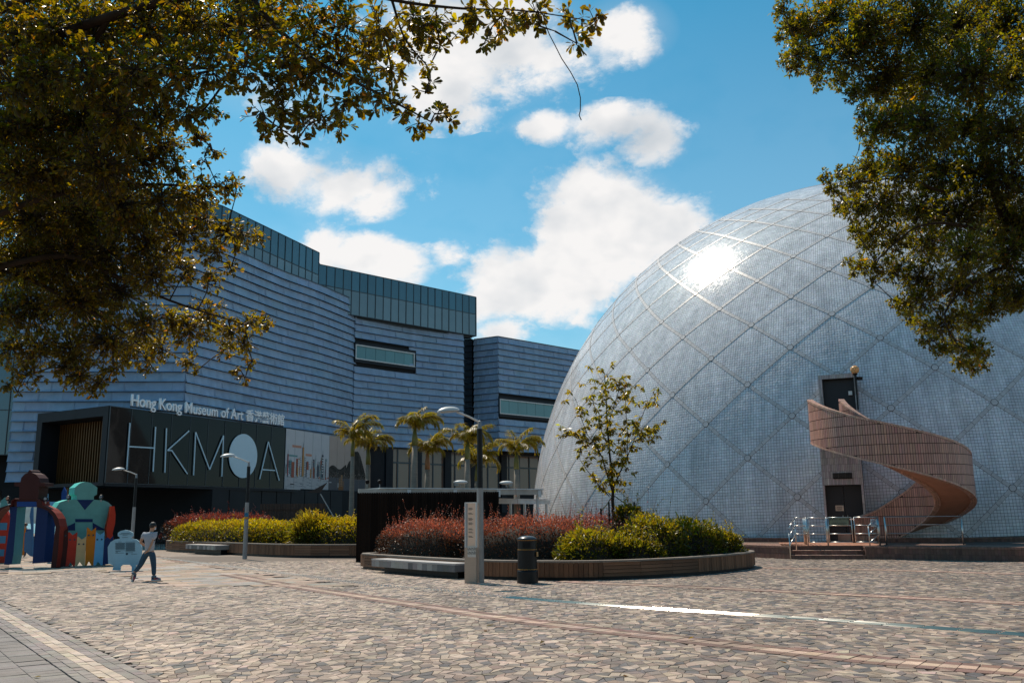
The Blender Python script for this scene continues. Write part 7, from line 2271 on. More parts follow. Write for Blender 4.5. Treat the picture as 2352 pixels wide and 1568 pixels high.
# maroon arch with round head, navy inside
MFp = {'head':[(-20.026,36.387,3.186),(-20.043,36.389,3.348),(-19.771,36.343,3.343),(-19.75,36.339,3.518),(-19.608,36.315,3.664),(-19.478,36.292,3.716),(-19.455,36.288,3.783),(-19.414,36.281,3.823),(-19.343,36.269,3.781),(-19.313,36.263,3.713),(-19.126,36.231,3.641),(-18.961,36.203,3.49),(-18.914,36.195,3.314),(-18.704,36.158,3.297),(-18.691,36.156,3.163),(-18.928,36.197,3.153),(-18.924,36.196,2.658),(-19.762,36.341,2.671),(-19.798,36.347,3.169)],'left':[(-19.869,36.359,2.686),(-20.009,36.384,2.594),(-20.024,36.386,2.447),(-20.398,36.451,2.292),(-20.562,36.479,2.134),(-20.72,36.506,1.922),(-20.866,36.532,1.603),(-20.884,36.535,1.764),(-20.741,36.51,2.109),(-20.582,36.483,2.321),(-20.407,36.452,2.372),(-20.042,36.389,2.474),(-20.071,36.394,2.609),(-19.9,36.365,2.7)],'right':[(-18.941,36.199,2.672),(-18.692,36.156,2.562),(-18.648,36.149,2.415),(-18.279,36.085,2.264),(-18.087,36.052,2.103),(-17.92,36.023,1.89),(-17.817,36.005,1.573),(-17.808,36.004,0.686),(-17.835,36.009,0.039),(-18.063,36.048,-0.012),(-18.047,36.045,0.427),(-18.008,36.038,1.575),(-18.163,36.065,1.972),(-18.389,36.104,2.186),(-18.666,36.152,2.296),(-18.894,36.191,2.352)],'lintel':[(-19.897,36.364,2.673),(-18.701,36.158,2.655),(-18.691,36.156,2.548),(-18.914,36.195,2.552),(-18.894,36.191,2.352),(-19.865,36.359,2.365),(-20.024,36.386,2.447),(-20.009,36.384,2.594)],'lintelblue':[(-19.842,36.355,2.573),(-18.924,36.196,2.56),(-18.904,36.193,2.365),(-19.822,36.351,2.378)],'jamb':[(-18.983,36.207,2.353),(-18.481,36.12,2.214),(-18.463,36.117,0.196),(-18.959,36.202,0.171)],'jamb2':[(-20.196,36.416,2.369),(-19.852,36.357,2.378),(-19.855,36.357,2.125),(-19.833,36.353,0.487),(-19.871,36.36,0.135),(-20.197,36.416,0.136),(-20.118,36.402,1.915)]}
_mp = Vector(MFp['jamb'][3]) - Vector(MFp['jamb2'][3]); _mp.z = 0; _mp.normalize()
MN = Vector((_mp.y, -_mp.x, 0))
arch = thing('board_arch', 'tall maroon arch figure with domed head and navy jambs framing a gateway', 'sculpture', MFp['jamb'][3][:2] + (0,), 'painted board figures')
panel('head', MFp['head'], .02, .55, (MAROON, (0.05, 0.010, 0.008)), arch, MN)
panel('shoulder', MFp['left'], .10, .45, (MAROON, (0.10, 0.018, 0.014)), arch, MN)
panel('shoulder', MFp['right'], .10, .45, (MAROON, (0.22, 0.03, 0.018)), arch, MN)
panel('lintel', MFp['lintel'], 0.0, .30, (MAROON, NAVY), arch, MN)
panel('lintel_panel', MFp['lintelblue'], .025, .02, (BLUE, BLUE), arch, MN)
panel('jamb', MFp['jamb'], -.02, .5, (NAVY, BLUE), arch, MN)
panel('jamb', MFp['jamb2'], -.04, .5, (NAVY, (0.10, 0.28, 0.30)), arch, MN)
# red striped figure at the picture's edge
RFp = {'body':[(-23.385,41.008,-0.016),(-23.585,40.974,2.187),(-23.262,41.03,2.303),(-22.986,41.077,2.346),(-22.844,41.102,2.323),(-22.725,41.122,2.087),(-22.679,41.13,1.785),(-22.686,41.129,1.157),(-22.697,41.127,0.325),(-22.735,41.12,-0.029)],'s1':[(-23.519,40.985,1.76),(-22.743,41.119,1.75),(-22.744,41.119,1.433),(-23.49,40.99,1.443)],'s2':[(-23.466,40.994,1.184),(-22.749,41.118,1.173),(-22.749,41.118,0.854),(-23.438,40.999,0.865)],'s3':[(-23.414,41.003,0.604),(-22.759,41.116,0.593),(-22.761,41.116,0.296),(-23.387,41.008,0.308)]}
RN = Vector((0.17, -0.985, 0))
redf = thing('board_figure', 'red board figure with three light blue stripes at the left edge', 'sculpture', RFp['body'][0][:2] + (0,), 'painted board figures')
panel('body', RFp['body'], 0.16, .25, (REDB, REDB), redf, RN)
for s_ in ('s1', 's2', 's3'):
    panel('stripe', RFp[s_], .172, .010, ((0.07, 0.22, 0.36), LBLUE), redf, RN)
# red-orange fin right of the teal figure
OFp = [(-16.724,37.663,1.077),(-16.779,37.622,1.489),(-16.719,37.667,1.927),(-16.679,37.697,2.341),(-16.676,37.699,2.372),(-16.562,37.785,2.371),(-16.551,37.793,2.258),(-16.514,37.821,2.036),(-16.511,37.823,1.676),(-16.566,37.781,1.265),(-16.518,37.817,1.044),(-16.533,37.806,0.09),(-16.699,37.682,0.071)]
ofin = thing('board_figure', 'bright orange-red folded board standing on the right of the teal figure', 'sculpture', OFp[0][:2] + (0,), 'painted board figures')
panel('body', OFp, 0, .28, ((0.46, 0.035, 0.012), (0.60, 0.06, 0.015)), ofin, Vector((.6, -.8, 0)))
# blue fins and boards behind
for i, (lab, pts, c_, dep) in enumerate((
    ('blue pointed fin board rising behind the teal figure', [(-20.883,42,2.344),(-20.914,42,3.086),(-20.825,42,3.34),(-20.708,42,3.146),(-20.695,42,2.836),(-20.475,42,-0.099),(-20.692,42,-0.097)], BLUE, 42),
    ('blue fin board just right of the maroon arch head', [(-22.462,43,2.434),(-22.511,43,3.163),(-22.444,43,3.391),(-22.375,43,3.193),(-22.333,43,2.432),(-22.111,43,-0.068),(-22.238,43,-0.067)], BLUE, 43),
    ('light blue board behind the right jamb of the maroon arch', [(-21.011,41,2.653),(-20.705,41,2.659),(-20.625,41,1.732),(-20.727,41,0.1),(-20.785,41,0.072)], LBLUE, 41),
    ('small sky-blue flat board between the arch head and the blue fin', [(-22.91,44,3.097),(-22.592,44,3.106),(-22.564,44,2.794),(-22.884,44,2.798)], (0.18, 0.42, 0.6), 44),
    ('pale teal angular board behind the left shoulder of the arch', [(-24.261,43,2.771),(-24.083,43,2.927),(-23.987,43,2.926),(-23.944,43,2.483),(-24.262,43,2.455)], TEAL, 43),
    ('blue angular side board seen through the gateway of the arch', [(-22.564,42.5,2.056),(-22.534,42.5,2.43),(-22.459,42.5,2.472),(-22.253,42.5,0.202),(-22.382,42.5,0.234),(-22.688,42.5,0.483),(-22.714,42.5,1.283),(-22.447,42.5,1.465)], (0.05, 0.17, 0.33), 42.5))):
    f = thing('board_figure', lab, 'sculpture', pts[0][:2] + (0,), 'painted board figures')
    panel('body', pts, 0, .12, (c_, c_), f, Vector((.12, -.99, 0)))
c2p = {'a':[(-24.287,44.5,0.301),(-24.301,44.5,1.494),(-24.133,44.5,1.638),(-24.113,44.5,1.427),(-24.123,44.5,0.203),(-24.212,44.5,0.204)],'b':[(-24.123,44.5,0.203),(-24.119,44.5,1.491),(-23.949,44.5,1.376),(-23.761,44.5,1.487),(-23.741,44.5,0.198),(-23.817,44.5,0.199),(-23.947,44.5,0.361),(-24.024,44.5,0.202)]}
cats2 = thing('cat_board_fence', 'pair of cat boards, teal and orange, seen through the gateway of the maroon arch', 'sculpture', c2p['b'][0][:2] + (0,), 'cat board fences')
panel('cat_board', c2p['a'], 0, .05, ((0.10, 0.26, 0.30), TEAL), cats2, Vector((0, -1, 0))); panel('cat_board', c2p['b'], 0.01, .05, (ORNG, ORNG), cats2, Vector((0, -1, 0)))
eyes([(-24.023,44.5,1.176),(-23.841,44.5,1.174),(-24.204,44.5,1.337)], cats2, Vector((0, -1, 0)))
b = MB((-19, 38, 0)); ap = [(-19.239,32.846),(-17.374,35.163),(-16.29,36.439),(-16.406,37.766),(-18.18,41.505),(-26.636,45.357)]
# small spotlights on the figures
for i, (p, lab) in enumerate((((-18.11,36.955,2.745), 'left black spotlight on the shoulder of the teal figure'), ((-17.148,37.762,2.751), 'right black spotlight on the shoulder of the teal figure'),
                              ((-18.607,36.142,2.667), 'black spotlight on the right shoulder of the maroon arch'), ((-20.268,36.428,2.706), 'round spotlight with pink lens left of the maroon arch head'))):
    f = thing('spotlight', lab, 'spotlight', p, 'small spotlights on the board figures'); c0 = Vector(p)
    b = MB(c0); b.ball(c0, .085, 12, 8, (1, 1, 1.15)); b.build('lamp_body', M['black_metal'], f, smooth=True)
    b = MB(c0); b.tube([c0 + Vector((0, 0, -.10)), c0 + Vector((0, .02, -.19))], .03, 8); b.build('bracket', M['grey_metal'], f)
    b = MB(c0); b.tube([c0 + Vector((.02, -.075, 0)), c0 + Vector((.025, -.095, 0))], .055, 12); b.build('lens', mat('spot_lens', (0.45, 0.2, 0.14), .2) if i == 3 else mat('spot_lens_grey', (0.2, 0.22, 0.26), .1), f)

# information board shaped like a little figure
IFp = {'body':[(-14.463,33.172,0.032),(-14.424,33.179,0.197),(-14.616,33.146,0.273),(-14.671,33.136,0.846),(-14.588,33.151,1.024),(-14.445,33.175,1.118),(-14.287,33.202,1.14),(-14.29,33.202,1.188),(-14.362,33.189,1.237),(-14.365,33.189,1.346),(-14.282,33.203,1.412),(-14.135,33.229,1.449),(-13.983,33.255,1.417),(-13.851,33.278,1.338),(-13.844,33.279,1.229),(-13.91,33.267,1.182),(-13.907,33.268,1.134),(-13.733,33.298,1.107),(-13.6,33.321,1.008),(-13.519,33.335,0.826),(-13.506,33.337,0.25),(-13.685,33.306,0.182),(-13.64,33.314,0.014),(-13.811,33.285,0.006),(-13.82,33.283,0.149),(-13.893,33.27,0.215),(-14.122,33.231,0.22),(-14.198,33.218,0.157),(-14.193,33.219,0.014)]}
IN = Vector((0.17, -0.985, 0)); IU = Vector((0.985, 0.17, 0))
inf = thing('information_board', 'pale blue information board shaped like a squat figure with printed text, beside the walking man', 'sign', IFp['body'][0][:2] + (0,))
panel('board', IFp['body'], 0, .10, ((0.29, 0.50, 0.62), (0.40, 0.56, 0.64)), inf, IN)
b = MB(inf.location)
def tl(x, y, w, h=2.2):
    return (x, y, w, h)
lines = [((-14.109,33.233,1.327),0.292),((-14.107,33.233,1.303),0.407),((-14.116,33.232,1.26),0.165),((-14.11,33.233,1.183),0.198),((-14.268,33.206,1.026),0.117),((-13.923,33.265,1.021),0.335),((-14.263,33.207,0.988),0.335),((-14.261,33.207,0.967),0.325),((-14.26,33.207,0.947),0.34),((-14.259,33.207,0.927),0.305),((-14.257,33.208,0.906),0.335),((-14.256,33.208,0.886),0.325),((-14.254,33.208,0.865),0.34),((-14.253,33.208,0.845),0.305),((-14.252,33.208,0.824),0.335),((-14.25,33.209,0.804),0.325),((-14.249,33.209,0.784),0.34),((-14.248,33.209,0.763),0.305),((-14.244,33.21,0.714),0.33),((-14.314,33.198,0.701),0.168),((-14.35,33.191,0.659),0.076),((-14.253,33.208,0.635),0.305),((-13.918,33.266,0.982),0.33),((-13.917,33.266,0.962),0.32),((-13.915,33.267,0.941),0.335),((-13.914,33.267,0.921),0.3),((-13.913,33.267,0.9),0.33),((-13.911,33.267,0.88),0.32),((-13.91,33.267,0.859),0.335),((-13.909,33.268,0.839),0.3),((-13.907,33.268,0.818),0.33),((-13.906,33.268,0.798),0.32),((-13.905,33.268,0.778),0.335),((-13.903,33.269,0.757),0.3),((-13.902,33.269,0.737),0.33),((-13.901,33.269,0.716),0.32),((-13.899,33.269,0.696),0.335),((-13.933,33.264,0.641),0.254),((-13.803,33.286,0.591),0.127),((-13.711,33.302,0.589),0.102)]
for p, w in lines:
    b.obox(Vector(p) + IN * .004, IU * (w / 2), IN * .002, Vector((0, 0, .0065)), (0.05, 0.10, 0.14))
b.build('text_lines', M['plain'], inf)
b = MB(inf.location)
for p in [(-14.008,33.251,0.595)]:
    b.prism([Vector(p) + IN * .004 + IU * .04 * math.cos(a) + Vector((0, 0, .04 * math.sin(a))) for a in [2 * math.pi * q / 14 for q in range(14)]], IN * .003, col=(0.04, 0.08, 0.12))
b.build('round_emblem', M['plain'], inf)

# ---------------------------------------------------------------- people
def skin_mesh(name, verts, edges, radii, m, parent, origin, sub=2, root=0):
    me = bpy.data.meshes.new(name)
    me.from_pydata(verts, edges, [])
    me.materials.append(m)
    o = link(name, me, None)
    sk = o.modifiers.new('Skin', 'SKIN'); sk.use_smooth_shade = True
    for v, r_ in zip(me.skin_vertices[0].data, radii):
        v.radius = r_ if isinstance(r_, tuple) else (r_, r_)
    me.skin_vertices[0].data[root].use_root = True
    sb = o.modifiers.new('Sub', 'SUBSURF'); sb.levels = sub; sb.render_levels = sub
    dg = bpy.context.evaluated_depsgraph_get()
    me2 = bpy.data.meshes.new_from_object(o.evaluated_get(dg))
    bpy.data.objects.remove(o); bpy.data.meshes.remove(me)
    me2.name = name
    for p in me2.polygons:
        p.use_smooth = True
    o = link(name, me2, parent)
    o.location = Vector(origin) - (world_loc(parent) if parent else Vector())
    return o


M['skin'] = mat('skin', (0.42, 0.24, 0.155), 0.55, var=0.06, scale=10)
M['hair'] = mat('black_hair', (0.010, 0.008, 0.007), 0.5, var=0.3, scale=60, bump=0.4, stretch=(1, 1, .2))
M['tee'] = mat('grey_cotton', (0.34, 0.36, 0.40), 0.85, var=0.08, scale=14, bump=0.5, bscale=9)
M['denim'] = mat('blue_denim', (0.022, 0.062, 0.105), 0.85, var=0.25, scale=12, bump=0.5, bscale=14)
M['denim_cuff'] = mat('denim_cuff', (0.09, 0.15, 0.20), 0.85, var=0.15)
M['sole'] = mat('white_sole', (0.62, 0.60, 0.58), 0.6)
M['shoe'] = mat('navy_shoe', (0.02, 0.05, 0.12), 0.6)
M['shoe_red'] = mat('red_shoe_panel', (0.40, 0.03, 0.05), 0.6)

MAN = (-10.933,27.481,0)
man = thing('person', 'man in grey t-shirt and blue jeans striding to the right past the pale blue board', 'person', MAN)
mz = Vector(MAN)
# local frame: X to the walker's image right, Y away from the camera
YAW = math.atan2(-MAN[0], MAN[1]) * 1.0


def mloc(x, y, z):
    c, s = math.cos(YAW), math.sin(YAW)
    return (x * c - y * s, x * s + y * c, z)


def body():
    J = dict(pel=(.03, .0, .86), spine=(.02, .0, 1.06), chest=(.01, .01, 1.26), neck=(.035, .02, 1.42), nk2=(.055, .02, 1.49), head=(.075, .03, 1.585), crown=(.08, .03, 1.655),
             lsh=(-.155, .05, 1.355), lel=(-.25, .12, 1.13), lwr=(-.10, .28, 1.02), lhd=(-.04, .33, 1.03),
             rsh=(.125, -.05, 1.355), rel=(.07, -.13, 1.10), rwr=(-.005, -.15, .905), rhd=(-.045, -.15, .86),
             lhip=(-.06, .05, .84), lkn=(-.20, .04, .475), lan=(-.395, .02, .20), lto=(-.44, .02, .06),
             rhip=(.10, -.05, .84), rkn=(.165, -.05, .46), ran=(.195, -.05, .085), rto=(.33, -.06, .04))
    Rr = dict(pel=.085, spine=(.085, .075), chest=(.110, .085), neck=.058, nk2=.055, head=(.082, .098), crown=(.062, .075),
              lsh=.062, lel=.042, lwr=.030, lhd=.024, rsh=.062, rel=.042, rwr=.030, rhd=.030,
              lhip=.075, lkn=.055, lan=.042, lto=.032, rhip=.075, rkn=.055, ran=.042, rto=.032)
    names = list(J)
    E = [('pel', 'spine'), ('spine', 'chest'), ('chest', 'neck'), ('neck', 'nk2'), ('nk2', 'head'), ('head', 'crown'), ('chest', 'lsh'), ('lsh', 'lel'), ('lel', 'lwr'), ('lwr', 'lhd'), ('chest', 'rsh'), ('rsh', 'rel'), ('rel', 'rwr'), ('rwr', 'rhd'),
         ('pel', 'lhip'), ('lhip', 'lkn'), ('lkn', 'lan'), ('lan', 'lto'), ('pel', 'rhip'), ('rhip', 'rkn'), ('rkn', 'ran'), ('ran', 'rto')]
    # fingers and thumb of the near hand, and of the far hand
    for h, wr, dirx in (('r', 'rhd', (-.045, 0, -.028)), ('l', 'lhd', (.04, .03, .0))):
        base = Vector(J[wr])
        for k in range(4):
            f0 = base + Vector((dirx[0] * .3, (k - 1.5) * .012, dirx[2] * .3 + (1.5 - k) * .010)); f1 = f0 + Vector(dirx) * (.9 - .12 * abs(k - 1.4)); f2 = f1 + Vector((dirx[0] * .6, .004, dirx[2] * .9 - .006)) * .7
            for q, p in ((f'{h}f{k}a', f0), (f'{h}f{k}b', f1), (f'{h}f{k}c', f2)):
                J[q] = tuple(p); Rr[q] = .0085
            E += [(wr, f'{h}f{k}a'), (f'{h}f{k}a', f'{h}f{k}b'), (f'{h}f{k}b', f'{h}f{k}c')]
        th = base + Vector((-.008, -.02, .022)); J[h + 'tha'] = tuple(th); J[h + 'thb'] = tuple(th + Vector((-.028, -.012, .004))); Rr[h + 'tha'] = .011; Rr[h + 'thb'] = .009
        E += [(wr, h + 'tha'), (h + 'tha', h + 'thb')]
    names = list(J)
    return J, Rr, names, [(names.index(a), names.index(c)) for a, c in E]


J, RR, NM, EE = body()
skin_mesh('body', [mloc(*J[n]) for n in NM], EE, [RR[n] for n in NM], M['skin'], man, mz, root=0)


def garment(name, seq, radii, m, ends=()):
    pts = [mloc(*p) for p in seq]
    return skin_mesh(name, pts, ends, radii, m, man, mz)


V_ = lambda k: J[k]
lerp = lambda a, c, t: tuple(a[i] + (c[i] - a[i]) * t for i in range(3))
tee = [V_('pel')[:2] + (.78,), V_('spine'), V_('chest'), (.03, .018, 1.385), V_('lsh'), lerp(V_('lsh'), V_('lel'), .62), V_('rsh'), lerp(V_('rsh'), V_('rel'), .66)]
garment('t_shirt', tee, [(.165, .150), (.160, .145), (.180, .148), (.088, .080), .090, .078, .090, .078], M['tee'], [(0, 1), (1, 2), (2, 3), (2, 4), (4, 5), (2, 6), (6, 7)])
jl = [(.03, 0, .90), (.03, 0, .83), V_('lhip'), V_('lkn'), lerp(V_('lkn'), V_('lan'), .78), V_('rhip'), V_('rkn'), lerp(V_('rkn'), V_('ran'), .80)]
garment('jeans', jl, [(.135, .118), (.132, .118), .112, .082, .062, .112, .080, .064], M['denim'], [(0, 1), (1, 2), (2, 3), (3, 4), (1, 5), (5, 6), (6, 7)])
for a, c in (('lkn', 'lan'), ('rkn', 'ran')):
    q0, q1 = lerp(V_(a), V_(c), .80), lerp(V_(a), V_(c), .97)
    b = MB(mz); b.tube([mz + Vector(mloc(*q0)), mz + Vector(mloc(*q1))], [.070, .068], 14); b.build('rolled_cuff', M['denim_cuff'], man, smooth=True)
# hair cap, ears, nose, mask
hc = mz + Vector(mloc(.072, .022, 1.615)); HU = Vector(mloc(1, 0, 0)); HV = Vector(mloc(0, 1, 0))
vs, fs = [], []
nu, nv = 18, 9
for j in range(nv + 1):
    th = math.pi * (.62 * j / nv)
    for i in range(nu):
        ph = 2 * math.pi * i / nu
        # longer at the back (towards -X and the camera), shorter above the brow (+X, away)
        cut = 1.0 + .22 * (-math.cos(ph - .55))
        t2 = min(th * cut, math.pi * .72)
        q = HU * (.098 * math.sin(t2) * math.cos(ph)) + HV * (.092 * math.sin(t2) * math.sin(ph)) + Vector((0, 0, .112 * math.cos(t2)))
        vs.append(hc + q * (1 + .035 * math.sin(9 * ph + 3 * j)))
for j in range(nv):
    for i in range(nu):
        fs.append((j * nu + i, (j + 1) * nu + i, (j + 1) * nu + (i + 1) % nu, j * nu + (i + 1) % nu))
b = MB(mz); b.add(vs, fs); b.build('hair', M['hair'], man, smooth=True)
hd = mz + Vector(mloc(.075, .03, 1.575))
fdir = (HU * .80 + HV * .60)
sdir = Vector((-fdir.y, fdir.x, 0)).normalized()
for s_ in (-1, 1):
    b = MB(mz); b.ball(hd + sdir * .088 * s_ - fdir * .01 + Vector((0, 0, .0)), .03, 10, 6, (.55, .55, 1)); b.build('ear', M['skin'], man, smooth=True)
    b = MB(mz); b.ball(hd + fdir * .088 + sdir * .034 * s_ + Vector((0, 0, .03)), .011, 8, 6); b.build('eye', M['ink'], man, smooth=True)
b = MB(mz); b.ball(hd + fdir * .100 + Vector((0, 0, .0)), .020, 8, 6, (1, 1, 1.3)); b.build('nose', M['skin'], man, smooth=True)
b = MB(mz); b.ball(hd + fdir * .062 + Vector((0, 0, -.045)), .058, 12, 8, (.85, .85, .75)); b.build('face_mask', mat('pale_mask', (0.55, 0.60, 0.63), .8), man, smooth=True)


def shoe(o, fwd, up, parent):
    o, fwd, up = Vector(o), Vector(fwd).normalized(), Vector(up).normalized(); sd = fwd.cross(up)
    L, W = .275, .048
    def outline(z, g_, l0=0.0, l1=1.0):
        pts = []
        for t, w in ((0, .6), (.12, .85), (.35, .78), (.6, 1.0), (.82, .95), (.95, .6), (1, .2)):
            pts.append((l0 + (l1 - l0) * t, w * g_))
        r_ = [o + fwd * (L * t - .075) + sd * W * w + up * z for t, w in pts] + [o + fwd * (L * t - .075) - sd * W * w + up * z for t, w in reversed(pts)]
        return r_
    b = MB(mz); b.prism(outline(0, 1.08), up * .032); b.build('sole', M['sole'], parent)
    lay = [outline(.032, 1.0), outline(.065, .92, 0, .93), outline(.095, .72, 0, .62), outline(.115, .62, .0, .42)]
    b = MB(mz); n = len(lay[0]); vv = [p for l in lay for p in l]
    b.add(vv, [(i * n + k, i * n + (k + 1) % n, (i + 1) * n + (k + 1) % n, (i + 1) * n + k) for i in range(3) for k in range(n)] + [tuple(range(3 * n, 4 * n))])
    b.build('shoe_upper', M['shoe'], parent)
    for s_ in (-1, 1):
        b = MB(mz); b.obox(o + fwd * .055 + sd * s_ * .0475 + up * .052, fwd * .05, up * .016, sd * .002); b.build('shoe_panel', M['shoe_red'], parent)


shoe(mz + Vector(mloc(.195, -.05, .012)), mloc(1, .08, .02), (0, 0, 1), man)
shoe(mz + Vector(mloc(-.415, .02, .155)), mloc(-.10, .22, -1.0), mloc(1, .25, .05), man)

# seated person in red, half hidden behind the walking man
SP = (-22.994,59.512,0)
sp = thing('person', 'person in a red top sitting on a low stool beyond the walking man', 'person', SP)
so_ = Vector(SP)
JS = [(0, 0, .48), (.02, 0, .72), (.05, 0, .95), (.08, 0, 1.06), (.10, 0, 1.20), (.1, .16, .95), (.28, .14, .75), (.45, .05, .74), (.1, -.16, .95), (.30, -.16, .74), (.46, -.04, .74), (.02, .1, .48), (.42, .1, .50), (.44, .1, .06), (.02, -.1, .48), (.42, -.1, .50), (.44, -.1, .06), (.55, .1, .04), (.55, -.1, .04)]
skin_mesh('body', JS, [(0, 1), (1, 2), (2, 3), (3, 4), (2, 5), (5, 6), (6, 7), (2, 8), (8, 9), (9, 10), (0, 11), (11, 12), (12, 13), (13, 17), (0, 14), (14, 15), (15, 16), (16, 18)], [.13, .13, .14, .055, .10, .06, .045, .03, .06, .045, .03, .1, .07, .045, .1, .07, .045, .035, .035], M['skin'], sp, so_)
skin_mesh('red_top', [JS[0], JS[1], JS[2], JS[5], JS[6], JS[8], JS[9]], [(0, 1), (1, 2), (2, 3), (3, 4), (2, 5), (5, 6)], [.15, .155, .165, .085, .065, .085, .065], mat('red_cloth', (0.36, 0.03, 0.03), .8), sp, so_)
skin_mesh('trousers', [JS[0], JS[11], JS[12], JS[13], JS[14], JS[15], JS[16]], [(0, 1), (1, 2), (2, 3), (0, 4), (4, 5), (5, 6)], [.15, .12, .09, .06, .12, .09, .06], mat('dark_cloth', (0.02, 0.02, 0.03), .8), sp, so_)
b = MB(so_); b.ball(so_ + Vector((.09, 0, 1.235)), .115, 12, 8); b.build('hair', M['hair'], sp, smooth=True)
bag = thing('carrier_bag', 'crumpled silvery plastic bag on the lap of the seated person', 'bag', so_ + Vector((.36, -.08, .56)))
b = MB(bag.location); b.ball(so_ + Vector((.36, -.1, .72)), .17, 10, 7, (1, .8, 1.1)); b.build('bag_body', mat('silvery_bag', (0.55, 0.57, 0.6), .3, bump=.8, bscale=12), bag)
bx = thing('crate', 'small pale box on short legs beside the seated person', 'box', so_ + Vector((.78, 0, 0)))
b = MB(bx.location); b.obox(so_ + Vector((.78, 0, .30)), (.19, 0, 0), (0, .16, 0), (0, 0, .22)); b.build('box_body', mat('box_card', (0.34, 0.27, 0.2), .8), bx)
for sx_ in (-1, 1):
    b = MB(bx.location); b.obox(so_ + Vector((.78 + sx_ * .14, 0, .04)), (.02, 0, 0), (0, .13, 0), (0, 0, .045)); b.build('foot', M['black_metal'], bx)
st_ = thing('stool', 'low dark stool under the seated person', 'stool', so_)
b = MB(so_); b.obox(so_ + Vector((-.02, 0, .36)), (.17, 0, 0), (0, .17, 0), (0, 0, .02)); b.build('seat', M['black_metal'], st_)
for a in (-1, 1):
    for c in (-1, 1):
        b = MB(so_); b.tube([so_ + Vector((a * .14 - .02, c * .14, 0)), so_ + Vector((a * .14 - .02, c * .14, .35))], .015, 6); b.build('leg', M['black_metal'], st_)

# bystanders glimpsed through the arch and beyond the hedge
def standing(label, p, top, hat=None, hairc=None, h=1.72):
    t = thing('person', label, 'person', p); o = Vector(p); k = h / 1.72
    V = [(0, 0, .92), (0, 0, 1.15), (0, 0, 1.36), (0, 0, 1.47), (0, 0, 1.60), (.19, 0, 1.38), (.25, 0, 1.12), (.2, -.12, .92), (-.19, 0, 1.38), (-.25, 0, 1.12), (-.2, -.12, .92), (.10, 0, .88), (.11, 0, .48), (.11, 0, .07), (.11, -.14, .04), (-.10, 0, .88), (-.11, 0, .48), (-.11, 0, .07), (-.11, -.14, .04)]
    V = [tuple(c * k for c in v) for v in V]
    skin_mesh('body', V, [(0, 1), (1, 2), (2, 3), (3, 4), (2, 5), (5, 6), (6, 7), (2, 8), (8, 9), (9, 10), (0, 11), (11, 12), (12, 13), (13, 14), (0, 15), (15, 16), (16, 17), (17, 18)], [.12, .12, .14, .055, .09, .06, .042, .03, .06, .042, .03, .09, .06, .042, .035, .09, .06, .042, .035], M['skin'], t, o)
    skin_mesh('top', [V[0], V[1], V[2], V[5], V[6], V[8], V[9]], [(0, 1), (1, 2), (2, 3), (3, 4), (2, 5), (5, 6)], [.15, .15, .17, .08, .06, .08, .06], top, t, o)
    skin_mesh('trousers', [V[0], V[11], V[12], V[13], V[15], V[16], V[17]], [(0, 1), (1, 2), (2, 3), (0, 4), (4, 5), (5, 6)], [.14, .115, .085, .06, .115, .085, .06], M['denim'], t, o)
    if hairc:
        b = MB(o); b.ball(o + Vector((0, 0.02, 1.645 * k)), .105, 12, 8, (1, 1, .95)); b.build('hair', hairc, t, smooth=True)
    if hat:
        b = MB(o); b.lathe([(.30, 1.66 * k), (.14, 1.76 * k), (.02, 1.84 * k)], o, 18); b.build('hat', hat, t)
    return t


M['blue_cloth'] = mat('blue_cloth', (0.02, 0.07, 0.18), .8)
standing('man in dark blue top with thinning hair seen through the gateway of the maroon arch', [-25.131,47,0], M['blue_cloth'], hairc=mat('thin_hair', (0.10, 0.055, 0.035), .6))
standing('person in black at the left side of the gateway of the maroon arch', [-27.091,50,0], mat('black_cloth', (0.015, 0.015, 0.018), .8), hairc=mat('brown_hair', (0.06, 0.03, 0.015), .6))
standing('person in a pale conical hat at the left edge of the black timber screen', [-8.374,48,0], mat('tan_cloth', (0.25, 0.14, 0.07), .8), hat=mat('straw_hat', (0.65, 0.60, 0.5), .7), h=1.66)
standing('person in a grey-blue cap and top beyond the yellow-green hedge', [-8.996,50,0], mat('slate_cloth', (0.09, 0.14, 0.22), .8), hairc=mat('slate_cap', (0.10, 0.15, 0.22), .8), h=1.45)

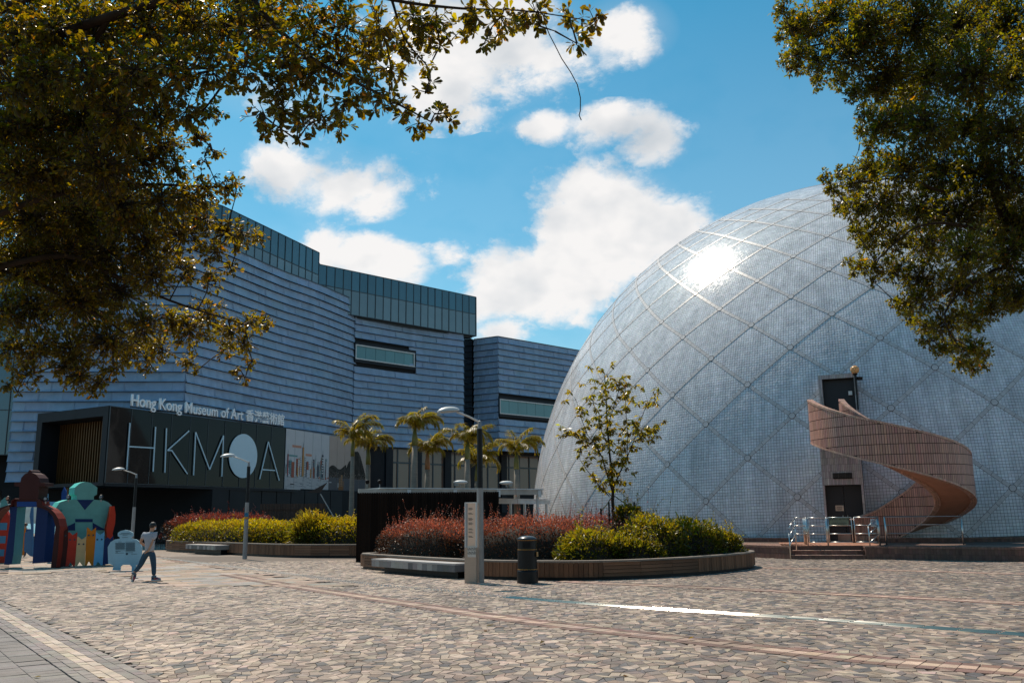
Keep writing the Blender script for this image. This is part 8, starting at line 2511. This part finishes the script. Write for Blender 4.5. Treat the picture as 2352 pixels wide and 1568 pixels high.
# ---------------------------------------------------------------- fallen leaves on the paving
flm = [mesh_np('fallen_leaf', OB_V * np.array([1, 1, 1.5]), OB_F, M['leaf'], np.tile(leaf_cols(1, c, .1), (6, 1))) for c in ((0.10, 0.05, 0.02), (0.16, 0.09, 0.03), (0.06, 0.035, 0.02))]
FLP = [((-3.651,15.925),'dark leaf on the paving between the curved band and the walking man'),((-0.342,15.342),'largest dry leaf lying beyond the near curved band, left of the picture centre'),((-0.433,14.556),'small leaf just in front of the largest dry leaf'),((-2.376,17.94),'dry leaf just before the near curved band, below the farther planter'),((-2.581,12.582),'dry leaf alone on the pale stones in the left foreground'),((-3.885,13.401),'dry leaf on the paving between two others in the left foreground'),((-6.473,15.714),'dry leaf beside the outer edge of the border of small tiles'),((-5.445,10.825),'dry leaf on the narrow slabs in the nearest left corner'),((-4.738,10.665),'dry leaf on the pale border tiles at the bottom edge'),((0.821,12.192),'dry leaf on the paving in front of the litter bin, near the bottom'),((2.443,13.3),'dry leaf touching the near curved band in the middle'),((3.456,14.398),'dry leaf just in front of the shiny guiding bars'),((3.152,11.274),'dry leaf in the right foreground before the near curved band'),((0.337,13.039),'dry leaf on dark stones at the picture centre foreground'),((6.352,17.078),'dry leaf between the guiding bars and the brick terrace'),((1.173,10.402),'dry leaf at the bottom edge, right of the picture centre')]
for k, (p, lab) in enumerate(FLP):
    o = link('fallen_leaf', flm[k % 3]); s = rnd.uniform(.08, .13) * (1.4 if k == 1 else 1)
    o.location = (p[0], p[1], .02); o.scale = (s, s, s); o.rotation_euler = (rnd.uniform(-.3, .3), rnd.uniform(-.5, .2), rnd.uniform(0, 6.28))
    tag(o, lab, 'leaf', 'dry leaves scattered on the paving')

# ---------------------------------------------------------------- unseen belt of trees added behind the viewpoint to dim skylight on shaded walls
rb = np.random.default_rng(77)
pos, dirs, cols_ = [], [], []
tr_ = MB()
for k in range(15):
    x, y = -52 + k * 7.4 + rb.uniform(-1.5, 1.5), -11 - 5 * (k % 2) + rb.uniform(-1.5, 1.5)
    H_ = rb.uniform(15, 20)
    tr_.tube([(x, y, -.05), (x + .2, y, 2.5), (x, y + .2, H_ * .6)], [.35, .28, .12], 8)
    n = 1500
    u = unit(rb.normal(0, 1, (n, 3))) * rb.random((n, 1)) ** .4
    lum = 1 + .22 * np.sin(u[:, :1] * 7 + k) * np.cos(u[:, 1:2] * 6)
    pos.append(np.array([x, y, H_ * .62]) + u * lum * np.array([5.0, 4.5, H_ * .42])); dirs.append(rb.normal(0, 1, (n, 3)))
pos, dirs = np.concatenate(pos), np.concatenate(dirs)
V, F = leaves(pos, dirs, rb.uniform(.5, 1.0, len(pos)), SM_V, SM_F, wide=1.4)
b0 = len(tr_.v)
kind(link('added_tree_belt', mesh_np('added_tree_belt', V, F, M['leaf'], np.repeat(leaf_cols(len(pos), (0.045, 0.050, 0.010), .3), 2, 0))), 'stuff')
kind(tr_.build('added_belt_trunks', M['bark']), 'stuff')
